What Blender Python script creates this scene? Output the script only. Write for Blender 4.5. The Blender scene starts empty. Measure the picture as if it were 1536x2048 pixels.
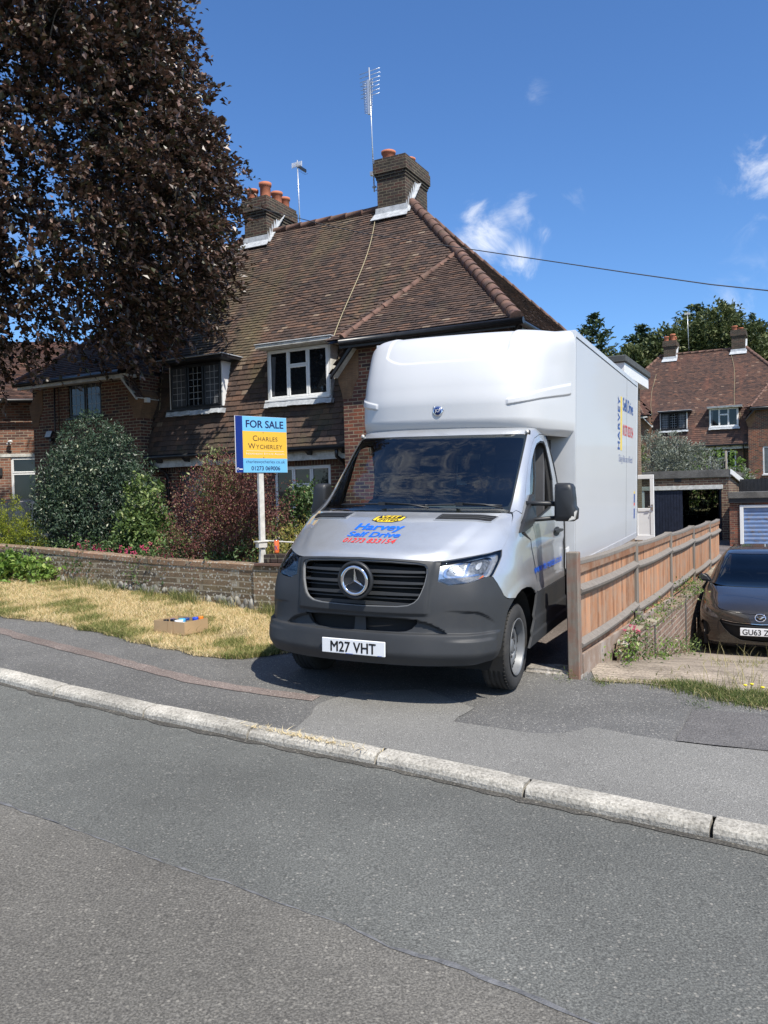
import bpy, bmesh, math, random
import numpy as np
from mathutils import Vector, Matrix
from mathutils.geometry import tessellate_polygon
R = math.radians
SC = bpy.context.scene
COL = SC.collection

# ---------------------------------------------------------------- camera
cam_d = bpy.data.cameras.new('camera')
cam = bpy.data.objects.new('camera', cam_d); COL.objects.link(cam)
cam_d.sensor_fit = 'VERTICAL'; cam_d.sensor_height = 36.0; cam_d.lens = 36.0 * 1620 / 2048
cam_d.clip_start = 0.05; cam_d.clip_end = 3000
cam.matrix_world = Matrix(((0.999688, 0.024997, 0.0, 0.0),
                           (-0.000436, 0.017447, -0.999848, 0.0),
                           (-0.024994, 0.999535, 0.017452, 1.6),
                           (0, 0, 0, 1)))
SC.camera = cam

# ---------------------------------------------------------------- sun + sky
SUN_EL = R(55); SUN_DIR = Vector((0.538 * math.cos(SUN_EL), -0.842 * math.cos(SUN_EL), math.sin(SUN_EL))).normalized()
sun_d = bpy.data.lights.new('sun', 'SUN'); sun_d.energy = 4.6; sun_d.angle = R(0.53); sun_d.color = (1.0, 0.945, 0.85)
sun = bpy.data.objects.new('sun', sun_d); COL.objects.link(sun)
sun.rotation_euler = SUN_DIR.to_track_quat('Z', 'Y').to_euler()
sun.location = (6, -8, 20)

world = bpy.data.worlds.new('World'); SC.world = world; world.use_nodes = True
wt = world.node_tree; wt.nodes.clear()
def WN(t, **kw):
    n = wt.nodes.new(t)
    for k, v in kw.items(): setattr(n, k, v)
    return n
wout = WN('ShaderNodeOutputWorld'); wbg = WN('ShaderNodeBackground')
sky = WN('ShaderNodeTexSky', sky_type='NISHITA'); sky.sun_disc = False
sky.sun_elevation = SUN_EL; sky.sun_rotation = math.atan2(SUN_DIR.x, SUN_DIR.y)
sky.altitude = 50; sky.air_density = 1.0; sky.dust_density = 0.25; sky.ozone_density = 2.5
wbg.inputs['Strength'].default_value = 0.107
# thin broken cumulus: fractal noise on the sky direction, only near a few directions
geo = WN('ShaderNodeTexCoord')
nz = WN('ShaderNodeTexNoise'); nz.inputs['Scale'].default_value = 15.0; nz.inputs['Detail'].default_value = 10.0
nz.inputs['Roughness'].default_value = 0.62; nz.inputs['Distortion'].default_value = 0.9
wt.links.new(geo.outputs['Generated'], nz.inputs['Vector'])
def sky_dir(px, py):
    if px == 'z': return Vector((-0.36, 0.09, 0.925)).normalized()
    if px == 'y': return Vector((-0.05, -0.25, 0.95)).normalized()
    v = cam.matrix_world.to_3x3() @ Vector(((px - 768) / 1620, -(py - 1024) / 1620, -1))
    return v.normalized()
acc = None
for (px, py, rad, wgt) in [(965, 480, .045, 1.0), (945, 430, .03, .85), (1045, 425, .03, .75), (1035, 520, .032, .9), (1085, 465, .018, .6), (1145, 385, .02, .4), (1075, 172, .022, .42),
                      (1530, 335, .05, .9), (1500, 610, .05, .42), (1460, 450, .03, .4), (1330, 690, .03, .7), (1240, 640, .02, .3),
                      (-500, 200, .3, .8), (2600, 100, .3, .9), ('z', 0, .42, .95), ('y', 0, .25, .9)]:
    d = WN('ShaderNodeVectorMath', operation='DISTANCE'); d.inputs[1].default_value = sky_dir(px, py)
    wt.links.new(geo.outputs['Generated'], d.inputs[0])
    mr = WN('ShaderNodeMapRange', interpolation_type='SMOOTHSTEP')
    mr.inputs['From Min'].default_value = rad * 1.7; mr.inputs['From Max'].default_value = 0.0
    mr.inputs['To Min'].default_value = 0.0; mr.inputs['To Max'].default_value = wgt
    wt.links.new(d.outputs['Value'], mr.inputs['Value'])
    if acc is None: acc = mr.outputs['Result']
    else:
        mx = WN('ShaderNodeMath', operation='MAXIMUM'); wt.links.new(acc, mx.inputs[0]); wt.links.new(mr.outputs['Result'], mx.inputs[1]); acc = mx.outputs[0]
# behind the camera the sky carries larger clouds (seen only in reflections)
sep = WN('ShaderNodeSeparateXYZ'); wt.links.new(geo.outputs['Generated'], sep.inputs[0])
bk = WN('ShaderNodeMapRange', interpolation_type='SMOOTHSTEP'); bk.inputs['From Min'].default_value = 0.1; bk.inputs['From Max'].default_value = -0.4
bk.inputs['To Max'].default_value = 0.8; wt.links.new(sep.outputs['Y'], bk.inputs['Value'])
mx = WN('ShaderNodeMath', operation='MAXIMUM'); wt.links.new(acc, mx.inputs[0]); wt.links.new(bk.outputs['Result'], mx.inputs[1]); acc = mx.outputs[0]
am = WN('ShaderNodeMath', operation='MULTIPLY'); wt.links.new(acc, am.inputs[0]); am.inputs[1].default_value = 0.30
nn = WN('ShaderNodeMath', operation='ADD'); wt.links.new(nz.outputs['Fac'], nn.inputs[0]); wt.links.new(am.outputs[0], nn.inputs[1])
cr = WN('ShaderNodeMapRange', interpolation_type='SMOOTHSTEP'); cr.inputs['From Min'].default_value = 0.62; cr.inputs['From Max'].default_value = 0.98
cr.inputs['To Max'].default_value = 0.9
wt.links.new(nn.outputs[0], cr.inputs['Value'])
cm = WN('ShaderNodeMath', operation='MULTIPLY', use_clamp=True); wt.links.new(cr.outputs['Result'], cm.inputs[0]); wt.links.new(acc, cm.inputs[1])
mixc = WN('ShaderNodeMix', data_type='RGBA'); wt.links.new(cm.outputs[0], mixc.inputs['Factor'])
hs = WN('ShaderNodeHueSaturation'); hs.inputs['Saturation'].default_value = 1.05; wt.links.new(sky.outputs['Color'], hs.inputs['Color'])
tn = WN('ShaderNodeMix', data_type='RGBA', blend_type='MULTIPLY'); tn.inputs['Factor'].default_value = 1.0; tn.inputs['B'].default_value = (0.68, 0.93, 1.22, 1); wt.links.new(hs.outputs['Color'], tn.inputs['A']); wt.links.new(tn.outputs['Result'], mixc.inputs['A']); mixc.inputs['B'].default_value = (8.4, 8.5, 8.7, 1)
wt.links.new(mixc.outputs['Result'], wbg.inputs['Color'])
wt.links.new(wbg.outputs[0], wout.inputs['Surface'])

vs_ = SC.view_settings
SC.display_settings.display_device = 'sRGB'
vs_.view_transform = 'Standard'; vs_.look = 'None'; vs_.exposure = 0.45; vs_.gamma = 1.0; vs_.use_curve_mapping = False
SC.render.engine = 'CYCLES'
SC.cycles.max_bounces = 8; SC.cycles.transparent_max_bounces = 16; SC.cycles.caustics_reflective = False; SC.cycles.caustics_refractive = False

# ---------------------------------------------------------------- materials
def new_mat(name):
    m = bpy.data.materials.new(name); m.use_nodes = True
    nt = m.node_tree; b = nt.nodes['Principled BSDF']
    return m, nt, b
def N(nt, t, **kw):
    n = nt.nodes.new(t)
    for k, v in kw.items(): setattr(n, k, v)
    return n
def c4(c): return (c[0], c[1], c[2], 1)
def ramp(nt, stops, interp='LINEAR'):
    r = N(nt, 'ShaderNodeValToRGB'); r.color_ramp.interpolation = interp
    el = r.color_ramp.elements
    while len(el) < len(stops): el.new(0.5)
    for e, (p, c) in zip(el, stops): e.position = p; e.color = c4(c)
    return r
def noise(nt, vec, scale, detail=3, rough=0.55):
    n = N(nt, 'ShaderNodeTexNoise'); n.inputs['Scale'].default_value = scale; n.inputs['Detail'].default_value = detail
    n.inputs['Roughness'].default_value = rough
    if vec is not None: nt.links.new(vec, n.inputs['Vector'])
    return n
def bump(nt, h, b, strength=0.3, dist=0.01):
    k = N(nt, 'ShaderNodeBump'); k.inputs['Strength'].default_value = strength; k.inputs['Distance'].default_value = dist
    nt.links.new(h, k.inputs['Height']); nt.links.new(k.outputs[0], b.inputs['Normal']); return k
def mix(nt, fac, a, b_, blend='MIX'):
    m = N(nt, 'ShaderNodeMix', data_type='RGBA', blend_type=blend)
    for s, v in (('Factor', fac), ('A', a), ('B', b_)):
        if isinstance(v, (int, float)): m.inputs[s].default_value = v
        elif isinstance(v, (tuple, list)): m.inputs[s].default_value = c4(v)
        else: nt.links.new(v, m.inputs[s])
    return m.outputs['Result']
def pm(name, col, rough=0.6, var=0.15, scale=6.0, bmp=0.0, metal=0.0, coat=0.0, spec=0.5, bscale=None, dirt=None):
    """plain material with a little procedural unevenness"""
    m, nt, b = new_mat(name)
    tc = N(nt, 'ShaderNodeTexCoord').outputs['Object']
    n = noise(nt, tc, scale, 4)
    lo = tuple(max(0, c * (1 - var)) for c in col); hi = tuple(min(1, c * (1 + var)) for c in col)
    r = ramp(nt, [(0.3, lo), (0.7, hi)]); nt.links.new(n.outputs['Fac'], r.inputs[0])
    out = r.outputs[0]
    if dirt:
        n2 = noise(nt, tc, dirt[1], 6, 0.7); r2 = ramp(nt, [(0.5, (0, 0, 0)), (0.72, (1, 1, 1))]); nt.links.new(n2.outputs['Fac'], r2.inputs[0])
        out = mix(nt, r2.outputs[0], out, dirt[0])
    nt.links.new(out, b.inputs['Base Color'])
    rr = N(nt, 'ShaderNodeMapRange'); rr.inputs['To Min'].default_value = max(0.02, rough * 0.85); rr.inputs['To Max'].default_value = min(1, rough * 1.15)
    nt.links.new(n.outputs['Fac'], rr.inputs['Value']); nt.links.new(rr.outputs[0], b.inputs['Roughness'])
    b.inputs['Metallic'].default_value = metal; b.inputs['Coat Weight'].default_value = coat; b.inputs['Coat Roughness'].default_value = 0.04
    b.inputs['Specular IOR Level'].default_value = spec
    if bmp: 
        nb = noise(nt, tc, bscale or scale * 6, 4, 0.6); bump(nt, nb.outputs['Fac'], b, bmp, 0.01)
    return m
def glass_mat(name, tint, refl=1.0, ior=1.55):
    m = bpy.data.materials.new(name); m.use_nodes = True; nt = m.node_tree; nt.nodes.clear()
    o = N(nt, 'ShaderNodeOutputMaterial'); t = N(nt, 'ShaderNodeBsdfTransparent'); g = N(nt, 'ShaderNodeBsdfGlossy')
    t.inputs['Color'].default_value = c4(tint); g.inputs['Roughness'].default_value = 0.0; g.inputs['Color'].default_value = (refl, refl, refl, 1)
    fr = N(nt, 'ShaderNodeFresnel'); fr.inputs['IOR'].default_value = ior
    mx = N(nt, 'ShaderNodeMixShader'); nt.links.new(fr.outputs[0], mx.inputs[0]); nt.links.new(t.outputs[0], mx.inputs[1]); nt.links.new(g.outputs[0], mx.inputs[2])
    nt.links.new(mx.outputs[0], o.inputs[0]); return m
def brick_mat(name, pal, mortar=(0.30, 0.26, 0.19), w=0.225, h=0.075, ms=0.010, vertical=False, dirt=(0.05, 0.045, 0.04), dirt_amt=0.5, spots=None, warp=0.004):
    m, nt, b = new_mat(name)
    tc = N(nt, 'ShaderNodeTexCoord').outputs['Object']
    sp = N(nt, 'ShaderNodeSeparateXYZ'); nt.links.new(tc, sp.inputs[0])
    ad = N(nt, 'ShaderNodeMath', operation='ADD'); nt.links.new(sp.outputs['X'], ad.inputs[0]); nt.links.new(sp.outputs['Y'], ad.inputs[1])
    cb = N(nt, 'ShaderNodeCombineXYZ')
    nt.links.new(ad.outputs[0], cb.inputs['Y' if vertical else 'X']); nt.links.new(sp.outputs['Z'], cb.inputs['X' if vertical else 'Y'])
    wn = noise(nt, tc, 9, 2); va = N(nt, 'ShaderNodeVectorMath', operation='MULTIPLY_ADD')
    nt.links.new(wn.outputs['Color'], va.inputs[0]); va.inputs[1].default_value = (warp * 2,) * 3; nt.links.new(cb.outputs[0], va.inputs[2])
    br = N(nt, 'ShaderNodeTexBrick'); nt.links.new(va.outputs[0], br.inputs['Vector'])
    br.inputs['Scale'].default_value = 1; br.inputs['Brick Width'].default_value = w; br.inputs['Row Height'].default_value = h
    br.inputs['Mortar Size'].default_value = ms; br.inputs['Mortar Smooth'].default_value = 0.25
    br.inputs['Color1'].default_value = (0, 0, 0, 1); br.inputs['Color2'].default_value = (1, 1, 1, 1); br.inputs['Mortar'].default_value = (0.5, 0.5, 0.5, 1)
    n = len(pal); rp = ramp(nt, [((i + 0.5) / n, p) for i, p in enumerate(pal)])
    nt.links.new(br.outputs['Color'], rp.inputs[0])
    fine = noise(nt, tc, 45, 5, 0.7); fr = ramp(nt, [(0.25, (0.62,) * 3), (0.75, (1.3,) * 3)]); nt.links.new(fine.outputs['Fac'], fr.inputs[0])
    body = mix(nt, 1.0, rp.outputs[0], fr.outputs[0], 'MULTIPLY')
    mn = noise(nt, tc, 3, 3); mr_ = ramp(nt, [(0.3, tuple(c * 0.75 for c in mortar)), (0.7, tuple(min(1, c * 1.2) for c in mortar))]); nt.links.new(mn.outputs['Fac'], mr_.inputs[0])
    col = mix(nt, br.outputs['Fac'], body, mr_.outputs[0])
    dn = noise(nt, tc, 1.3, 5, 0.65); dr = ramp(nt, [(0.48, (0, 0, 0)), (0.75, (dirt_amt,) * 3)]); nt.links.new(dn.outputs['Fac'], dr.inputs[0])
    col = mix(nt, dr.outputs[0], col, dirt)
    if spots:
        vo = N(nt, 'ShaderNodeTexVoronoi'); vo.inputs['Scale'].default_value = spots[1]; nt.links.new(tc, vo.inputs['Vector'])
        sn = noise(nt, tc, 2.2, 3); 
        s2 = N(nt, 'ShaderNodeMath', operation='MULTIPLY_ADD'); nt.links.new(sn.outputs['Fac'], s2.inputs[0]); s2.inputs[1].default_value = -0.55; nt.links.new(vo.outputs['Distance'], s2.inputs[2])
        sr = ramp(nt, [(0.0, (1, 1, 1)), (0.06, (0, 0, 0))]); nt.links.new(s2.outputs[0], sr.inputs[0])
        col = mix(nt, sr.outputs[0], col, spots[0])
    nt.links.new(col, b.inputs['Base Color']); b.inputs['Roughness'].default_value = 0.88; b.inputs['Specular IOR Level'].default_value = 0.25
    iv = N(nt, 'ShaderNodeMath', operation='MULTIPLY_ADD'); nt.links.new(br.outputs['Fac'], iv.inputs[0]); iv.inputs[1].default_value = -1.0
    nt.links.new(fine.outputs['Fac'], iv.inputs[2]); bump(nt, iv.outputs[0], b, 0.6, 0.008)
    return m
def attr_mat(name, stops, rough=0.6, trans=0.0, spec=0.4, moss=None, streak=None, fine=None, tscale=None):
    """colour picked by the per-face value 'rnd'"""
    m, nt, b = new_mat(name)
    at = N(nt, 'ShaderNodeAttribute', attribute_name='rnd')
    r = ramp(nt, stops); nt.links.new(at.outputs['Fac'], r.inputs[0]); col = r.outputs[0]
    tc = N(nt, 'ShaderNodeTexCoord').outputs['Object']
    if fine:
        fn = noise(nt, tc, fine, 4, 0.7); fr = ramp(nt, [(0.25, (0.6,) * 3), (0.75, (1.35,) * 3)]); nt.links.new(fn.outputs['Fac'], fr.inputs[0])
        col = mix(nt, 1.0, col, fr.outputs[0], 'MULTIPLY')
    if moss:   # patchy lichen that follows its own shapes: (colour, scale vector, lo, hi, amount)
        for (mc, sv, lo, hi, amt) in moss:
            mp = N(nt, 'ShaderNodeMapping'); mp.inputs['Scale'].default_value = sv; nt.links.new(tc, mp.inputs[0])
            mn = noise(nt, mp.outputs[0], 1.0, 6, 0.65); mr_ = ramp(nt, [(lo, (0, 0, 0)), (hi, (amt,) * 3)]); nt.links.new(mn.outputs['Fac'], mr_.inputs[0])
            col = mix(nt, mr_.outputs[0], col, mc)
    nt.links.new(col, b.inputs['Base Color']); b.inputs['Roughness'].default_value = rough; b.inputs['Specular IOR Level'].default_value = spec
    if trans:
        tr = N(nt, 'ShaderNodeBsdfTranslucent'); nt.links.new(col, tr.inputs['Color'])
        mx = N(nt, 'ShaderNodeMixShader'); mx.inputs[0].default_value = trans
        nt.links.new(b.outputs[0], mx.inputs[1]); nt.links.new(tr.outputs[0], mx.inputs[2])
        nt.links.new(mx.outputs[0], nt.nodes['Material Output'].inputs['Surface'])
    return m
def asphalt_mat(name, base, stone, tint2, grain=150, stones=0.5, bmp=0.5, big=0.5, mottle=0.35):
    m, nt, b = new_mat(name)
    tc = N(nt, 'ShaderNodeTexCoord').outputs['Object']
    f1 = noise(nt, tc, grain, 3, 0.7); r1 = ramp(nt, [(0.30, tuple(c * 0.42 for c in base)), (0.5, base), (0.66, tuple(c * 1.75 for c in base))]); nt.links.new(f1.outputs['Fac'], r1.inputs[0])
    vo = N(nt, 'ShaderNodeTexVoronoi'); vo.inputs['Scale'].default_value = grain * 0.62; nt.links.new(tc, vo.inputs['Vector'])
    sv = N(nt, 'ShaderNodeSeparateColor'); nt.links.new(vo.outputs['Color'], sv.inputs[0])
    sr = ramp(nt, [(1 - stones * 0.22, (0, 0, 0)), (1 - stones * 0.22 + 0.02, (1, 1, 1))]); nt.links.new(sv.outputs[0], sr.inputs[0])
    dd = ramp(nt, [(0.35, (1, 1, 1)), (0.5, (0, 0, 0))]); nt.links.new(vo.outputs['Distance'], dd.inputs[0])
    ms = mix(nt, 1.0, sr.outputs[0], dd.outputs[0], 'MULTIPLY')
    sc_ = mix(nt, sv.outputs[1], stone, tuple(c * 0.55 for c in stone))
    col = mix(nt, ms, r1.outputs[0], sc_)
    bn = noise(nt, tc, big, 6, 0.62); br = ramp(nt, [(0.32, (1 - mottle,) * 3), (0.68, (1 + mottle * 0.55,) * 3)]); nt.links.new(bn.outputs['Fac'], br.inputs[0])
    col = mix(nt, 1.0, col, br.outputs[0], 'MULTIPLY')
    b2 = noise(nt, tc, 5.0, 5, 0.7); b2r = ramp(nt, [(0.55, (0, 0, 0)), (0.8, (0.5,) * 3)]); nt.links.new(b2.outputs['Fac'], b2r.inputs[0])
    col = mix(nt, b2r.outputs[0], col, tint2)
    nt.links.new(col, b.inputs['Base Color']); b.inputs['Roughness'].default_value = 0.82; b.inputs['Specular IOR Level'].default_value = 0.35
    hh = N(nt, 'ShaderNodeMath', operation='ADD'); nt.links.new(f1.outputs['Fac'], hh.inputs[0]); nt.links.new(vo.outputs['Distance'], hh.inputs[1])
    bump(nt, hh.outputs[0], b, bmp, 0.006)
    return m

# ---------------------------------------------------------------- object helpers
def link(name, me, mat=None, parent=None, mw=None):
    o = bpy.data.objects.new(name, me); COL.objects.link(o)
    if me is not None and mat is not None:
        for x in (mat if isinstance(mat, (list, tuple)) else [mat]): me.materials.append(x)
    if parent is not None: o.parent = parent
    if mw is not None: o.matrix_basis = mw
    return o
def tag(o, label=None, cat=None, group=None, kind=None):
    if label: o['label'] = label
    if cat: o['category'] = cat
    if group: o['group'] = group
    if kind: o['kind'] = kind
    return o
def thing(name, label, cat, loc=(0, 0, 0), rz=0.0, group=None, mw=None):
    o = bpy.data.objects.new(name, None); COL.objects.link(o); o.empty_display_size = 0.2
    if mw is not None: o.matrix_basis = mw
    else: o.location = loc; o.rotation_euler = (0, 0, rz)
    return tag(o, label, cat, group)
class MB:
    """collects primitives, builds one mesh"""
    def __init__(s): s.v = []; s.f = []; s.sm = []
    def add(s, vs, fs, smooth=False):
        k = len(s.v); s.v += [tuple(p) for p in vs]; s.f += [tuple(i + k for i in f) for f in fs]; s.sm += [smooth] * len(fs); return s
    def box(s, x0, x1, y0, y1, z0, z1, m=None):
        vs = [Vector((x, y, z)) for z in (z0, z1) for y in (y0, y1) for x in (x0, x1)]
        if m is not None: vs = [m @ p for p in vs]
        return s.add(vs, [(0, 2, 3, 1), (4, 5, 7, 6), (0, 1, 5, 4), (2, 6, 7, 3), (0, 4, 6, 2), (1, 3, 7, 5)])
    def quad(s, a, b, c, d): return s.add([a, b, c, d], [(0, 1, 2, 3)])
    def prism(s, pts, d):
        """polygon (3-D points) swept by vector d"""
        n = len(pts); d = Vector(d); P = [Vector(p) for p in pts]
        return s.add(P + [p + d for p in P], [tuple(range(n))[::-1], tuple(range(n, 2 * n))] + [(i, (i + 1) % n, n + (i + 1) % n, n + i) for i in range(n)])
    def tube(s, pts, r, n=8, cap=True, smooth=True):
        P = [Vector(p) for p in pts]; rs = r if isinstance(r, (list, tuple)) else [r] * len(P)
        k = len(s.v); up = Vector((0, 0, 1))
        for i, p in enumerate(P):
            t = (P[min(i + 1, len(P) - 1)] - P[max(i - 1, 0)]).normalized()
            a = t.cross(up)
            if a.length < 1e-3: a = t.cross(Vector((1, 0, 0)))
            a.normalize(); b_ = t.cross(a)
            for j in range(n):
                an = 2 * math.pi * j / n; s.v.append(tuple(p + (a * math.cos(an) + b_ * math.sin(an)) * rs[i]))
        for i in range(len(P) - 1):
            for j in range(n):
                s.f.append((k + i * n + j, k + i * n + (j + 1) % n, k + (i + 1) * n + (j + 1) % n, k + (i + 1) * n + j)); s.sm.append(smooth)
        if cap:
            s.f.append(tuple(k + j for j in range(n))); s.sm.append(False); s.f.append(tuple(k + (len(P) - 1) * n + j for j in range(n))[::-1]); s.sm.append(False)
        return s
    def lathe(s, prof, n=24, m=None, smooth=True, close=False):
        """prof: (r, z) about local z"""
        k = len(s.v)
        for (r_, z_) in prof:
            for j in range(n):
                a = 2 * math.pi * j / n; p = Vector((r_ * math.cos(a), r_ * math.sin(a), z_)); s.v.append(tuple(m @ p if m is not None else p))
        L = len(prof)
        for i in range(L - 1):
            for j in range(n):
                s.f.append((k + i * n + j, k + i * n + (j + 1) % n, k + (i + 1) * n + (j + 1) % n, k + (i + 1) * n + j)); s.sm.append(smooth)
        if close:
            s.f.append(tuple(k + j for j in range(n))[::-1]); s.sm.append(False); s.f.append(tuple(k + (L - 1) * n + j for j in range(n))); s.sm.append(False)
        return s
    def mesh(s, name):
        me = bpy.data.meshes.new(name); me.from_pydata(s.v, [], s.f)
        me.polygons.foreach_set('use_smooth', s.sm); me.update(); return me
    def build(s, name, mat, parent=None, bevel=0.0, seg=2, fixn=True, mw=None):
        me = s.mesh(name)
        if fixn or bevel:
            bm = bmesh.new(); bm.from_mesh(me)
            if fixn: bmesh.ops.recalc_face_normals(bm, faces=bm.faces)
            if bevel: bmesh.ops.bevel(bm, geom=[e for e in bm.edges if len(e.link_faces) == 2 and e.calc_face_angle(0) > 0.6], offset=bevel, segments=seg, affect='EDGES', clamp_overlap=True)
            bm.to_mesh(me); bm.free()
        return link(name, me, mat, parent, mw)
def np_mesh(name, V, F, rnd=None, smooth=False, mats=None, uniform=4):
    me = bpy.data.meshes.new(name); nv = len(V); nf = len(F)
    me.vertices.add(nv); me.vertices.foreach_set('co', np.asarray(V, np.float32).ravel())
    me.loops.add(nf * uniform); me.loops.foreach_set('vertex_index', np.asarray(F, np.int32).ravel())
    me.polygons.add(nf); me.polygons.foreach_set('loop_start', np.arange(0, nf * uniform, uniform, dtype=np.int32))
    me.polygons.foreach_set('use_smooth', np.full(nf, smooth))
    me.update(calc_edges=True)
    if rnd is not None:
        a = me.attributes.new('rnd', 'FLOAT', 'FACE'); a.data.foreach_set('value', np.asarray(rnd, np.float32))
    me.validate(); return me
_txt = {}
def text2d(s, bold=0.0, spacing=1.0, shear=0.0, heavy=True):
    """triangulated text, cap height 1, centred on x: (verts (n,2), faces)"""
    key = (s, bold, spacing, shear)
    if key in _txt: return _txt[key]
    cu = bpy.data.curves.new('lettering', 'FONT'); cu.body = s; cu.size = 1.0; cu.offset = bold; cu.space_character = spacing; cu.shear = shear
    cu.resolution_u = 5; cu.fill_mode = 'FRONT'
    fat = max(0.0, bold); cu.offset = min(bold, 0.0)
    o = bpy.data.objects.new('lettering', cu); COL.objects.link(o)
    dg = bpy.context.evaluated_depsgraph_get(); me = bpy.data.meshes.new_from_object(o.evaluated_get(dg))
    v = np.array([p.co[:2] for p in me.vertices]); f = [tuple(p.vertices) for p in me.polygons]
    bpy.data.objects.remove(o); bpy.data.curves.remove(cu); bpy.data.meshes.remove(me)
    v[:, 0] -= (v[:, 0].min() + v[:, 0].max()) / 2
    v = np.c_[v / 0.72, np.zeros(len(v))]
    if fat > 0.004 and heavy:      # heavier letters: the same outlines set side by side, each a hair above the last
        k = fat * 1.1; n = len(v); f0 = list(f); lay = [(-k, 0, 0), (k, 0, 1), (0, k * .5, 2), (0, -k * .5, 3)]
        v = np.concatenate([v + l for l in lay]); f = [tuple(i + n * j for i in q) for j in range(4) for q in f0]
    _txt[key] = (v, f); return _txt[key]
def text_on(name, s, width, height, org, ex, ey, en, mat, parent, bold=0.02, spacing=1.0, off=0.0012, shear=0.0):
    """lettering laid on a flat face: width fits the line, height is the cap height"""
    v, f = text2d(s, bold, spacing, shear)
    sx = width / (v[:, 0].max() - v[:, 0].min())
    org, ex, ey, en = Vector(org), Vector(ex).normalized(), Vector(ey).normalized(), Vector(en).normalized()
    me = bpy.data.meshes.new(name)
    me.from_pydata([tuple(org + ex * (p[0] * sx) + ey * (p[1] * height) + en * (off + p[2] * 0.00025)) for p in v], [], f); me.update()
    return link(name, me, mat, parent)
def lerp(a, b, t): return a + (b - a) * t
def sstep(a, b, x):
    t = np.clip((np.asarray(x, float) - a) / (b - a), 0, 1); return t * t * (3 - 2 * t)

# house frame: x along the facade to the viewer's right, y away from the street
HO = Vector((-0.7796, 16.8, 0.0)); HA = R(27.5)
HU = Vector((math.cos(HA), -math.sin(HA), 0)); HV = Vector((math.sin(HA), math.cos(HA), 0))
HM = Matrix.Translation(HO) @ Matrix.Rotation(-HA, 4, 'Z')
def Hw(u, v, z): return HO + HU * u + HV * v + Vector((0, 0, z))
def toH(x, y): d = Vector((x, y, 0)) - Vector((HO.x, HO.y, 0)); return d.dot(HU), d.dot(HV)
# ================================================================ ground, road, pavement
rng = np.random.default_rng(7)
def in_poly(px, py, loop):
    px = np.asarray(px); py = np.asarray(py); c = np.zeros(px.shape, bool); n = len(loop)
    for i in range(n):
        x1, y1 = loop[i]; x2, y2 = loop[(i + 1) % n]
        k = ((y1 > py) != (y2 > py)) & (px < (x2 - x1) * (py - y1) / ((y2 - y1) + 1e-12) + x1); c ^= k
    return c
def T(x, y):
    """pavement, verge and drive level"""
    return -0.05 * np.asarray(x, float) + 0.062 + 0.11 * sstep(7.0, 10.5, np.asarray(y, float) + 0.35 * np.asarray(x, float))
def hV(x, y): return (np.asarray(x) - HO.x) * HV.x + (np.asarray(y) - HO.y) * HV.y
def hU(x, y): return (np.asarray(x) - HO.x) * HU.x + (np.asarray(y) - HO.y) * HU.y
def T2(x, y):
    """the lower drive on the right"""
    return np.minimum(T(x, y) + 0.0, np.maximum(-0.05 - 0.16 * (hV(x, y) + 6.6), -0.86))
def TG(x, y):
    v = hV(x, y); return 0.42 - 0.40 * sstep(-6.0, -1.0, v) + 0.02 * np.sin(3 * np.asarray(x)) * np.sin(2.3 * np.asarray(y))
def drape(name, loop, zf, mat, step=0.5, off=0.0, kind='structure', uneven=0.0):
    bm = bmesh.new(); vs = [bm.verts.new((x, y, 0)) for x, y in loop]; bm.faces.new(vs)
    xs = [p[0] for p in loop]; ys = [p[1] for p in loop]
    for ax, lo, hi in ((0, min(xs), max(xs)), (1, min(ys), max(ys))):
        n = max(1, int((hi - lo) / step))
        for i in range(1, n):
            c = lo + (hi - lo) * i / n; co = (c, 0, 0) if ax == 0 else (0, c, 0); no = (1, 0, 0) if ax == 0 else (0, 1, 0)
            bmesh.ops.bisect_plane(bm, geom=bm.verts[:] + bm.edges[:] + bm.faces[:], plane_co=co, plane_no=no, dist=1e-5)
    for v in bm.verts:
        v.co.z = float(zf(v.co.x, v.co.y)) + off + (uneven * math.sin(v.co.x * 3.1 + 1) * math.sin(v.co.y * 2.7) if uneven else 0)
    bmesh.ops.recalc_face_normals(bm, faces=bm.faces)
    if sum(f.normal.z for f in bm.faces) < 0: bmesh.ops.reverse_faces(bm, faces=bm.faces)
    me = bpy.data.meshes.new(name); bm.to_mesh(me); bm.free()
    for p in me.polygons: p.use_smooth = True
    o = link(name, me, mat); 
    if kind: o['kind'] = kind
    return o
def wob(loop, step=0.12, amp=0.02, seed=0, closed=True):
    """roughen an outline"""
    r = random.Random(seed); out = []
    n = len(loop)
    for i in range(n if closed else n - 1):
        a = Vector(loop[i]); b = Vector(loop[(i + 1) % n]); L = (b - a).length; k = max(1, int(L / step)) if L < 12 else 1
        for j in range(k):
            p = a.lerp(b, j / k); out.append((p.x + r.uniform(-amp, amp), p.y + r.uniform(-amp, amp)))
    if not closed: out.append(loop[-1])
    return out

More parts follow.
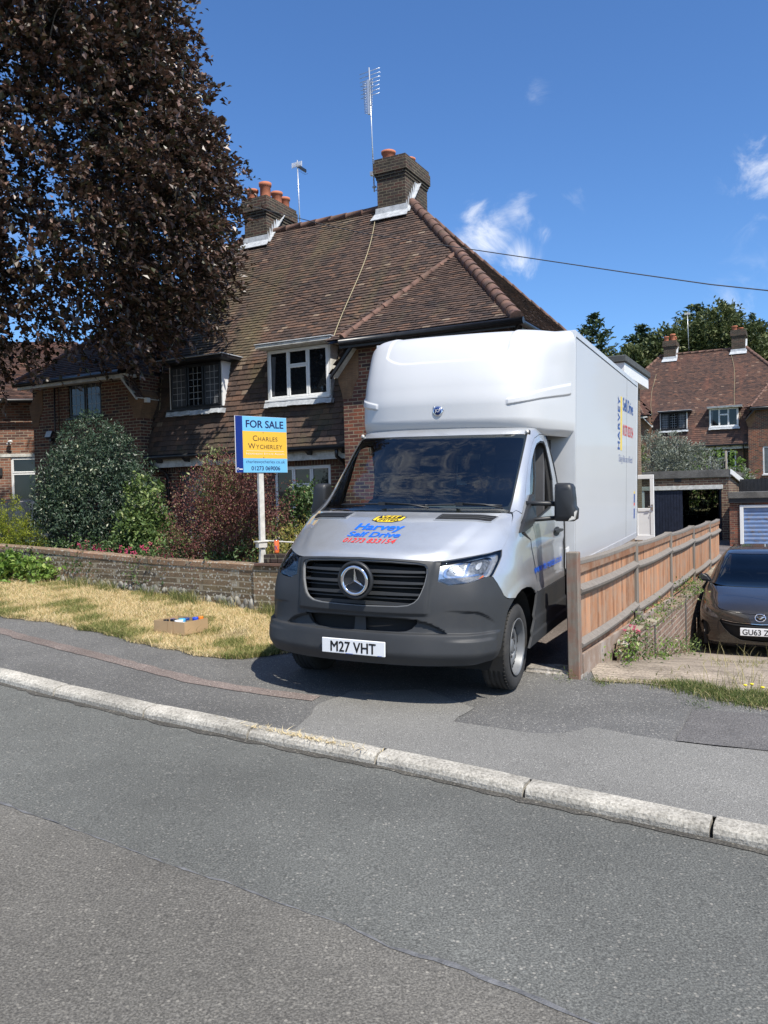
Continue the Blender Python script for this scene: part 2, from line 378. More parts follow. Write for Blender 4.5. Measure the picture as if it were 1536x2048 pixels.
M_road = asphalt_mat('road_asphalt', (0.116, 0.117, 0.106), (0.30, 0.285, 0.25), (0.086, 0.088, 0.082), grain=120, stones=0.42, big=0.5, mottle=0.28)
M_road2 = asphalt_mat('road_asphalt_worn', (0.128, 0.120, 0.104), (0.29, 0.27, 0.23), (0.098, 0.091, 0.081), grain=120, stones=0.55, big=0.6, mottle=0.28)
M_pave = asphalt_mat('pavement_asphalt', (0.125, 0.122, 0.115), (0.40, 0.38, 0.34), (0.09, 0.088, 0.084), grain=125, stones=0.8, big=0.8, mottle=0.25)
M_pave_new = asphalt_mat('resurfaced_asphalt', (0.190, 0.184, 0.168), (0.40, 0.385, 0.35), (0.155, 0.15, 0.138), grain=150, stones=0.6, big=0.7, mottle=0.16)
M_pave_dark = asphalt_mat('patch_asphalt', (0.125, 0.118, 0.112), (0.28, 0.27, 0.25), (0.095, 0.09, 0.088), grain=100, stones=0.2, big=1.4, mottle=0.25, bmp=0.8)
M_pink = asphalt_mat('trench_asphalt', (0.205, 0.165, 0.145), (0.45, 0.40, 0.36), (0.13, 0.11, 0.10), grain=100, stones=0.6, big=1.2, mottle=0.3)
M_seam = pm('seam_tar', (0.150, 0.150, 0.152), 0.75, 0.4, 22, bmp=0.8)
M_conc = None
def conc_mat(name, a, b_, rib=0.0, grain=140):
    m, nt, b = new_mat(name); tc = N(nt, 'ShaderNodeTexCoord').outputs['Object']
    f = noise(nt, tc, grain, 3, 0.7); r = ramp(nt, [(0.32, tuple(c * 0.55 for c in a)), (0.5, a), (0.7, b_)]); nt.links.new(f.outputs['Fac'], r.inputs[0])
    g = noise(nt, tc, 2.2, 6, 0.65); gr = ramp(nt, [(0.35, (0.6,) * 3), (0.65, (1.12,) * 3)]); nt.links.new(g.outputs['Fac'], gr.inputs[0])
    col = mix(nt, 1.0, r.outputs[0], gr.outputs[0], 'MULTIPLY')
    h = f.outputs['Fac']
    if rib:
        mp = N(nt, 'ShaderNodeMapping'); mp.inputs['Rotation'].default_value = (0, 0, HA + R(-8)); nt.links.new(tc, mp.inputs[0])
        w = N(nt, 'ShaderNodeTexWave', bands_direction='Y'); w.inputs['Scale'].default_value = rib; w.inputs['Distortion'].default_value = 3.5; w.inputs['Detail'].default_value = 3; w.inputs['Detail Scale'].default_value = 2.5
        nt.links.new(mp.outputs[0], w.inputs[0]); wr = ramp(nt, [(0.08, (0.62,) * 3), (0.30, (1, 1, 1))]); nt.links.new(w.outputs['Fac'], wr.inputs[0])
        n9 = noise(nt, tc, 1.6, 4); r9 = ramp(nt, [(0.40, (0.1,) * 3), (0.62, (0.8,) * 3)]); nt.links.new(n9.outputs['Fac'], r9.inputs[0]); col = mix(nt, r9.outputs[0], col, wr.outputs[0], 'MULTIPLY'); h = w.outputs['Fac']
    nt.links.new(col, b.inputs['Base Color']); b.inputs['Roughness'].default_value = 0.9; b.inputs['Specular IOR Level'].default_value = 0.2
    bump(nt, h, b, 0.5, 0.012); return m
M_kerb = conc_mat('kerb_concrete', (0.45, 0.42, 0.36), (0.62, 0.585, 0.51), grain=60)
M_apron = conc_mat('drive_concrete', (0.36, 0.30, 0.235), (0.48, 0.41, 0.325), rib=3.6, grain=45)
M_drive = asphalt_mat('drive_tarmac', (0.13, 0.11, 0.10), (0.33, 0.29, 0.26), (0.10, 0.085, 0.08), grain=80, stones=0.5)
M_soil = pm('garden_soil', (0.10, 0.075, 0.05), 0.95, 0.5, 5, bmp=0.8)
M_verge = pm('dry_turf', (0.46, 0.36, 0.19), 0.95, 0.35, 9, bmp=0.8, bscale=60)
M_field = pm('rough_ground', (0.12, 0.12, 0.05), 0.95, 0.4, 0.4, bmp=0.4)

KF = [(-40, 33), (-16, 15.6), (-10, 11.35), (-6, 8.55), (-3.2, 6.64), (-2.59, 6.23), (-1.74, 5.70), (-0.93, 5.25), (-0.09, 4.81), (0.71, 4.33), (1.53, 3.86), (3.0, 3.0), (6, 1.3), (12, -2.0), (25, -9), (60, -28)]
def offs(line, d):
    out = []
    for i, p in enumerate(line):
        a = Vector(line[max(i - 1, 0)]); b = Vector(line[min(i + 1, len(line) - 1)]); t = (b - a).normalized(); n = Vector((-t.y, t.x)); q = Vector(p) + n * d; out.append((q.x, q.y))
    return out
roadz = lambda x, y: -0.05 * np.asarray(x, float)
# road: one sheet up to the kerb face, the worn near half 4 mm above it
KFr = [(x, y) for x, y in offs(KF, 0.03)]
drape('road', KFr + [(60, -70), (-60, -70)], roadz, M_road, step=6)
SEAM = [(-40, 29), (-14, 12.2), (-6, 6.75), (-3.2, 4.95), (-1.98, 4.08), (-1.49, 3.78), (-0.98, 3.46), (-0.65, 3.28), (-0.46, 3.15), (-0.18, 2.99), (-0.02, 2.85), (0.19, 2.75), (0.46, 2.56), (0.62, 2.45), (1.6, 1.75), (4, 0.1), (12, -5.2), (50, -26)]
drape('road_worn_lane', SEAM[:-1] + [(50, -26), (60, -70), (-60, -70)], roadz, M_road2, step=6, off=0.003)
sr = random.Random(3); mb = MB(); dense = wob(SEAM[2:15], 0.05, 0.006, 3, closed=False)
for i in range(len(dense) - 1):
    (x0, y0), (x1, y1) = dense[i], dense[i + 1]; 
    t = Vector((x1 - x0, y1 - y0)); 
    if t.length > 1: continue
    n = Vector((-t.y, t.x)).normalized()
    def wd(x): return max(0.0008, 0.003 + 0.011 * (0.5 + 0.5 * math.sin(x * 5.1)) * (0.5 + 0.5 * math.sin(x * 2.3 + 1)) + 0.003 * math.sin(x * 41) + 0.002 * math.sin(x * 97))
    a, b = wd(x0), wd(x1)
    mb.quad((x0 - n.x * a, y0 - n.y * a, -0.05 * (x0 - n.x * a) + 0.0055), (x1 - n.x * b, y1 - n.y * b, -0.05 * (x1 - n.x * b) + 0.0055), (x1 + n.x * b, y1 + n.y * b, -0.05 * (x1 + n.x * b) + 0.0055), (x0 + n.x * a, y0 + n.y * a, -0.05 * (x0 + n.x * a) + 0.0055))
o = mb.build('road_seam', M_seam); o['kind'] = 'structure'

# kerb stones: each 0.915 m, rounded front edge, narrow dark joints
def resample(line, step):
    P = [Vector(p) for p in line]; out = [P[0]]; d = 0
    acc = 0
    for a, b in zip(P[:-1], P[1:]):
        L = (b - a).length; s = step - acc
        while s <= L: out.append(a.lerp(b, s / L)); s += step
        acc = L - (s - step)
    return out
kb = MB(); js = [(-2.59, 6.23), (-1.74, 5.70), (-0.93, 5.25), (-0.09, 4.81), (0.71, 4.33), (1.53, 3.86)]
joints = [Vector(p) for p in js]
ext_l = resample([(-2.59, 6.23), (-3.2, 6.64), (-6, 8.55), (-10, 11.35)], 0.915)[1:]
ext_r = resample([(1.53, 3.86), (3.0, 3.0), (6, 1.3), (8, 0.2)], 0.915)[1:]
joints = ext_l[::-1] + joints + ext_r
kr = random.Random(5)
for a, b in zip(joints[:-1], joints[1:]):
    t = (b - a).normalized(); n = Vector((-t.y, t.x)); g = 0.009; dz = kr.uniform(-0.004, 0.004)
    prof = [(0.0, -0.10), (0.002, 0.03), (0.012, 0.052), (0.03, 0.064), (0.055, 0.068), (0.135, 0.070), (0.135, -0.10)]
    seg = 4; rings = []
    for k in range(seg + 1):
        p = a + t * (g + ((b - a).length - 2 * g) * k / seg); ch = 0.004 if k in (0, seg) else 0.0
        rings.append([(p.x + n.x * (d + ch * 0.5), p.y + n.y * (d + ch * 0.5), -0.05 * p.x + h + dz - ch) for d, h in prof])
    m = len(prof); vs = [q for r_ in rings for q in r_]; fs = []
    for k in range(seg):
        for j in range(m - 1): fs.append((k * m + j, (k + 1) * m + j, (k + 1) * m + j + 1, k * m + j + 1))
    fs.append(tuple(range(m))[::-1]); fs.append(tuple(seg * m + j for j in range(m)))
    kb.add(vs, fs)
o = kb.build('kerb', M_kerb); o['kind'] = 'structure'

M_dirt = asphalt_mat('channel_dirt', (0.075, 0.07, 0.06), (0.25, 0.23, 0.19), (0.06, 0.055, 0.048), grain=90, stones=0.6, big=2.0, mottle=0.4)
ce = [(x, y) for x, y in KF[2:12]]
drape('road_channel', wob(offs(ce, 0.006), 0.2, 0.0, 21, closed=False) + wob(offs(ce, -0.05)[::-1], 0.07, 0.022, 22, closed=False), roadz, M_dirt, step=0.8, off=0.004)
KB = offs(KF, 0.128)
PAVE = KB[1:-2] + [(9, 2.6), (4.4, 5.1), (3.1, 6.15), (2.8, 6.5), (2.5, 6.95), (1.9, 7.4), (1.5, 9.0), (-1.0, 10.2), (-4.5, 10.9), (-9, 14.2), (-17, 19.6)]
drape('pavement', PAVE, T, M_pave, step=0.5)
NEW = offs(KF, 0.132)[8:13]; NEW = [(-0.62, 5.25)] + NEW + [(6.2, 2.9), (2.9, 4.82), (2.37, 5.06), (1.85, 5.22), (1.37, 5.50), (1.19, 5.36), (0.93, 5.33), (0.44, 5.57), (0.62, 5.95), (0.3, 6.5), (-0.3, 6.35), (-0.51, 5.95)]
drape('pavement_resurfaced', wob(NEW, 0.12, 0.012, 1), T, M_pave_new, step=0.4, off=0.005)
drape('pavement_patch', wob([(1.85, 5.22), (2.27, 6.03), (2.85, 5.95), (4.2, 5.2), (3.6, 4.45), (2.37, 5.06)], 0.15, 0.008, 2), T, M_pave_dark, step=0.4, off=0.010)
pk = [(-9, 12.6), (-4.17, 8.71), (-3.7, 8.30), (-2.69, 7.50), (-1.53, 6.56), (-0.95, 6.27), (-0.55, 6.12)]
drape('pavement_trench', wob(offs(pk, 0.085) + offs(pk, -0.085)[::-1], 0.1, 0.012, 4), T, M_pink, step=0.4, off=0.005)
VE = [(-17, 18.4), (-8, 12.15), (-4.6, 9.61), (-3.74, 9.20), (-3.06, 8.70), (-2.26, 8.03), (-1.72, 7.63), (-1.33, 7.55), (-0.95, 7.9), (-0.93, 9.95), (-1.33, 10.0), (-3.25, 11.35), (-6.3, 13.4), (-12, 17.7), (-17, 21)]
drape('verge', wob(VE, 0.15, 0.02, 6), T, M_verge, step=0.4, off=0.012, uneven=0.012)
def Hloop(l): return [tuple(Hw(u, v, 0)[:2]) for u, v in l]
drape('driveway', wob(Hloop([(2.75, -6.6), (2.9, -7.9), (6.62, -7.45), (6.62, 23), (3.3, 23), (3.3, -2), (2.75, -6)]), 0.3, 0.01, 8), T, M_drive, step=0.6, off=0.008)
drape('concrete_driveway', wob([(1.78, 6.90), (2.15, 6.88), (2.42, 6.72), (2.66, 6.36), (2.95, 6.0), (4.2, 4.95), (8.4, 2.7)], 0.07, 0.03, 9, closed=False) + Hloop([(13, -5), (13, 19), (6.70, 19), (6.70, -7.2)]), T2, M_apron, step=0.4, off=0.007)
drape('garden_soil', Hloop([(2.7, -6.1), (2.7, 0.9), (-16, 0.9), (-16, -4), (-9, -5.2), (-5, -5.8)]), TG, M_soil, step=0.5)
def GZ(x, y):
    v = hV(x, y); u = hU(x, y)
    base = np.clip(-0.05 * np.asarray(x, float), -1.0, 0.9) - 1.1
    rise = 3.4 * sstep(25, 37, v) + 7.0 * sstep(45, 130, v)
    return base + rise
gx = np.concatenate([np.linspace(-600, -70, 8), np.linspace(-60, 90, 76), np.linspace(100, 600, 8)]); gy = np.concatenate([np.linspace(-400, -40, 6), np.linspace(-30, 160, 96), np.linspace(180, 1500, 8)])
XX, YY = np.meshgrid(gx, gy); ZZ = GZ(XX, YY); nx, ny = len(gx), len(gy)
near = (YY < 9.0) & (XX > -60) & (XX < 60); ZZ = np.where(YY < 9, np.minimum(ZZ, np.clip(-0.05 * XX, -40, 40) - 1.2), ZZ)
idx = np.arange(nx * ny).reshape(ny, nx)
Fq = np.stack([idx[:-1, :-1], idx[:-1, 1:], idx[1:, 1:], idx[1:, :-1]], -1).reshape(-1, 4)
o = link('ground', np_mesh('ground', np.c_[XX.ravel(), YY.ravel(), ZZ.ravel()], Fq, smooth=True), M_field); o['kind'] = 'structure'

# ---------------------------------------------------------------- grass
def blades(name, xy, h, mat, zf, rnd, seed, lean=0.6, w=0.004):
    r = np.random.default_rng(seed); n = len(xy); a = r.uniform(0, 2 * np.pi, n); h = np.asarray(h) * r.uniform(0.6, 1.3, n)
    z = zf(xy[:, 0], xy[:, 1]); base = np.c_[xy, z]
    ld = r.uniform(0.1, lean, n) * h; la = r.uniform(0, 2 * np.pi, n)
    d = np.c_[np.cos(a), np.sin(a), np.zeros(n)] * (w * r.uniform(0.6, 1.4, n))[:, None]
    mid = base + np.c_[np.cos(la) * ld * 0.35, np.sin(la) * ld * 0.35, h * 0.6]; tip = base + np.c_[np.cos(la) * ld, np.sin(la) * ld, h]
    V = np.stack([base - d, base + d, mid - d * 0.8, mid + d * 0.8, tip], 1).reshape(-1, 3); F = (np.arange(n)[:, None] * 5 + np.array([[0, 1, 3, 0, 3, 2, 2, 3, 4]])).reshape(-1, 3)
    return link(name, np_mesh(name, V, F, rnd=np.repeat(rnd, 3), uniform=3), mat)
M_grass = attr_mat('dry_grass', [(0.0, (0.15, 0.19, 0.05)), (0.22, (0.28, 0.27, 0.09)), (0.36, (0.55, 0.43, 0.21)), (0.7, (0.68, 0.55, 0.31)), (1.0, (0.80, 0.68, 0.43))], 0.75, trans=0.25)
M_green = attr_mat('green_grass', [(0.0, (0.05, 0.09, 0.018)), (0.5, (0.12, 0.155, 0.04)), (0.8, (0.35, 0.32, 0.13)), (1.0, (0.55, 0.46, 0.25))], 0.7, trans=0.3)
def scatter(loop, n, seed):
    r = np.random.default_rng(seed); xs = [p[0] for p in loop]; ys = [p[1] for p in loop]; out = np.zeros((0, 2))
    while len(out) < n:
        p = np.c_[r.uniform(min(xs), max(xs), n * 2), r.uniform(min(ys), max(ys), n * 2)]; out = np.r_[out, p[in_poly(p[:, 0], p[:, 1], loop)]]
    return out[:n]
VG = [(-8.2, 12.3), (-4.6, 9.66), (-3.74, 9.25), (-3.06, 8.75), (-2.26, 8.08), (-1.72, 7.68), (-1.33, 7.58), (-0.98, 7.95), (-0.98, 9.85), (-1.33, 9.88), (-3.25, 11.2), (-6.3, 13.25), (-9, 15.2)]
p = scatter(VG, 170000, 11)
ed = [(-8.0, 12.15), (-4.6, 9.61), (-3.74, 9.20), (-3.06, 8.70), (-2.26, 8.03), (-1.72, 7.63), (-1.33, 7.55), (-0.95, 7.9), (-0.93, 9.6)]
eq = np.concatenate([np.array(ed[i]) + (np.array(ed[i + 1]) - np.array(ed[i])) * rng.random(int(2600 * math.hypot(ed[i + 1][0] - ed[i][0], ed[i + 1][1] - ed[i][1])))[:, None] for i in range(len(ed) - 1)])
eq = eq + rng.normal(0, 0.022, eq.shape) - np.array([0.012, 0.016]) * (1 + np.sin(eq[:, :1] * 7) + np.sin(eq[:, :1] * 17 + 1))
p = np.r_[p, eq]
def pat(x, y): return 0.5 + 0.22 * np.sin(2.1 * x + 1.3) * np.sin(2.7 * y) + 0.18 * np.sin(5.3 * x + 3.1 * y) + 0.12 * np.sin(9 * x - 7 * y + 1)
g = pat(p[:, 0], p[:, 1]); 
edge = sstep(-9.2, -7.4, -np.abs(p[:, 1] + 0.75 * p[:, 0] - 6.6) - 7)   # greener along the pavement
rv = np.clip(0.72 + 0.2 * rng.standard_normal(len(p)) - 0.35 * (g < 0.34) - 0.22 * edge * (g < 0.5) - 0.45 * (rng.random(len(p)) < 0.07), 0, 1)
o = blades('verge_grass', p, 0.030 + 0.022 * (rv < 0.35) + 0.05 * (rng.random(len(p)) < 0.025), M_grass, lambda x, y: T(x, y) + 0.008, rv, 12, lean=1.6, w=0.0026)
tag(o, 'short sunburnt grass covering the verge in front of the low brick wall', 'grass', kind='stuff')
# longer weeds and grasses at the foot of the wall
wl = [(-6.2, 13.15), (-3.2, 11.05), (-1.3, 9.8)]
q = np.concatenate([np.array([np.array(wl[i]) + (np.array(wl[i + 1]) - np.array(wl[i])) * t for t in rng.random(2200)]) for i in (0, 1)]) + rng.normal(0, 0.06, (4400, 2)) + np.array([-0.03, -0.09])
cl = (np.sin(q[:, 0] * 4.1) + np.sin(q[:, 0] * 9.7 + 2) + 0.6 * rng.standard_normal(len(q))) > 0.3; q = q[cl]
o = blades('wall_grass', q, 0.16, M_green, T, np.clip(0.55 + 0.3 * rng.standard_normal(len(q)), 0, 1), 13, lean=0.9, w=0.0025)
tag(o, 'taller straggly grass along the foot of the low garden wall', 'grass', kind='stuff')
# cut straw lying by the kerb
q = np.c_[rng.normal(-0.55, 0.2, 260), np.zeros(260)]; q[:, 1] = 5.30 - 0.55 * (q[:, 0] + 0.93) + np.abs(rng.normal(0.02, 0.03, 260))
o = blades('loose_straw', q, 0.015, M_grass, lambda x, y: T(x, y) + 0.006, 0.6 + 0.4 * rng.random(260), 14, lean=6.0, w=0.003)
tag(o, 'wisps of cut straw lying on the pavement behind the kerb', 'straw', kind='stuff')
# grasses on the right, where the lower drive meets the pavement
c = np.array([(2.48, 6.80), (2.58, 6.66), (2.70, 6.50), (2.82, 6.38), (2.95, 6.26), (3.08, 6.18), (3.0, 6.5), (3.2, 6.35), (3.2, 6.1), (3.4, 6.0)])
q = np.concatenate([k + rng.normal(0, 1, (900, 2)) * (0.13, 0.07) for k in c]); gr = q[:, 0] < 3.05
o = blades('drive_edge_grass', q, np.where(gr, 0.050, 0.06), M_green, T2, np.clip(np.where(gr, 0.42, 0.80) + 0.28 * rng.standard_normal(len(q)), 0, 1), 15, lean=1.3, w=0.0024)
tag(o, 'green and straw grass edging the pavement before the lower driveway', 'grass', kind='stuff')
q = np.concatenate([np.array(k) + rng.normal(0, 0.07, (16, 2)) for k in ((2.75, 6.75), (2.9, 6.6), (3.05, 6.9), (3.3, 7.9), (4.0, 9.0), (4.5, 9.2), (4.75, 9.1), (3.2, 6.6))])
o = blades('tall_grass_stem', q, 0.22, M_green, T2, 0.66 + 0.3 * rng.random(len(q)), 16, lean=0.7, w=0.0022)
tag(o, 'tall dry grass stems standing in front of the dark hatchback', 'grass', kind='stuff')
q = scatter([(2.3, 7.1), (5.2, 6.3), (6.5, 8.5), (5.6, 9.9), (3.6, 9.4), (2.9, 8.0)], 2600, 17)
q = q[(np.sin(q[:, 0] * 3.3 + 1) + np.sin(q[:, 1] * 4.7 + q[:, 0] * 2) + 0.8 * rng.standard_normal(len(q))) > 0.9]
o = blades('drive_weed_grass', q, 0.05, M_green, T2, np.clip(0.75 + 0.25 * rng.standard_normal(len(q)), 0, 1), 18, lean=2.4, w=0.003)
tag(o, 'sparse dry weeds growing through the lower concrete driveway', 'grass', kind='stuff')
q = np.concatenate([np.c_[rng.uniform(1.75, 2.45, 420), np.zeros(420)]]); q[:, 1] = 6.90 - 0.12 * np.clip(q[:, 0] - 2.1, 0, 1) + rng.normal(0, 0.035, 420)
o = blades('apron_edge_grass', q, 0.032, M_green, T2, np.clip(0.72 + 0.25 * rng.standard_normal(420), 0, 1), 19, lean=2.0, w=0.0022)
tag(o, 'thin dry grass along the edge of the concrete strip beside the fence post', 'grass', kind='stuff')
# yellow dandelion heads in that grass
dm = pm('dandelion_yellow', (0.75, 0.62, 0.03), 0.7, 0.1); dg_ = pm('dandelion_stem', (0.12, 0.18, 0.05), 0.7, 0.2)
proto = None
for i, (x, y) in enumerate([(2.83, 6.40), (2.90, 6.44), (2.94, 6.34), (3.06, 6.42), (3.02, 6.26), (3.13, 6.28), (3.10, 6.2), (3.2, 6.22)]):
    if proto is None:
        t = thing('dandelion', 'yellow dandelion flower in the grass edging the lower driveway', 'flower', group='dandelions in the drive edge grass')
        b = MB(); b.lathe([(0.0, 0.108), (0.010, 0.112), (0.017, 0.120), (0.012, 0.125), (0.0, 0.126)], 10); b.build('flower_head', dm, t)
        b = MB(); b.tube([(0, 0, 0), (0.004, 0, 0.06), (0, 0, 0.11)], 0.0018, 5); b.build('stem', dg_, t); proto = t; r_ = t
    else:
        r_ = proto.copy(); COL.objects.link(r_)
        for ch in list(proto.children): k = ch.copy(); COL.objects.link(k); k.parent = r_
    r_.location = (x, y, float(T2(x, y)))
# ================================================================ the semi-detached house
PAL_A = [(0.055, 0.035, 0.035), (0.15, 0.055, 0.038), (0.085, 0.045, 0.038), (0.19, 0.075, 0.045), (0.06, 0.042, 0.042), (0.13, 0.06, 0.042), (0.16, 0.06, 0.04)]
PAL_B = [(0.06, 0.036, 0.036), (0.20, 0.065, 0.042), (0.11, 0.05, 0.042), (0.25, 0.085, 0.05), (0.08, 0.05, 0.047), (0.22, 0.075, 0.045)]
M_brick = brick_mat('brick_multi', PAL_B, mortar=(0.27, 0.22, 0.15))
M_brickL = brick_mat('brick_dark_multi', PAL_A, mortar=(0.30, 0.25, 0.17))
M_brickN = brick_mat('brick_neighbour', [(0.12, 0.06, 0.05), (0.30, 0.13, 0.08), (0.18, 0.09, 0.07), (0.34, 0.16, 0.10)], mortar=(0.33, 0.28, 0.22))
M_stack = brick_mat('brick_sooty', [(0.045, 0.036, 0.03), (0.075, 0.055, 0.045), (0.055, 0.045, 0.04), (0.09, 0.05, 0.04)], mortar=(0.16, 0.14, 0.10), dirt=(0.03, 0.03, 0.028), dirt_amt=0.7)
M_soldier = brick_mat('brick_soldier', [(0.07, 0.05, 0.045), (0.15, 0.075, 0.055), (0.10, 0.06, 0.05)], mortar=(0.22, 0.18, 0.13), vertical=True)
M_corbel = brick_mat('tile_creasing', [(0.22, 0.10, 0.055), (0.17, 0.075, 0.045), (0.26, 0.12, 0.06)], mortar=(0.24, 0.17, 0.10), w=0.17, h=0.022, ms=0.006)
TS = [(0.0, (0.050, 0.038, 0.034)), (0.25, (0.080, 0.054, 0.045)), (0.5, (0.104, 0.068, 0.053)), (0.75, (0.128, 0.078, 0.057)), (0.95, (0.165, 0.092, 0.062)), (1.0, (0.23, 0.17, 0.125))]
M_tile = attr_mat('clay_roof_tile', TS, 0.85, fine=30, moss=[((0.155, 0.130, 0.066), (0.8, 0.16, 0.16), 0.48, 0.66, 0.66), ((0.05, 0.04, 0.037), (1.6, 0.35, 0.35), 0.52, 0.72, 0.65)])
M_tile_r = attr_mat('clay_roof_tile_clean', TS, 0.85, fine=30, moss=[((0.20, 0.17, 0.09), (1.0, 0.5, 0.5), 0.6, 0.8, 0.4), ((0.055, 0.042, 0.04), (1.2, 0.5, 0.5), 0.52, 0.72, 0.5)])
M_skirt = attr_mat('clay_hung_tile', [(p, tuple(c * 0.92 for c in k)) for p, k in TS], 0.85, fine=30, moss=[((0.11, 0.10, 0.045), (0.8, 0.8, 0.5), 0.45, 0.66, 0.7), ((0.045, 0.038, 0.034), (1.3, 0.6, 0.4), 0.46, 0.66, 0.65)])
M_hip = pm('clay_hip_tile', (0.155, 0.085, 0.063), 0.85, 0.4, 5, bmp=0.4, dirt=((0.10, 0.07, 0.05), 3.0))
M_lead = pm('lead_flashing', (0.46, 0.48, 0.50), 0.5, 0.25, 9, bmp=0.5)
M_white = pm('white_upvc', (0.80, 0.80, 0.79), 0.35, 0.04, 3)
M_wpaint = pm('white_old_paint', (0.60, 0.59, 0.55), 0.6, 0.2, 9, bmp=0.2, dirt=((0.36, 0.34, 0.28), 7))
M_black = pm('black_paint', (0.018, 0.018, 0.02), 0.4, 0.3, 8)
M_gutter = pm('black_plastic_gutter', (0.014, 0.014, 0.015), 0.35, 0.3, 8)
M_pot = pm('terracotta_pot', (0.46, 0.16, 0.085), 0.8, 0.15, 8, bmp=0.2)
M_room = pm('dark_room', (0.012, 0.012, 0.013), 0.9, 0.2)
M_pane = pm('window_pane', (0.010, 0.012, 0.014), 0.03, 0.2, 2, spec=0.6)
M_panec = pm('window_pane_curtained', (0.085, 0.09, 0.10), 0.04, 0.35, 5, spec=0.6)
M_leadline = pm('leaded_line', (0.33, 0.34, 0.35), 0.5, 0.1)
M_alu = pm('aerial_aluminium', (0.62, 0.64, 0.66), 0.35, 0.1, 9, metal=0.7)
M_cable = pm('cable_sheath', (0.38, 0.33, 0.20), 0.6, 0.1)
M_wire = pm('telephone_wire', (0.06, 0.06, 0.065), 0.6, 0.1)
house = thing('semi_detached_house', 'brick pair of houses with brown tiled roof and two chimneys behind the van', 'house', mw=HM)

def wall_open(mb, u0, u1, z0, z1, v, ops, depth=0.09):
    """front wall face at y=v with openings (u0,u1,z0,z1) and their reveals"""
    us = sorted({u0, u1, *[o[0] for o in ops], *[o[1] for o in ops]}); zs = sorted({z0, z1, *[o[2] for o in ops], *[o[3] for o in ops]})
    for a, b in zip(us[:-1], us[1:]):
        for c, d in zip(zs[:-1], zs[1:]):
            um, zm = (a + b) / 2, (c + d) / 2
            if any(o[0] < um < o[1] and o[2] < zm < o[3] for o in ops): continue
            mb.quad((a, v, c), (b, v, c), (b, v, d), (a, v, d))
    for a, b, c, d in ops:
        mb.quad((a, v, c), (a, v, d), (a, v + depth, d), (a, v + depth, c)); mb.quad((b, v, c), (b, v + depth, c), (b, v + depth, d), (b, v, d))
        mb.quad((a, v, d), (b, v, d), (b, v + depth, d), (a, v + depth, d)); mb.quad((a, v, c), (a, v + depth, c), (b, v + depth, c), (b, v, c))
def window(parent, u0, u1, z0, z1, v, mats, lights, bar=0.055, lead=None, sill=True, name='window', panes=None):
    """frame set at y=v; lights: list of (u0,u1,z0,z1) fractions"""
    fm, pmn = mats; w = u1 - u0; h = z1 - z0
    b = MB(); 
    b.box(u0, u1, v - 0.02, v + 0.05, z0, z0 + bar); b.box(u0, u1, v - 0.02, v + 0.05, z1 - bar, z1)
    b.box(u0, u0 + bar, v - 0.0195, v + 0.05, z0 + bar, z1 - bar); b.box(u1 - bar, u1, v - 0.0195, v + 0.05, z0 + bar, z1 - bar)
    f = b.build(name, fm, parent, bevel=0.006, seg=1)
    for i, (a, c, d, e) in enumerate(lights):
        A, B_, C_, D = u0 + bar * 0.6 + (w - bar * 1.2) * a, u0 + bar * 0.6 + (w - bar * 1.2) * c, z0 + bar * 0.6 + (h - bar * 1.2) * d, z0 + bar * 0.6 + (h - bar * 1.2) * e
        k = 0.042
        s = MB(); s.box(A, B_, v - 0.034, v + 0.03, C_, C_ + k); s.box(A, B_, v - 0.034, v + 0.03, D - k, D); s.box(A, A + k, v - 0.0335, v + 0.03, C_ + k, D - k); s.box(B_ - k, B_, v - 0.0335, v + 0.03, C_ + k, D - k)
        s.build('sash', fm, f, bevel=0.008, seg=1)
        p = MB(); p.box(A + k * 0.9, B_ - k * 0.9, v - 0.008, v + 0.012, C_ + k * 0.9, D - k * 0.9); p.build('pane', (panes[i] if panes else pmn), f)
        if lead:
            l = MB(); nu, nz_ = lead
            for j in range(1, nu): x = A + k + (B_ - A - 2 * k) * j / nu; l.box(x - 0.006, x + 0.006, v - 0.012, v - 0.0085, C_ + k, D - k)
            for j in range(1, nz_): z = C_ + k + (D - C_ - 2 * k) * j / nz_; l.box(A + k, B_ - k, v - 0.0125, v - 0.0086, z - 0.006, z + 0.006)
            l.build('leaded_bar', M_leadline, f)
    if sill:
        s = MB(); s.box(u0 - 0.05, u1 + 0.05, v - 0.12, v + 0.02, z0 - 0.05, z0 - 0.003); s.build('sill', fm, f, bevel=0.008, seg=1)
    return f
L3 = [(0, .33, 0, 1), (.335, .665, 0, .66), (.335, .665, .665, 1), (.67, 1, 0, 1)]
# --- walls
b = MB(); wall_open(b, 0.0, 3.62, -1.0, 4.78, 0.0, [(1.40, 2.46, 3.70, 4.66), (0.76, 2.6, 0.85, 2.50)])
b.box(0.0, 0.02, 0.001, 8.0, -1.0, 4.78); b.box(3.60, 3.62, 0.001, 8.5, -1.2, 4.78); b.box(0, 3.62, 8.3, 8.5, -1, 4.78); b.build('wall', M_brick, house)
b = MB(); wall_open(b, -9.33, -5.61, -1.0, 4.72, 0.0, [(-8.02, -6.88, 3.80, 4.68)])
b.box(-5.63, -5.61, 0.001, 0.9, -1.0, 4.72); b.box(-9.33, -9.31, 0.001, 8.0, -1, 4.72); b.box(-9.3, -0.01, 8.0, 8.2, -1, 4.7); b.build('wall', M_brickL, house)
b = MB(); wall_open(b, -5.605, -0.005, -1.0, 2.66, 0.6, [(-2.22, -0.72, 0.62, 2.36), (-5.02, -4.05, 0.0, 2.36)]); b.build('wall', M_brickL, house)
b = MB(); b.box(-5.6, -0.01, 0.585, 0.60, 2.362, 2.62); b.box(0.6, 2.75, -0.012, 0.0, 2.502, 2.72); b.build('soldier_course', M_soldier, house)
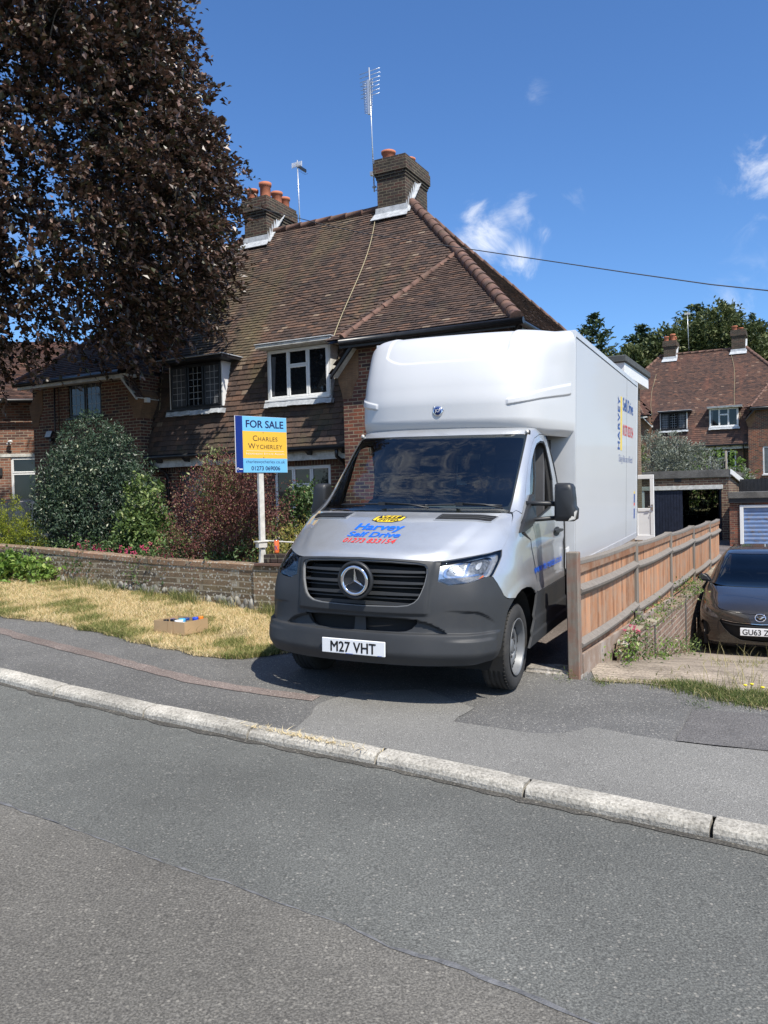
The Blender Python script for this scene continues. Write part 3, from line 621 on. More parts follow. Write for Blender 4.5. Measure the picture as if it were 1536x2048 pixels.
b = MB(); b.box(0.03, 3.6, 0.3, 8.2, -1, 4.7); b.box(-9.3, -5.64, 0.3, 7.9, -1, 4.7); b.box(-5.6, 0, 0.9, 7.9, -1, 4.8); b.build('interior', M_room, house)
# kneelers: corbelled tile creasing where the wings' side eaves come down
def kneeler(u, s):
    pts = [(u + s * 0.38, 4.74), (u + s * 0.33, 4.70), (u - s * 0.13, 4.20), (u - s * 0.10, 4.02), (u - s * 0.04, 3.82), (u - s * 0.005, 3.66), (u + s * 0.20, 3.66), (u + s * 0.26, 3.9), (u + s * 0.38, 4.1)]
    b = MB(); b.prism([(a, -0.012, z) for a, z in pts], (0, 0.5, 0)); b.build('kneeler', M_corbel, house)
kneeler(0.0, 1); kneeler(-5.61, -1)
for u, s in ((-9.33, 1),): kneeler(u, s)

# --- tiles
def tile_field(name, org, ex, es, en, width, slope, inside, mat, gauge=0.1, tw=0.168, seed=1, thick=0.014, drop=0.011, parent=None, sag=0.0):
    """overlapping plain tiles: org bottom-left corner, ex across, es up the slope, en outward; inside(x, s) keeps a tile"""
    r = np.random.default_rng(seed); org, ex, es, en = [np.array(v, float) for v in (org, ex, es, en)]
    V = []; RND = []
    for row in range(int(slope / gauge) + 1):
        s0 = row * gauge; n = int(width / tw) + 2; x = np.arange(n) * tw - (row % 2) * tw / 2 + r.uniform(-.004, .004, n)
        keep = np.array([inside(a + tw / 2, s0 + gauge * 0.4) for a in x]); x = x[keep]; n = len(x)
        if n == 0: continue
        ds = r.normal(0, 0.0035, n) + 0.004 * np.sin(x * 2.2 + row * 0.13); lift = r.uniform(0, 0.007, n) + thick; tilt = r.normal(0, 0.002, n); sg = sag * (np.sin(x * 0.9 + 0.4) + np.sin(s0 * 1.7 + x * 0.5))
        a0 = x + 0.002; a1 = x + tw - 0.002; b0 = s0 + ds - 0.01; b1 = s0 + ds + gauge * 1.18
        P = lambda a, b_, h: org + ex * a[:, None] + es * b_[:, None] + en * h[:, None]
        z0 = lift + drop + sg; z1 = np.full(n, 0.003) + sg
        q = [P(a0, b0, z0 + tilt), P(a1, b0, z0 - tilt), P(a1, b1, z1), P(a0, b1, z1), P(a0, b0, z0 + tilt - thick), P(a1, b0, z0 - tilt - thick)]
        V.append(np.stack(q, 1)); RND.append(np.clip(0.45 + 0.24 * r.standard_normal(n) + 0.08 * r.standard_normal(), 0, 1))
    V = np.concatenate(V).reshape(-1, 3); RND = np.concatenate(RND); n = len(RND); k = np.arange(n) * 6
    F = np.concatenate([np.stack([k, k + 1, k + 2, k + 3], 1), np.stack([k + 4, k + 5, k + 1, k], 1)])
    return link(name, np_mesh(name, V, F, rnd=np.r_[RND, RND]), mat, parent)
def plane_axes(p0, p1, p2):
    """p0->p1 along the eave, p2 up the slope"""
    p0, p1, p2 = Vector(p0), Vector(p1), Vector(p2); ex = (p1 - p0).normalized(); n = ex.cross(p2 - p0).normalized(); es = n.cross(ex); return p0, ex, es, n
def roof_face(name, poly, mat, seed, gauge=0.1, parent=None, margin=0.03, sag=0.008, under=True):
    """poly: 3-D corners, first edge is the eave"""
    p0, ex, es, n = plane_axes(poly[0], poly[1], poly[2] if len(poly) > 2 else poly[1])
    pts = [((Vector(p) - p0).dot(ex), (Vector(p) - p0).dot(es)) for p in poly]
    xs = [p[0] for p in pts]; ss = [p[1] for p in pts]; x0 = min(xs)
    def ins(x, s):
        x += x0; c = False; k = len(pts)
        for i in range(k):
            (x1, y1), (x2, y2) = pts[i], pts[(i + 1) % k]
            if (y1 > s) != (y2 > s) and x < (x2 - x1) * (s - y1) / (y2 - y1) + x1: c = not c
        return c
    o = tile_field(name, p0 + ex * x0, ex, es, n, max(xs) - x0, max(ss), ins, mat, gauge=gauge, seed=seed, parent=parent, sag=sag)
    if under:
        b = MB(); P = [Vector(p) - n * 0.012 for p in poly]; b.add(P + [p - n * 0.05 for p in P], [tuple(range(len(P))), tuple(range(len(P), 2 * len(P)))[::-1]]); b.build('roof_deck', M_black, o)
    return o
KNV, KNZ = 0.74, 4.85
AP = Vector((1.60, 2.54, 7.06)); RE = Vector((-0.25, 4.14, 9.04)); mir = lambda p: Vector((-5.71 - p[0], p[1], p[2]))
APl, REl = mir(AP), mir(RE)
roof = roof_face('roof', [(-5.50, KNV, KNZ), (-0.21, KNV, KNZ), AP, RE, REl, APl], M_tile, 21, parent=house)
roof_face('roof', [(-0.22, -0.3, 4.82), (3.84, -0.3, 4.82), AP], M_tile_r, 22, parent=house)
roof_face('roof', [(3.84, -0.3, 4.82), (3.84, 8.6, 4.82), (RE.x, 4.3, RE.z), RE, AP], M_tile_r, 23, parent=house)
roof_face('roof', [(-0.12, 1.2, 4.15), (-0.12, -0.28, 4.15), (0.30, -0.28, 4.78), AP, (0.6, 1.6, 5.4)], M_tile_r, 24, parent=house, under=False)
roof_face('roof', [(-9.55, -0.3, 4.78), (-5.50, -0.3, 4.78), APl], M_tile_r, 25, parent=house)
roof_face('roof', [(-5.50, -0.28, 4.13), (-5.50, 0.60, 4.13), (-5.62, 0.75, 4.30), APl, (-5.95, -0.28, 4.80)], M_tile_r, 26, parent=house, under=False)
roof_face('roof', [(-9.55, 8.6, 4.82), (-9.55, -0.3, 4.78), APl, REl, (REl.x, 4.3, REl.z)], M_tile_r, 27, parent=house)
b = MB(); b.quad((-9.5, 8.6, 4.82), (3.84, 8.6, 4.82), (RE.x, 4.3, RE.z), (REl.x, 4.3, REl.z)); b.build('roof', M_black, house)
sk = roof_face('tile_hanging', [(-5.60, 0.17, 2.72), (-0.005, 0.17, 2.72), (-0.005, KNV - 0.005, KNZ), (-5.60, KNV - 0.005, KNZ)], M_skirt, 28, gauge=0.125, parent=house, sag=0.006)
# hip and ridge tiles: overlapping half-round lengths
def hips(a, b_, r, L=0.33, seed=0, parent=None, r1=None):
    a, b_ = Vector(a), Vector(b_); n = max(2, int((b_ - a).length / L)); rr = random.Random(seed); mb = MB(); d = (b_ - a) / n
    for i in range(n):
        p = a + d * i; q = a + d * (i + 1.12); j = Vector((rr.uniform(-.008, .008), rr.uniform(-.008, .008), rr.uniform(-.006, .01))); mb.tube([p + j, q + j], [r * 1.08, r * 0.9], 12)
    return mb.build('hip_tile', M_hip, parent or house, fixn=False)
hips((3.86, -0.33, 4.80), AP + Vector((0, 0, .02)), 0.125, seed=1); hips(AP + Vector((0, 0, .02)), RE, 0.11, seed=2)
hips((0.18, -0.31, 4.86), AP + Vector((-.03, 0, .0)), 0.065, 0.30, seed=3); hips(RE, REl, 0.085, 0.45, seed=4)
hips((-5.92, -0.31, 4.82), APl, 0.075, 0.3, seed=5); hips(APl, REl, 0.09, seed=6); hips((-9.55, -0.33, 4.78), APl, 0.09, seed=7); hips((RE.x, 4.2, 9.04), (3.84, 8.6, 4.82), 0.07, seed=8)
# lead valley/hip lining and slipped slates
b = MB(); b.box(-5.80, -5.62, 0.72, 0.80, 4.86, 4.90); b.build('flashing', M_lead, house)
# --- gutters, fascias, downpipes
def gutter(pts, r=0.055, m=M_gutter, parent=None):
    b = MB(); b.tube(pts, r, 10); return b.build('gutter', m, parent or house, fixn=False)
gutter([(0.15, -0.36, 4.755), (4.0, -0.38, 4.735)], 0.065); gutter([(-5.60, 0.10, 2.70), (-0.02, 0.10, 2.70)], 0.06); gutter([(-9.6, -0.36, 4.72), (-5.9, -0.36, 4.74)], 0.055)
gutter([(3.90, -0.30, 4.74), (3.94, 8.5, 4.72)], 0.06)
b = MB(); b.box(0.1, 3.7, -0.30, -0.002, 4.66, 4.74); b.box(0.12, 3.82, -0.325, -0.302, 4.64, 4.78); b.build('soffit', M_black, house)
b = MB(); b.box(-9.5, -5.75, -0.325, -0.302, 4.60, 4.70); b.box(-9.5, -5.7, -0.30, -0.002, 4.62, 4.70); b.build('fascia', M_wpaint, house)
b = MB(); b.box(-5.6, -0.01, 0.30, 0.345, 2.46, 2.66); b.box(-5.6, -0.01, 0.35, 0.59, 2.61, 2.65); b.build('fascia', M_wpaint, house)
for u in np.arange(-5.3, 0, 0.85): b = MB(); b.prism([(u, 0.05, 2.66), (u + 0.1, 0.05, 2.66), (u + 0.05, 0.12, 2.56)], (0, 0.2, 0)); b.build('gutter_bracket', M_gutter, house)
b = MB(); b.prism([(3.84, -0.05, 4.55), (3.66, -0.05, 4.55), (3.66, -0.05, 4.79), (3.9, -0.05, 4.79)], (0, 0.8, 0)); b.build('bargeboard', M_black, house)
for (u, s) in ((0.0, 1), (-5.61, -1)):
    b = MB(); b.prism([(u + s * 0.40, -0.29, 4.75), (u - s * 0.14, -0.29, 4.12), (u - s * 0.14, -0.29, 4.06), (u + s * 0.40, -0.29, 4.66)], (0, 0.06, 0)); b.build('bargeboard', M_black if s > 0 else M_wpaint, house)
    b = MB(); b.prism([(u + s * 0.34, -0.22, 4.67), (u - s * 0.12, -0.22, 4.12), (u - s * 0.12, -0.22, 4.10), (u + s * 0.34, -0.22, 4.65)], (0, 0.9, 0)); b.build('soffit', M_wpaint, house)
b = MB(); b.box(-5.56, -5.42, 0.02, 0.14, 4.02, 4.13); b.build('gutter', M_white, house)
b = MB(); b.tube([(-0.28, 0.12, 2.68), (-0.28, 0.14, 2.5), (-0.26, 0.40, 2.36), (-0.25, 0.53, 2.2), (-0.25, 0.53, -0.3)], 0.04, 10); b.build('downpipe', M_gutter, house)
b = MB(); b.tube([(-5.50, 0.12, 2.68), (-5.45, 0.2, 2.48), (-5.32, 0.45, 2.35), (-5.3, 0.53, 2.2), (-5.3, 0.53, -0.3)], 0.045, 10); b.build('downpipe', M_gutter, house)
b = MB(); b.tube([(-8.45, -0.06, 4.6), (-8.47, -0.06, 3.3), (-8.6, -0.05, 3.2)], 0.02, 6); b.tube([(-8.3, -0.05, 4.6), (-8.32, -0.05, 3.5), (-8.30, -0.05, 2.9)], 0.012, 6); b.build('cable_run', M_gutter, house)
# --- dormers
def dormer(u0, u1, z0, z1, v, fm, cheekm, top, can, lead, panes, can_over):
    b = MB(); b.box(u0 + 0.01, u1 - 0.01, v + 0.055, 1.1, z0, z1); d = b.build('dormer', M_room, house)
    b = MB(); b.box(u0 - 0.035, u0 + 0.009, v - 0.01, 1.0, z0, z1); b.build('cheek', cheekm, d, bevel=0.006, seg=1); b = MB(); b.box(u1 - 0.009, u1 + 0.035, v - 0.01, 1.0, z0, z1); b.build('cheek', cheekm, d, bevel=0.006, seg=1)
    b = MB(); b.box(u0 - can_over[0], u1 + can_over[1], v - 0.34, 1.35, z1 + 0.012, z1 + 0.085); b.build('canopy', fm if top else can, d, bevel=0.01, seg=1)
    b = MB(); b.box(u0 - can_over[0] - 0.02, u1 + can_over[1] + 0.02, v - 0.36, 1.37, z1 + 0.087, z1 + 0.112); b.build('lead_roof', M_lead, d, bevel=0.008, seg=1)
    b = MB(); rr = random.Random(int(u0 * 10))
    n = 14; w = (u1 - u0 + 0.16) / n
    for i in range(n):
        a = u0 - 0.06 + i * w; zz = rr.uniform(-.012, .012); b.prism([(a, v - 0.11, z0 - 0.055 + zz), (a + w, v - 0.11, z0 - 0.055 + zz), (a + w, v - 0.155, z0 - 0.165 + zz), (a, v - 0.155, z0 - 0.165 + zz)], (0, 0.12, 0.0))
    b.build('flashing', M_lead, d)
    window(house, u0, u1, z0, z1, v, (fm, M_pane), L3 if not lead else [(0, .32, 0, 1), (.34, .66, 0, 1), (.68, 1, 0, 1)], lead=lead, sill=True, panes=panes)
    return d
dormer(-2.14, -0.56, 3.83, 4.93, 0.40, M_white, M_wpaint, False, M_wpaint, None, None, (0.12, 0.24))
dormer(-5.00, -3.47, 3.82, 4.86, 0.40, M_black, M_white, False, M_black, (3, 6), [M_panec, M_pane, M_panec], (0.10, 0.30))
# --- windows in the walls and the door
window(house, -2.22, -0.72, 0.62, 2.36, 0.66, (M_white, M_pane), [(0, .33, 0, 1), (.335, .66, 0, .76), (.335, .66, .765, 1), (.665, 1, 0, 1)], bar=0.06)
window(house, 1.40, 2.46, 3.70, 4.66, 0.05, (M_white, M_pane), [(0, .49, 0, 1), (.51, 1, 0, 1)])
window(house, 0.76, 2.60, 0.85, 2.50, 0.05, (M_white, M_panec), [(0, .33, 0, 1), (.335, .665, 0, 1), (.67, 1, 0, 1)])
window(house, -8.02, -6.88, 3.80, 4.68, 0.05, (M_black, M_panec), [(0, .49, 0, 1), (.51, 1, 0, 1)], lead=(3, 3))
b = MB(); b.box(-5.02, -4.05, 0.64, 0.70, 0.0, 0.08); b.box(-5.02, -4.92, 0.64, 0.70, 0.08, 2.36); b.box(-4.15, -4.05, 0.64, 0.70, 0.08, 2.36); b.box(-4.92, -4.15, 0.641, 0.70, 2.26, 2.36)
dr = b.build('door', M_black, house, bevel=0.006, seg=1)
b = MB(); b.box(-4.92, -4.15, 0.67, 0.69, 0.08, 2.26); b.build('pane', M_panec, dr)
b = MB()
for i in range(1, 4): b.box(-4.92 + 0.77 * i / 4 - 0.008, -4.92 + 0.77 * i / 4 + 0.008, 0.655, 0.668, 0.08, 2.26)
for i in range(1, 8): b.box(-4.92, -4.15, 0.6555, 0.6675, 0.08 + 2.18 * i / 8 - 0.008, 0.08 + 2.18 * i / 8 + 0.008)
b.build('leaded_bar', M_leadline, dr)
# curtain edge in the white dormer
b = MB(); b.add([(-2.04, 0.385, 3.93), (-1.99, 0.385, 3.93), (-1.93, 0.385, 4.78), (-2.04, 0.385, 4.80)], [(0, 1, 2, 3)]); b.build('curtain', M_panec, house)
# --- chimneys
def chimney(u0, u1, v0, v1, z0, z1, pots, flash):
    b = MB(); b.box(u0, u1, v0, v1, z0, z1 - 0.40); c = b.build('chimney', M_stack, house)
    for i, (e, za, zb) in enumerate(((0.022, 0.52, 0.45), (0.045, 0.448, 0.385), (0.075, 0.383, 0.10), (0.05, 0.098, 0.0))):
        b = MB(); b.box(u0 - e, u1 + e, v0 - e, v1 + e, z1 - za, z1 - zb); b.build('oversailing_course', M_stack, c, bevel=0.008, seg=1)
    for (u, v, r, h) in pots:
        b = MB(); b.lathe([(r * 0.96, z1 - 0.02), (r * 0.94, z1 + h * 0.75), (r * 1.12, z1 + h * 0.8), (r * 1.15, z1 + h), (r * 0.95, z1 + h), (r * 0.85, z1 + h * 0.4)], 18, Matrix.Translation((u, v, 0))); b.build('chimney_pot', M_pot, c)
    b = MB(); b.prism([(u0 - 0.06, v0 - 0.03, flash), (u1 + 0.06, v0 - 0.03, flash), (u1 + 0.05, v0 - 0.02, flash + 0.17), (u0 - 0.05, v0 - 0.02, flash + 0.17)], (0, 0.018, 0))
    b.prism([(u0 - 0.14, v0 - 0.16, flash - 0.17), (u1 + 0.10, v0 - 0.16, flash - 0.17), (u1 + 0.08, v0 - 0.01, flash + 0.02), (u0 - 0.08, v0 - 0.01, flash + 0.02)], (0, -0.012, 0.014))
    n = 7; tz = 1.235
    for i in range(n):   # stepped soakers up the right cheek
        v = v0 + i * 0.105; z = flash + 0.0 + i * 0.105 * tz; b.prism([(u1 + 0.004, v, z - 0.04), (u1 + 0.004, v + 0.12, z + 0.10), (u1 + 0.004, v + 0.03, z + 0.27)], (0.012, 0, 0))
        b.prism([(u1 + 0.002, v, z - 0.05), (u1 + 0.10, v, z - 0.05), (u1 + 0.10, v + 0.13, z + 0.11), (u1 + 0.002, v + 0.13, z + 0.11)], (0, -0.01, 0.012))
    b.build('flashing', M_lead, c); return c
chimney(-1.10, -0.31, 3.87, 5.20, 8.2, 10.18, [(-0.93, 4.22, 0.165, 0.30), (-0.60, 4.75, 0.15, 0.24)], 8.78)
chimney(-5.23, -4.49, 3.80, 5.18, 8.1, 9.93, [(-5.07, 3.98, 0.155, 0.30), (-4.68, 4.05, 0.155, 0.44), (-4.68, 4.60, 0.15, 0.36), (-4.70, 5.02, 0.14, 0.34)], 8.70)
# --- flat-roofed extension at the side, further back
b = MB(); b.box(2.0, 3.615, 8.52, 13.4, -1.2, 5.0); b.build('wall', brick_mat('brick_extension', [(0.20, 0.13, 0.085), (0.26, 0.17, 0.11), (0.17, 0.11, 0.075)], mortar=(0.27, 0.22, 0.16)), house)
b = MB(); b.box(1.8, 3.86, 9.6, 13.6, 5.0, 5.36); b.build('fascia', M_white, house, bevel=0.01, seg=1)
b = MB(); b.box(1.75, 3.92, 9.52, 13.68, 5.362, 5.56); b.build('flat_roof', pm('felt_roof', (0.07, 0.075, 0.075), 0.8, 0.25, 9, bmp=0.4), house, bevel=0.02, seg=1)
# aerial cable clipped down the roof
pts = []
for t in np.linspace(0, 1, 24):
    u = lerp(-1.14, -0.62, t) + 0.13 * math.sin(t * 4.2 + 0.5) - 0.06 + 0.06 * t; v = lerp(3.78, 0.80, t); pts.append((u, v, KNZ + (v - KNV) * 1.2345 + 0.055))
pts += [(-0.6, 0.72, 4.86), (-0.45, 0.66, 4.6), (-0.38, 0.5, 4.2)]
b = MB(); b.tube(pts, 0.010, 5); b.build('aerial_cable', M_cable, house)
b = MB(); b.tube([(-5.6, 3.0, 7.7), (-5.75, 2.0, 6.46), (-5.70, 1.2, 5.5), (-5.58, 0.78, 4.97), (-5.5, 0.6, 4.4), (-5.42, 0.45, 3.9), (-5.5, 0.42, 3.6)], 0.009, 5); b.build('aerial_cable', M_cable, house)

# --- aerials and wire: things of their own
def aerial(name, label, u, v, z0, z1, kind, mast):
    t = thing(name, label, 'aerial', mw=HM @ Matrix.Translation((u, v, z0)))
    h = z1 - z0; lean = Vector((-0.02, 0, 0))
    b = MB(); b.tube([(0, 0, 0), (lean.x * h, 0, h)], 0.017, 8)
    for i in range(7): zz = h * (0.18 + i * 0.085); b.lathe([(0.02, zz), (0.02, zz + 0.02)], 8, Matrix.Translation((lean.x * zz, 0, 0)))
    b.build('mast', M_alu, t)
    x = lean.x * h
    if kind == 'yagi':
        b = MB()
        for i in range(7):
            zz = h - 0.08 - i * 0.085 - 0.02 * i; L = 0.30 - (0.0 if i < 3 else 0.02); b.tube([(x - L, 0.03, zz - 0.012), (x + L, 0.03, zz + 0.014)], 0.008, 5)
        b.build('element', M_alu, t)
        b = MB()
        for i in range(13):
            zz = h - 0.40 - i * 0.065; L = 0.155 - i * 0.004
            for s in (-1, 1): b.tube([(x + s * 0.03, -0.06, zz + 0.01), (x + s * L, -0.10, zz + 0.035), (x + s * L * 0.9, -0.10, zz - 0.01), (x + s * 0.03, -0.06, zz - 0.02)], 0.007, 4)
        b.box(x - 0.03, x + 0.03, -0.08, -0.03, h - 1.22, h - 0.34); b.build('director_array', M_alu, t)
    else:
        b = MB(); b.box(x - 0.17, x + 0.17, -0.03, -0.02, h - 0.20, h - 0.185)
        for i in range(5): b.box(x - 0.17, x + 0.17, -0.03, -0.02, h - 0.08 - i * 0.03, h - 0.065 - i * 0.03)
        b.box(x - 0.172, x - 0.155, -0.031, -0.019, h - 0.21, h - 0.06); b.box(x + 0.155, x + 0.172, -0.031, -0.019, h - 0.21, h - 0.06); b.build('reflector', M_white, t)
        b = MB(); b.box(x - 0.05, x - 0.01, 0.0, 0.5, h - 0.17, h - 0.09)
        for i in range(5): b.tube([(x - 0.07, 0.1 + i * 0.09, h - 0.24), (x + 0.07, 0.1 + i * 0.09, h - 0.24)], 0.004, 4)
        b.build('boom', M_gutter, t)
    if mast:
        b = MB(); b.tube([(0.06, 0.0, 0.42), (0.16, 0.03, 0.36), (0.19, 0.04, 0.22), (0.10, 0.02, 0.05), (0.03, 0, 0.02)], 0.012, 6); b.box(-0.04, 0.05, -0.03, 0.03, 0.40, 0.46); b.box(-0.04, 0.05, -0.03, 0.03, 0.10, 0.14); b.box(-0.09, -0.02, -0.05, 0.03, 0.42, 0.52); b.build('bracket', M_alu, t)
    return t
aerial('tv_aerial', 'tall silver television aerial with many prongs strapped to the right chimney', -1.33, 4.15, 9.52, 12.72, 'yagi', True)
aerial('tv_aerial', 'short white grid aerial on a thin mast behind the left chimney', -4.40, 5.35, 9.0, 11.42, 'grid', False)
wp = [(-10.5, 29.3, 13.95), (-4.44, 24, 10.9), (-0.41, 20.5, 8.91), (1.72, 18, 7.5), (5.75, 12, 4.65), (9.1, 7, 2.55)]
b = MB(); b.tube([(lerp(-10.5, 9.1, t), lerp(29.3, 7.0, t), float(np.interp(lerp(29.3, 7.0, t), [k[1] for k in wp[::-1]], [k[2] for k in wp[::-1]]))) for t in np.linspace(0, 1, 24)], 0.009, 5)
WIRE = b
tag(b.build('telephone_wire', M_wire), 'thin black telephone wire crossing the sky in front of the chimneys', 'wire')
# floodlight on the left wing
t = thing('floodlight', 'small black floodlight on the left wing wall above the dark bush', 'light', mw=HM @ Matrix.Translation((-8.58, -0.10, 3.38)))
b = MB(); b.box(-0.13, 0.10, -0.08, -0.03, -0.08, 0.12, Matrix.Rotation(R(-25), 4, 'X')); b.build('lamp_housing', M_black, t, bevel=0.01, seg=1)
b = MB(); b.box(-0.115, 0.085, -0.086, -0.0805, -0.065, 0.105, Matrix.Rotation(R(-25), 4, 'X')); b.build('lamp_glass', pm('lamp_glass', (0.5, 0.5, 0.48), 0.1, 0.1), t)
b = MB(); b.box(-0.03, 0.03, -0.03, 0.10, -0.12, -0.05); b.build('bracket', M_black, t)
# ================================================================ the box van
class Loft:
    """body surface from horizontal sections: q runs from the centre line round the corner to the rear, z is height"""
    def __init__(s, sec):
        s.ZS = np.array([k[0] for k in sec]); s.P = np.array([k[1] for k in sec], float); s.n = s.P.shape[1]
        s.Y = s.P.reshape(len(s.ZS), -1); s.M = s.slopes(s.ZS, s.Y); s.relief = None
    @staticmethod
    def slopes(x, y):
        h = np.diff(x); d = np.diff(y, axis=0) / h[:, None]; m = np.zeros_like(y)
        for i in range(1, len(x) - 1):
            w1 = 2 * h[i] + h[i - 1]; w2 = h[i] + 2 * h[i - 1]; a, b = d[i - 1], d[i]; ok = (a * b) > 0
            m[i] = np.where(ok, (w1 + w2) / (w1 / np.where(ok, a, 1) + w2 / np.where(ok, b, 1)), 0)
        m[0] = d[0]; m[-1] = d[-1]; return m
    def raw(s, q, z):
        q = np.atleast_1d(np.asarray(q, float)); z = np.atleast_1d(np.asarray(z, float)) + 0 * q; n = s.n
        sg = np.where(q < 0, -1., 1.); q = np.clip(np.abs(q), 0, n - 1)
        i = np.clip(np.searchsorted(s.ZS, z) - 1, 0, len(s.ZS) - 2); h = (s.ZS[i + 1] - s.ZS[i])[:, None]; t = np.clip((z[:, None] - s.ZS[i][:, None]) / h, 0, 1)
        y = (2*t**3-3*t**2+1)*s.Y[i] + (t**3-2*t**2+t)*h*s.M[i] + (-2*t**3+3*t**2)*s.Y[i+1] + (t**3-t**2)*h*s.M[i+1]
        P = y.reshape(-1, n, 2); E = np.concatenate([P[:, 1:2] * np.array([-1, 1]), P, 2 * P[:, -1:] - P[:, -2:-1]], 1)
        k = np.clip(np.floor(q).astype(int), 0, n - 2); u = (q - k)[:, None]; r = np.arange(len(q))
        p0, p1, p2, p3 = E[r, k], E[r, k + 1], E[r, k + 2], E[r, k + 3]
        L = lambda a, b: np.sqrt(np.linalg.norm(b - a, axis=1))[:, None] + 1e-9
        a, b, c = L(p0, p1), L(p1, p2), L(p2, p3)
        m1 = p2 - p1 + b * ((p1 - p0) / a - (p2 - p0) / (a + b)); m2 = p2 - p1 + b * ((p3 - p2) / c - (p3 - p1) / (b + c))
        xy = (2*u**3-3*u**2+1)*p1 + (u**3-2*u**2+u)*m1 + (-2*u**3+3*u**2)*p2 + (u**3-u**2)*m2
        return np.c_[xy[:, 0] * sg, xy[:, 1], z]
    def nrm0(s, q, z):
        e = 2e-3; n = np.cross(s.raw(q + e, z) - s.raw(q - e, z), s.raw(q, z + e) - s.raw(q, z - e)); return n / (np.linalg.norm(n, axis=1)[:, None] + 1e-12)
    def surf(s, q, z, off=0.0, relief=None):
        q = np.atleast_1d(np.asarray(q, float)); z = np.atleast_1d(np.asarray(z, float)) + 0 * q; o = off + (relief(q, z) if relief else 0.0)
        return s.raw(q, z) + s.nrm0(q, z) * (o[:, None] if isinstance(o, np.ndarray) else o)
    def nrm(s, q, z, relief=None):
        if relief is None: return s.nrm0(q, z)
        e = 4e-3; n = np.cross(s.surf(q + e, z, 0, relief) - s.surf(q - e, z, 0, relief), s.surf(q, z + e, 0, relief) - s.surf(q, z - e, 0, relief)); return n / (np.linalg.norm(n, axis=1)[:, None] + 1e-12)
    def qx(s, X, z):
        """q where the section at height z has this x"""
        X = np.atleast_1d(np.asarray(X, float)); z = np.atleast_1d(np.asarray(z, float)) + 0 * X; lo = np.zeros_like(X); hi = np.full_like(X, 4.0)
        for _ in range(36):
            m = (lo + hi) / 2; less = s.raw(m, z)[:, 0] < np.abs(X); lo = np.where(less, m, lo); hi = np.where(less, hi, m)
        return lo * np.sign(X)
    def patch(s, name, loops, mat, parent, off=0.0, thick=0.012, dq=0.12, dz=0.03, relief=None, smooth=0, inner=True):
        """panel cut out of the body surface: loops[0] outline, others holes, in (q, z)"""
        loops = [round_loop(l, smooth) if smooth else l for l in loops]
        tri = tessellate_polygon([[Vector((a, b * 4, 0)) for a, b in l] for l in loops]); flat = [p for l in loops for p in l]
        bm = bmesh.new(); bv = [bm.verts.new((a, b, 0)) for a, b in flat]
        for t in tri:
            try: bm.faces.new([bv[i] for i in t])
            except ValueError: pass
        for ax, st in ((0, dq), (1, dz)):
            lo = min(v.co[ax] for v in bm.verts); hi = max(v.co[ax] for v in bm.verts)
            for k in range(int(math.floor(lo / st)), int(math.ceil(hi / st)) + 1):
                c = k * st; co = (c, 0, 0) if ax == 0 else (0, c, 0); no = (1, 0, 0) if ax == 0 else (0, 1, 0)
                if lo < c < hi: bmesh.ops.bisect_plane(bm, geom=bm.verts[:] + bm.edges[:] + bm.faces[:], plane_co=co, plane_no=no, dist=1e-6)
        bmesh.ops.remove_doubles(bm, verts=bm.verts[:], dist=1e-6)
        bmesh.ops.dissolve_limit(bm, angle_limit=0.001, verts=[], edges=[])
        bm.verts.ensure_lookup_table(); bm.verts.index_update()
        qz = np.array([v.co[:2] for v in bm.verts]); A = s.surf(qz[:, 0], qz[:, 1], off, relief); nA = s.nrm(qz[:, 0], qz[:, 1], relief)
        faces = []
        for f in bm.faces:
            ids = [v.index for v in f.verts]; P = A[ids]; c = np.cross(P[1] - P[0], P[2] - P[0]) if len(ids) > 2 else 0
            g = sum((np.cross(P[k] - P[0], P[k + 1] - P[0]) for k in range(1, len(ids) - 1)), np.zeros(3))
            if np.dot(g, nA[ids[0]]) < 0: ids = ids[::-1]
            faces.append(ids)
        rim = [(e.verts[0].index, e.verts[1].index) for e in bm.edges if len(e.link_faces) == 1]; bm.free()
        B = A - nA * thick; n = len(A); V = [tuple(p) for p in A]; NV = [tuple(p) for p in nA]; F = list(faces); sm = [True] * len(F)
        if thick:
            V += [tuple(p) for p in B]; NV += [tuple(-p) for p in nA]
            if inner: F += [[i + n for i in f][::-1] for f in faces]; sm += [True] * len(faces)
            for a, b in rim: F.append([a, b, b + n, a + n]); sm.append(False)
        me = bpy.data.meshes.new(name); me.from_pydata(V, [], F); me.polygons.foreach_set('use_smooth', sm); me.update()
        ln = []
        for p in me.polygons:
            if p.use_smooth: ln += [NV[i] for i in p.vertices]
            else: ln += [tuple(p.normal)] * len(p.vertices)
        me.normals_split_custom_set(ln)
        return link(name, me, mat, parent)
    def text(s, name, txt, x0, x1, zb, zt, mat, parent, bold=0.03, shear=0.0, spacing=1.0, off=0.003):
        v, f = text2d(txt, bold, spacing, shear); X = lerp(x0, x1, (v[:, 0] - v[:, 0].min()) / (v[:, 0].max() - v[:, 0].min())); Z = zb + v[:, 1] * (zt - zb)
        me = bpy.data.meshes.new(name); me.from_pydata([tuple(p) for p in s.surf(s.qx(X, Z), Z, off)], [], f); me.update(); return link(name, me, mat, parent)
def round_loop(l, it=1):
    for _ in range(it):
        o = []
        for i, p in enumerate(l):
            q = l[(i + 1) % len(l)]; o += [(p[0] * .75 + q[0] * .25, p[1] * .75 + q[1] * .25), (p[0] * .25 + q[0] * .75, p[1] * .25 + q[1] * .75)]
        l = o
    return l
def sym(half):
    """right half outline (top centre to bottom centre) mirrored into a closed loop"""
    return half + [(-a, b) for a, b in half[::-1] if abs(a) > 1e-6]
def flip(l): return [(-a, b) for a, b in l[::-1]]
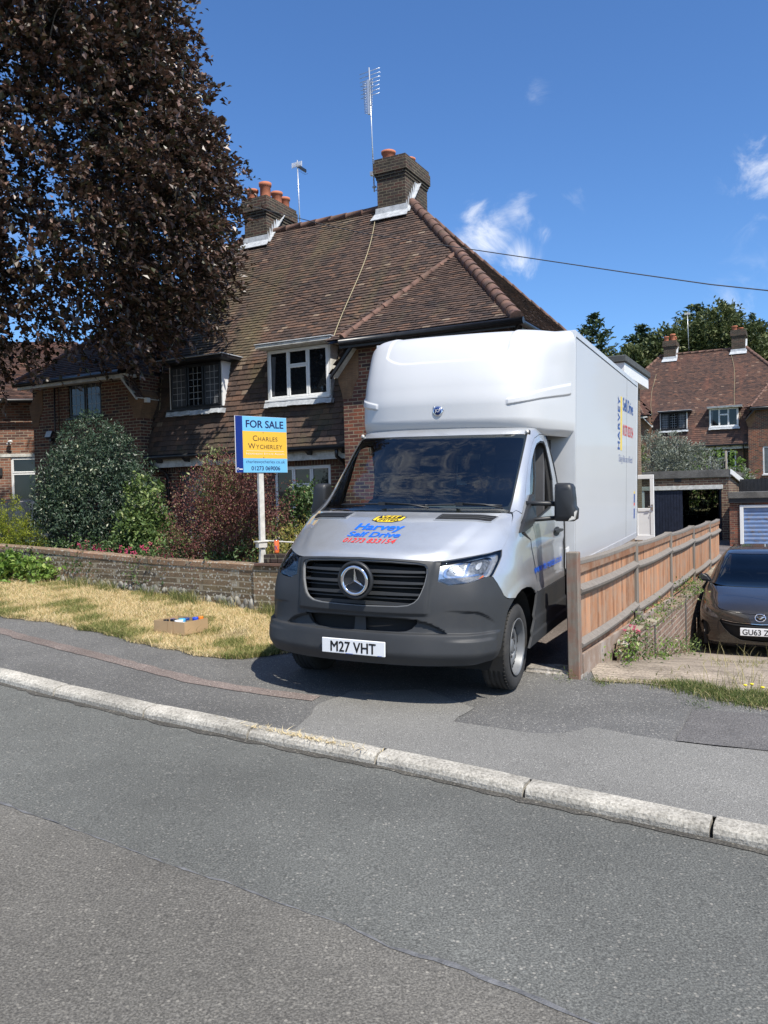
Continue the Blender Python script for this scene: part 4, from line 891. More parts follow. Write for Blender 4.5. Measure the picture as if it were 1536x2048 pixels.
SEC=[
(-.36,[(0,.16),(.35,.18),(.62,.24),(.80,.34),(.90,.47),(.955,.62),(.965,1.6),(.96,2.80)]),
(-.22,[(0,.05),(.35,.07),(.62,.135),(.82,.24),(0.910,.37),(.985,.55),(.99,1.6),(.98,2.80)]),
(-.08,[(0,.015),(.35,.035),(.62,.10),(.83,.21),(0.920,.35),(.995,.55),(1.0,1.6),(.985,2.80)]),
(.06,[(0,.03),(.35,.05),(.62,.12),(.83,.225),(0.925,.36),(1.0,.56),(1.005,1.6),(.985,2.80)]),
(.16,[(0,.05),(.35,.07),(.62,.145),(.83,.25),(0.925,.38),(1.0,.58),(1.005,1.6),(.985,2.80)]),
(.33,[(0,.055),(.35,.08),(.62,.16),(.83,.26),(0.925,.40),(1.0,.62),(1.005,1.6),(.985,2.80)]),
(.50,[(0,.07),(.35,.10),(.62,.20),(.82,.31),(0.920,.46),(.995,.68),(1.0,1.6),(.985,2.80)]),
(.61,[(0,.09),(.35,.125),(.62,.24),(.80,.39),(.92,.57),(.985,.78),(.995,1.6),(.98,2.80)]),
(.66,[(0,.125),(.35,.17),(.62,.30),(.80,.46),(.915,.64),(.98,.83),(.99,1.6),(.98,2.80)]),
(.73,[(0,.26),(.35,.30),(.62,.42),(.80,.57),(.91,.73),(.975,.90),(.99,1.6),(.98,2.80)]),
(.80,[(0,.40),(.35,.43),(.62,.54),(.80,.68),(.905,.82),(.965,.97),(.985,1.6),(.98,2.78)]),
(.89,[(0,.60),(.35,.625),(.62,.72),(.80,.85),(.90,.96),(.955,1.07),(.975,1.6),(.97,2.76)]),
(.945,[(0,.80),(.35,.82),(.62,.90),(.80,1.00),(.895,1.10),(.945,1.18),(.965,1.65),(.96,2.74)]),
(.985,[(0,.94),(.35,.96),(.62,1.03),(.80,1.12),(.882,1.18),(.935,1.25),(.96,1.68),(.955,2.72)]),
(1.30,[(0,1.30),(.35,1.32),(.62,1.385),(.79,1.465),(.86,1.53),(.905,1.61),(.93,1.95),(.93,2.58)]),
(1.62,[(0,1.66),(.35,1.68),(.62,1.745),(.78,1.82),(.835,1.875),(.872,1.95),(.89,2.15),(.89,2.38)]),
(1.70,[(0,1.78),(.35,1.80),(.62,1.865),(.76,1.93),(.815,1.985),(.85,2.05),(.865,2.2),(.865,2.35)]),
(1.76,[(0,2.02),(.35,2.03),(.60,2.06),(.71,2.10),(.76,2.14),(.80,2.18),(.81,2.25),(.81,2.33)]),
]
CAB = Loft(SEC)
VANM = Matrix(((0.91202454, 0.40967406, 0.01945251, -0.24299347), (-0.40922289, 0.91213326, -0.02344242, 5.99788123), (-0.02734703, 0.01341965, 0.99953592, 1.6 - 1.09665307), (0, 0, 0, 1)))
van = thing('box_van', 'silver and white luton box van with its dark front bumper facing the road', 'van', mw=VANM)
def metal_paint(name, col, rough=0.32, metal=0.75, coat=0.9, fl=0.06):
    m, nt, b = new_mat(name); tc = N(nt, 'ShaderNodeTexCoord').outputs['Object']
    n = noise(nt, tc, 900, 1); r = ramp(nt, [(0.35, tuple(c * (1 - fl) for c in col)), (0.65, tuple(min(1, c * (1 + fl)) for c in col))]); nt.links.new(n.outputs['Fac'], r.inputs[0])
    d = noise(nt, tc, 2.5, 6, 0.7); dr_ = ramp(nt, [(0.45, (1, 1, 1)), (0.8, (0.84, 0.82, 0.79))]); nt.links.new(d.outputs['Fac'], dr_.inputs[0])
    nt.links.new(mix(nt, 1.0, r.outputs[0], dr_.outputs[0], 'MULTIPLY'), b.inputs['Base Color']); b.inputs['Metallic'].default_value = metal; b.inputs['Roughness'].default_value = rough
    b.inputs['Coat Weight'].default_value = coat; b.inputs['Coat Roughness'].default_value = 0.03; return m
M_silver = metal_paint('silver_paint', (0.54, 0.555, 0.57), rough=0.36, metal=0.6)
M_grp = pm('white_grp', (0.58, 0.585, 0.59), 0.42, 0.008, 1.5, coat=0.15)
M_plas = pm('dark_bumper_plastic', (0.034, 0.036, 0.039), 0.55, 0.12, 3, bmp=0.12, bscale=400, spec=0.38, dirt=((0.050, 0.049, 0.047), 1.6))
M_plas2 = pm('black_plastic', (0.022, 0.023, 0.025), 0.45, 0.15, 6, bmp=0.08, bscale=300)
M_rub = pm('rubber_seal', (0.012, 0.012, 0.012), 0.6, 0.1)
M_ws = glass_mat('windscreen_glass', (0.66, 0.74, 0.72), ior=1.75); M_sg = glass_mat('side_glass', (0.62, 0.68, 0.66))
M_chrome = pm('chrome', (0.78, 0.78, 0.80), 0.08, 0.03, 4, metal=1.0)
M_tyre = pm('tyre_rubber', (0.028, 0.027, 0.026), 0.78, 0.25, 7, bmp=0.2, dirt=((0.06, 0.056, 0.05), 4))
M_rim = pm('steel_wheel', (0.17, 0.175, 0.18), 0.45, 0.2, 8, metal=0.3)
M_rimd = pm('wheel_dark', (0.03, 0.03, 0.032), 0.6, 0.2)
M_dark = pm('underbody_black', (0.01, 0.01, 0.01), 0.85, 0.2)
M_int = pm('cab_interior', (0.10, 0.10, 0.105), 0.75, 0.2, 5); M_dash = pm('dashboard', (0.12, 0.125, 0.125), 0.65, 0.15, 5); M_seat = pm('seat_cloth', (0.030, 0.030, 0.036), 0.9, 0.3, 9)
M_paper = pm('paper_notice', (0.6, 0.6, 0.58), 0.7, 0.1, 30)
M_blue = pm('blue_vinyl', (0.015, 0.14, 0.68), 0.35, 0.05); M_red = pm('red_vinyl', (0.72, 0.04, 0.035), 0.35, 0.05); M_yel = pm('yellow_vinyl', (0.88, 0.62, 0.03), 0.35, 0.05); M_blk = pm('black_vinyl', (0.01, 0.01, 0.012), 0.35, 0.1); M_navy = pm('navy_vinyl', (0.02, 0.07, 0.32), 0.35, 0.05)
M_plate = pm('number_plate_white', (0.78, 0.79, 0.80), 0.3, 0.02)
M_amber = pm('amber_reflector', (0.55, 0.12, 0.02), 0.2, 0.2)
M_lens = glass_mat('lamp_lens', (0.93, 0.95, 0.96)); M_refl = pm('lamp_reflector', (0.82, 0.83, 0.85), 0.30, 0.15, 60, metal=0.85)
M_bowl = pm('lamp_bowl', (0.34, 0.35, 0.36), 0.22, 0.5, 45, metal=0.8); M_clear = pm('indicator_lens', (0.62, 0.60, 0.55), 0.15, 0.1, 20, coat=1.0)
# ---- bonnet
hood_h = [(0, 0.960), (1.2, 0.957), (2.4, 0.955), (3.4, 0.952), (3.95, 0.945), (4.25, 0.915), (4.43, 0.86), (4.40, 0.79), (4.24, 0.726), (4.13, 0.690), (3.4, 0.672), (2.74, 0.655), (1.95, 0.632), (1.6, 0.628), (0.8, 0.642), (0, 0.648)]
def hood_rel(q, z):
    a = np.abs(q); ridge = 1.75 + (z - 0.65) * 3.2   # raised centre, shoulder running out to the vents
    return 0.012 * (1 - sstep(ridge - 0.25, ridge + 0.35, a)) * sstep(0.63, 0.70, z) * (1 - sstep(0.90, 0.955, z)) + 0.004
CAB.patch('bonnet', [sym(hood_h)], M_silver, van, 0.002, 0.015, 0.08, 0.012, hood_rel)
# ---- bumper with grille and intake openings
bump_h = [(0, 0.645), (0.8, 0.638), (1.62, 0.624), (1.905, 0.622), (1.885, 0.489), (2.2, 0.461), (2.7, 0.470), (3.10, 0.488), (3.50, 0.505), (3.75, 0.513), (4.00, 0.503), (4.30, 0.45), (4.57, 0.391), (4.70, 0.355), (4.86, 0.334), (5.16, 0.312), (5.04, 0.262), (4.90, 0.18), (4.80, 0.08), (4.70, -0.02), (4.58, -0.085), (4.3, -0.108), (3.4, -0.118), (2.2, -0.122), (1.5, -0.125), (0, -0.125)]
grille_h = [(0, 0.632), (0.7, 0.629), (1.35, 0.616), (1.52, 0.606), (1.585, 0.585), (1.60, 0.55), (1.56, 0.47), (1.49, 0.41), (1.42, 0.365), (1.32, 0.335), (1.15, 0.312), (0.9, 0.303), (0, 0.297)]
intk_h = [(0, 0.212), (0.8, 0.213), (1.40, 0.216), (1.38, 0.18), (1.25, 0.145), (1.10, 0.128), (0.9, 0.122), (0, 0.120)]
def bump_rel(q, z):
    a = np.abs(q)
    lip = 0.026 * (1 - sstep(0.098, 0.116, z)) * (1 - sstep(4.2, 4.7, a)) * sstep(-0.13, -0.03, z) - 0.02 * (1 - sstep(-0.125, -0.02, z))
    top = 0.112 + 0.105 * np.clip(1 - (a / 2.2) ** 4, 0, 1); pocket = -0.030 * sstep(0.108, 0.118, z) * (1 - sstep(top - 0.006, top + 0.006, z)) * (a < 2.2)
    tg = 0.278 - 0.012 * np.clip(a - 1.7, 0, 5) - 0.05 * np.clip(a - 3.0, 0, 5) ** 2
    groove = -0.016 * sstep(0.05, 0.075, z) * (1 - sstep(tg - 0.004, tg + 0.012, z)) * sstep(2.0, 3.0, a) * (1 - sstep(3.75, 4.35, a))
    fr = 0.016 * (1 - sstep(1.66, 1.80, a - 0.25 * (z - 0.6))) * sstep(0.235, 0.262, z)
    return lip + pocket + groove + fr
CAB.patch('bumper', [sym(bump_h), sym(grille_h), sym(intk_h)], M_plas, van, 0.004, 0.03, 0.07, 0.012, bump_rel)
# ---- grille
g = CAB.patch('grille', [sym([(a * 1.02, b + (0.006 if b > .45 else -0.006)) for a, b in grille_h])], M_dark, van, -0.075, 0.01, 0.15, 0.04)
for zc, wd in ((0.560, 1.57), (0.478, 1.55), (0.396, 1.46), (0.323, 1.22)):
    for dz, th, oo in ((0.0, 0.024, 0.0), (-0.033, 0.011, -0.012)):
        CAB.patch('slat', [[(wd, zc + dz + th / 2 - 0.008), (0.5, zc + dz + th / 2), (-0.5, zc + dz + th / 2), (-wd, zc + dz + th / 2 - 0.008), (-wd, zc + dz - th / 2), (0, zc + dz - th / 2 - 0.002), (wd, zc + dz - th / 2)]], M_plas, g, -0.012 + oo, 0.045, 0.15, 0.04)
CAB.patch('grille_trim', [[(a, b) for a, b in sym(grille_h)], [(a * 0.987, 0.46 + (b - 0.46) * 0.968) for a, b in sym(grille_h)]], pm('grille_trim_grey', (0.20, 0.205, 0.21), 0.35, 0.1), g, 0.010, 0.02, 0.1, 0.03)
SM = Matrix.Translation((0.022, -0.018, 0.497)) @ Matrix.Rotation(R(90 + 2), 4, 'X')
b = MB(); b.lathe([(0.0, -0.03), (0.122, -0.03), (0.140, -0.01), (0.143, 0.015), (0.128, 0.026), (0.118, 0.012), (0.0, 0.008)], 40, SM); em = b.build('emblem_housing', M_plas2, van)
b = MB(); pr = [(0.100 + 0.0135 * math.cos(a), 0.022 + 0.0135 * math.sin(a)) for a in np.linspace(0, 2 * math.pi, 13)]; b.lathe(pr, 48, SM); b.build('emblem_ring', M_chrome, em)
b = MB()
for k in range(3):
    a = R(90 + 120 * k); d = Vector((math.cos(a), math.sin(a), 0)); n = Vector((-d.y, d.x, 0)); c = Vector((0, 0, 0.034)); tip = d * 0.098 + Vector((0, 0, 0.022)); s1 = d * 0.008 + n * 0.024 ; a1, a2 = R(90 + 120 * k + 60), R(90 + 120 * k - 60)
    w1 = Vector((math.cos(a1), math.sin(a1), 0)) * 0.017 + Vector((0, 0, 0.012)); w2 = Vector((math.cos(a2), math.sin(a2), 0)) * 0.017 + Vector((0, 0, 0.012))
    b.add([SM @ p for p in (c, w1, tip, w2)], [(0, 1, 2), (0, 2, 3)])
b.build('emblem_star', M_chrome, em, fixn=False)
CAB.patch('lower_intake', [sym([(a * 1.03, b + (0.006 if b > .17 else -0.006)) for a, b in intk_h])], M_dark, van, -0.085, 0.01, 0.2, 0.05)
CAB.patch('intake_bar', [[(0.12, 0.213), (-0.12, 0.213), (-0.14, 0.122), (0.14, 0.122)]], M_plas2, van, -0.05, 0.03, 0.2, 0.05)
# ---- number plate
pl = MB().box(-0.26, 0.26, -0.030, -0.018, -0.0555, 0.0555).build('number_plate', M_plate, van, bevel=0.004, seg=1)
b = MB(); b.box(-0.24, 0.24, -0.017, 0.04, -0.05, 0.05); b.build('plate_bracket', M_plas2, van)
text_on('plate_lettering', 'M27 VHT', 0.375, 0.079, (0.0, -0.030, -0.040), (1, 0, 0), (0, 0, 1), (0, -1, 0), M_blk, pl, bold=0.035, spacing=1.02)
b = MB(); b.box(-0.06, 0.0, -0.0312, -0.0302, -0.0535, -0.0495); b.box(0.2, 0.235, -0.0312, -0.0302, -0.0535, -0.0495); b.build('plate_maker_mark', M_navy, pl)
# ---- headlamps
for sg in (1, -1):
    f_ = (lambda l: l) if sg > 0 else flip
    hl = f_([(1.93, 0.622), (2.4, 0.643), (2.765, 0.654), (3.4, 0.668), (4.05, 0.680), (4.17, 0.672), (4.22, 0.645), (4.19, 0.60), (4.10, 0.54), (3.99, 0.512), (3.75, 0.520), (3.62, 0.518), (3.47, 0.506), (2.71, 0.476), (2.2, 0.467), (1.90, 0.494)])
    h = CAB.patch('headlamp', [hl], M_refl, van, -0.045, 0.006, 0.15, 0.03)
    CAB.patch('reflector_bowl', [round_loop(f_([(2.07, 0.532), (2.15, 0.592), (2.66, 0.624), (2.77, 0.608), (2.74, 0.54), (2.3, 0.530)]), 2)], M_bowl, h, -0.042, 0.002, 0.1, 0.03)
    CAB.patch('reflector_bowl', [round_loop(f_([(2.80, 0.622), (3.42, 0.648), (3.78, 0.628), (3.78, 0.574), (3.55, 0.550), (2.82, 0.541)]), 2)], M_bowl, h, -0.042, 0.002, 0.1, 0.03)
    CAB.patch('lamp_surround', [round_loop(f_([(2.0, 0.520), (2.06, 0.600), (2.66, 0.640), (3.46, 0.662), (3.88, 0.640), (3.88, 0.560), (3.62, 0.538), (2.8, 0.526), (2.3, 0.514)]), 2), round_loop(f_([(2.09, 0.533), (2.16, 0.592), (2.66, 0.626), (3.42, 0.648), (3.76, 0.630), (3.76, 0.572), (3.54, 0.552), (2.8, 0.540), (2.3, 0.529)]), 2)], M_chrome, h, -0.024, 0.006, 0.1, 0.03)
    CAB.patch('lamp_divider', [f_([(2.66, 0.536), (2.86, 0.64), (2.93, 0.64), (2.80, 0.536)])], M_chrome, h, -0.022, 0.006, 0.1, 0.03)
    CAB.patch('bulb', [round_loop(f_([(2.36, 0.56), (2.36, 0.60), (2.52, 0.61), (2.52, 0.57)]), 1)], M_refl, h, -0.032, 0.01, 0.1, 0.03); CAB.patch('bulb', [round_loop(f_([(3.18, 0.575), (3.18, 0.625), (3.4, 0.635), (3.4, 0.585)]), 1)], M_refl, h, -0.032, 0.01, 0.1, 0.03)
    CAB.patch('indicator', [f_([(1.90, 0.498), (2.2, 0.471), (2.71, 0.480), (3.30, 0.502), (3.50, 0.528), (2.88, 0.522), (2.46, 0.517), (1.94, 0.508)])], pm('ribbed_lamp', (0.30, 0.29, 0.28), 0.2, 0.5, 120, metal=0.5), h, -0.018, 0.006, 0.06, 0.012)
    CAB.patch('reflector', [f_([(3.30, 0.503), (3.47, 0.510), (3.60, 0.520), (3.52, 0.530)])], M_amber, h, -0.016, 0.006, 0.1, 0.03)
    CAB.patch('lens', [hl], M_lens, h, 0.001, 0.0, 0.1, 0.02)
    # ---- front wing
    CAB.patch('front_wing', [f_([(4.15, 0.690), (4.26, 0.726), (4.425, 0.79), (4.455, 0.86), (4.30, 0.92), (4.05, 0.955), (4.35, 0.972), (4.75, 0.962), (5.08, 0.945), (5.17, 0.85), (5.25, 0.79), (5.66, 0.721), (5.83, 0.5), (5.91, 0.284), (5.86, 0.262), (5.81, 0.293), (5.667, 0.340), (5.50, 0.362), (5.334, 0.362), (5.22, 0.340), (5.166, 0.318), (4.87, 0.340), (4.71, 0.361), (4.58, 0.397), (4.31, 0.456), (4.02, 0.508), (4.11, 0.537), (4.205, 0.60), (4.235, 0.648), (4.185, 0.680)])], M_silver, van, 0.002, 0.014, 0.1, 0.025,
              lambda q, z: 0.010 * (1 - sstep(0.0, 0.09, np.abs(np.hypot((np.abs(q) - 5.5) / 1.0 * 0.55, z + 0.10) - 0.47) )) * (z < .45))
    # ---- pillar and roof edge
    pillar = CAB.patch('windscreen_pillar', [f_([(3.80, 0.965), (4.05, 0.960), (4.35, 0.976), (4.75, 0.967), (5.08, 0.952), (5.10, 1.056), (4.98, 1.161), (4.70, 1.378), (4.77, 1.54), (5.03, 1.606), (5.67, 1.648), (6.98, 1.66), (6.98, 1.70), (3.83, 1.70), (3.83, 1.63), (3.80, 1.3)])], M_silver, van, 0.002, 0.02, 0.1, 0.03)
    CAB.patch('pillar_trim', [f_([(3.70, 0.955), (3.795, 0.955), (3.795, 1.3), (3.825, 1.64), (3.73, 1.64), (3.70, 1.3)])], M_rub, van, 0.004, 0.012, 0.1, 0.04)
    # ---- doors
    win = f_([(5.50, 0.99), (5.42, 1.08), (5.17, 1.255), (5.10, 1.40), (5.19, 1.50), (5.36, 1.555), (5.82, 1.585), (6.35, 1.585), (6.55, 1.54), (6.66, 1.40), (6.74, 1.222), (6.72, 1.016), (6.55, 0.955), (6.1, 0.885), (5.76, 0.842), (5.55, 0.86)])
    door = CAB.patch('door', [f_([(5.945, 0.262), (5.865, 0.5), (5.69, 0.725), (5.40, 0.80), (5.20, 0.86), (5.11, 0.95), (5.125, 1.056), (5.005, 1.161), (4.725, 1.378), (4.795, 1.538), (5.045, 1.60), (5.67, 1.642), (6.86, 1.652), (6.96, 1.2), (6.965, 0.87), (6.965, 0.262)]), win], M_silver, van, 0.002, 0.03, 0.15, 0.03,
              lambda q, z: -0.008 * (1 - sstep(0.60, 0.66, z)) * sstep(0.30, 0.36, z) * sstep(5.9, 6.1, np.abs(q)))
    CAB.patch('window_seal', [win, [(lerp(c_[0], q_[0], 0.045), lerp(c_[1], q_[1], 0.045)) for q_, c_ in zip([(6.0 * sg, 1.22)] * len(win), win)]], M_rub, door, -0.004, 0.02, 0.15, 0.04)
    CAB.patch('quarter_light', [f_([(5.50, 0.98), (5.42, 1.08), (5.17, 1.255), (5.10, 1.40), (5.19, 1.48), (5.25, 1.50), (5.62, 1.25), (5.90, 0.98), (5.98, 0.87), (5.60, 0.86)])], M_sg, door, -0.012, 0.0, 0.15, 0.04)
    CAB.patch('quarter_bar', [f_([(5.235, 1.52), (5.29, 1.53), (5.70, 1.25), (6.07, 0.88), (5.99, 0.865), (5.62, 1.25)])], M_plas2, door, -0.004, 0.02, 0.15, 0.04)
    CAB.patch('handle_recess', [round_loop(f_([(6.55, 0.70), (6.55, 0.76), (6.67, 0.78), (6.78, 0.76), (6.78, 0.70), (6.67, 0.68)]), 2)], M_rimd, door, 0.004, 0.004, 0.1, 0.03)
    CAB.patch('handle', [round_loop(f_([(6.54, 0.725), (6.54, 0.758), (6.82, 0.752), (6.82, 0.722)]), 1)], M_plas2, door, 0.030, 0.02, 0.05, 0.03)
    # ---- sill cladding
    CAB.patch('sill_cladding', [f_([(5.92, 0.255), (6.965, 0.255), (6.965, -0.155), (5.62, -0.155), (5.75, 0.0), (5.87, 0.16)])], M_plas, van, 0.006, 0.02, 0.15, 0.02,
              lambda q, z: 0.012 * (1 - sstep(0.06, 0.075, z)) + 0.010 * (1 - sstep(-0.06, -0.05, z)))
    # ---- scuttle vents in the bonnet
    vl = f_([(1.165, 0.942), (2.2, 0.936), (3.18, 0.923), (2.95, 0.889), (2.1, 0.893), (1.15, 0.897)])
    v_ = CAB.patch('bonnet_vent', [vl], M_plas2, van, 0.010, 0.01, 0.1, 0.02, hood_rel)
    for k in range(3):
        z0 = 0.903 + k * 0.011
        CAB.patch('louvre', [f_([(1.25, z0 + 0.006), (2.95 + k * 0.05, z0 - 0.003), (2.95 + k * 0.05, z0 - 0.007), (1.25, z0 + 0.001)])], M_plas, v_, 0.016, 0.006, 0.2, 0.03, hood_rel)
    CAB.patch('vent_rim', [[(c_[0] + (c_[0] - 2.1 * sg) * 0.03, 0.9165 + (c_[1] - 0.9165) * 1.12) for c_ in vl], vl], M_silver, v_, 0.009, 0.006, 0.1, 0.02, hood_rel)
    # ---- mirrors on twin arms
    X0 = 0.96 * sg
    if sg > 0: mx0, mx1, my = 1.165, 1.335, 1.48
    else: mx0, mx1, my = -1.155, -1.01, 1.50
    mz0, mz1 = 0.875, 1.20
    mo = MB(); pts = []
    for (fx, fz, dy) in ((0, 0.08, 0), (0.02, 0.02, 0), (0.10, 0, 0), (0.92, 0.0, 0), (1.10, 0.06, 0), (1.13, 0.32, 0), (1.02, 0.40, 0), (1.0, 0.60, 0), (0.93, 0.90, 0), (0.83, 0.98, 0), (0.70, 1.0, 0), (0.12, 1.0, 0), (0.02, 0.96, 0), (0, 0.88, 0)):
        a = lerp(mx0, mx1, fx) if sg > 0 else lerp(mx1, mx0, fx); pts.append((a, lerp(mz0, mz1, fz)))
    cx_ = sum(p[0] for p in pts) / len(pts); cz_ = sum(p[1] for p in pts) / len(pts)
    rings = [(0.70, -0.062), (0.90, -0.050), (0.98, -0.025), (1.0, 0.02), (0.98, 0.075), (0.90, 0.082)]; vs = []; n_ = len(pts)
    for k, dy in rings: vs += [(cx_ + (a - cx_) * k, my + dy + (0.03 * (1 - abs(a - (mx0 + mx1) / 2) / 0.1) * (-0.4)), cz_ + (z - cz_) * k) for a, z in pts]
    fs = [(i * n_ + j, i * n_ + (j + 1) % n_, (i + 1) * n_ + (j + 1) % n_, (i + 1) * n_ + j) for i in range(len(rings) - 1) for j in range(n_)] + [tuple(range(n_)), tuple((len(rings) - 1) * n_ + j for j in range(n_))]
    mo.add(vs, fs, True); mir_ = mo.build('mirror', M_plas2, van)
    b = MB(); 
    b.tube([(X0 - 0.02 * sg, my - 0.10, 1.028), (X0 + 0.10 * sg, my - 0.02, 1.026), (lerp(X0, cx_, 0.75), my, 1.022)], 0.021, 8); b.tube([(X0 - 0.02 * sg, my - 0.08, 0.885), (X0 + 0.08 * sg, my - 0.02, 0.892), (lerp(X0, cx_, 0.75), my, 0.905)], 0.019, 8)
    b.build('mirror_arm', M_plas2, mir_)
    base = CAB.patch('mirror_base', [f_([(5.10, 0.80), (5.22, 0.80), (5.60, 0.84), (5.78, 0.90), (5.70, 1.03), (5.48, 1.06), (5.36, 1.10), (5.24, 0.98)])], M_plas2, mir_, 0.035, 0.035, 0.1, 0.03)
    b = MB(); xo = lerp(mx0, mx1, 1.06) if sg > 0 else lerp(mx1, mx0, 1.06); xi = lerp(mx0, mx1, 0.72) if sg > 0 else lerp(mx1, mx0, 0.72)
    b.prism([(xi, my - 0.07, mz0 + 0.002), (xo, my - 0.05, mz0 + 0.02), (xo + 0.012 * sg, my - 0.045, mz0 + 0.10), (xo - 0.012 * sg, my - 0.058, mz0 + 0.088)], (0, 0.05, 0)); b.build('indicator', M_clear, mir_, bevel=0.006)
    # ---- roof lamps at the screen corners
    c0 = CAB.surf(3.86 * sg, 1.648)[0]; b = MB(); b.lathe([(0, -0.012), (0.016, -0.01), (0.018, 0.01), (0.0, 0.016)], 12, Matrix.Translation((c0[0], c0[1] - 0.012, c0[2] + 0.012)) @ Matrix.Rotation(R(70), 4, 'X')); rl = b.build('marker_lamp', M_clear, van)
    b = MB(); b.box(c0[0] - 0.022, c0[0] + 0.022, c0[1] - 0.004, c0[1] + 0.03, c0[2] - 0.03, c0[2] + 0.03); b.build('marker_lamp_base', M_rimd, rl, bevel=0.006)
# ---- windscreen
ws_h = [(0, 1.628), (1.5, 1.630), (3.0, 1.634), (3.6, 1.634), (3.73, 1.615), (3.70, 1.3), (3.70, 0.975), (3.55, 0.952), (2.5, 0.955), (0, 0.958)]
ws = CAB.patch('windscreen', [sym(ws_h)], M_ws, van, 0.0, 0.0, 0.15, 0.04)
CAB.patch('screen_band', [sym(ws_h), sym([(0, 1.603), (1.5, 1.605), (3.0, 1.607), (3.45, 1.60), (3.57, 1.56), (3.60, 1.3), (3.60, 1.06), (3.45, 1.012), (2.5, 1.0), (0, 0.995)])], M_rub, ws, -0.004, 0.003, 0.15, 0.04)
CAB.patch('scuttle', [sym([(0, 0.985), (2.5, 0.985), (3.55, 0.985), (3.72, 0.99), (3.85, 0.955), (3.4, 0.945), (2.4, 0.945), (0, 0.948)])], M_plas2, van, -0.006, 0.02, 0.2, 0.02)
CAB.patch('roof_header', [sym([(0, 1.757), (3, 1.757), (7, 1.757), (7, 1.665), (5.6, 1.652), (4.9, 1.60), (3.84, 1.64), (3.0, 1.640), (1.5, 1.636), (0, 1.634)])], M_silver, van, 0.0, 0.02, 0.2, 0.03)
b = MB(); b.box(-0.78, 0.78, 2.1, 2.34, 1.74, 1.755); b.build('roof_panel', M_silver, van)
# wipers
for (x0, x1, zq) in ((0.15, 0.80, 0.995), (-0.62, 0.22, 0.998)):
    q0 = CAB.qx([x0], [0.985])[0]; pts = []
    for t in np.linspace(0, 1, 9): X = lerp(x0, x1, t); Z = 0.992 + 0.010 * math.sin(t * 3); pts.append(tuple(CAB.surf(CAB.qx([X], [Z]), [Z], 0.028)[0]))
    b = MB(); b.tube(pts, 0.009, 6); b.box(pts[4][0] - 0.03, pts[4][0] + 0.03, pts[4][1] - 0.02, pts[4][1] + 0.008, pts[4][2] - 0.01, pts[4][2] + 0.016)
    m0 = Vector(pts[4]); b.tube([m0 + Vector((0, -0.01, 0.012)), m0.lerp(Vector(pts[8]), 0.6) + Vector((0.0, -0.02, 0.006)), Vector(pts[8]) + Vector((0.02, -0.03, -0.02))], 0.008, 6); b.build('wiper', M_plas2, van)
# ---- cab interior
b = MB(); b.box(-0.88, 0.88, 2.28, 2.34, -0.1, 1.72); b.build('bulkhead', M_int, van)
b = MB(); b.box(-0.92, 0.92, 1.0, 2.3, -0.12, -0.06); b.build('cab_floor', M_dark, van)
b = MB(); b.prism([(-0.86, 1.02, 0.90), (-0.86, 1.18, 0.975), (-0.86, 1.55, 0.99), (-0.86, 1.66, 0.90), (-0.86, 1.62, 0.45), (-0.86, 1.1, 0.3)], (1.72, 0, 0)); b.build('dashboard', M_dash, van, bevel=0.03)
b = MB(); b.prism([(-0.62, 1.50, 0.98), (-0.62, 1.58, 1.055), (-0.62, 1.72, 1.03), (-0.62, 1.68, 0.94)], (0.38, 0, 0)); b.build('instrument_cowl', M_dash, van, bevel=0.02)
SW = Matrix.Translation((-0.42, 1.76, 1.02)) @ Matrix.Rotation(R(-32), 4, 'X')
b = MB(); b.lathe([(0.19 + 0.016 * math.cos(a), 0.016 * math.sin(a)) for a in np.linspace(0, 2 * math.pi, 9)], 32, SW); b.box(-0.18, 0.18, -0.02, 0.02, -0.012, 0.012, SW); b.lathe([(0, -0.02), (0.06, -0.02), (0.06, 0.02), (0, 0.02)], 16, SW); b.build('steering_wheel', M_rimd, van)
for x in (-0.45, 0.18, 0.55):
    b = MB(); b.box(x - 0.23, x + 0.23, 1.72, 2.2, 0.42, 0.58); b.prism([(x - 0.22, 2.10, 0.56), (x + 0.22, 2.10, 0.56), (x + 0.19, 2.24, 1.20), (x - 0.19, 2.24, 1.20)], (0, 0.07, 0.0)); b.box(x - 0.13, x + 0.13, 2.18, 2.26, 1.22, 1.42); b.build('seat', M_seat, van, bevel=0.035)
b = MB(); b.box(0.02, 0.12, 2.268, 2.275, 1.18, 1.46); b.box(0.15, 0.26, 2.268, 2.275, 1.20, 1.48); b.build('notice', pm('faded_notice', (0.45, 0.45, 0.43), 0.8, 0.2, 40), van)
b = MB(); b.box(-0.12, 0.12, 1.75, 1.79, 1.50, 1.57); b.build('rear_view_mirror', M_rimd, van, bevel=0.01)
b = MB(); b.box(-0.10, 0.22, 1.60, 1.66, 0.985, 1.00); b.box(-0.05, 0.18, 1.30, 1.5, 0.987, 0.992); b.build('clipboard', pm('card_grey', (0.22, 0.23, 0.22), 0.6, 0.1), van)
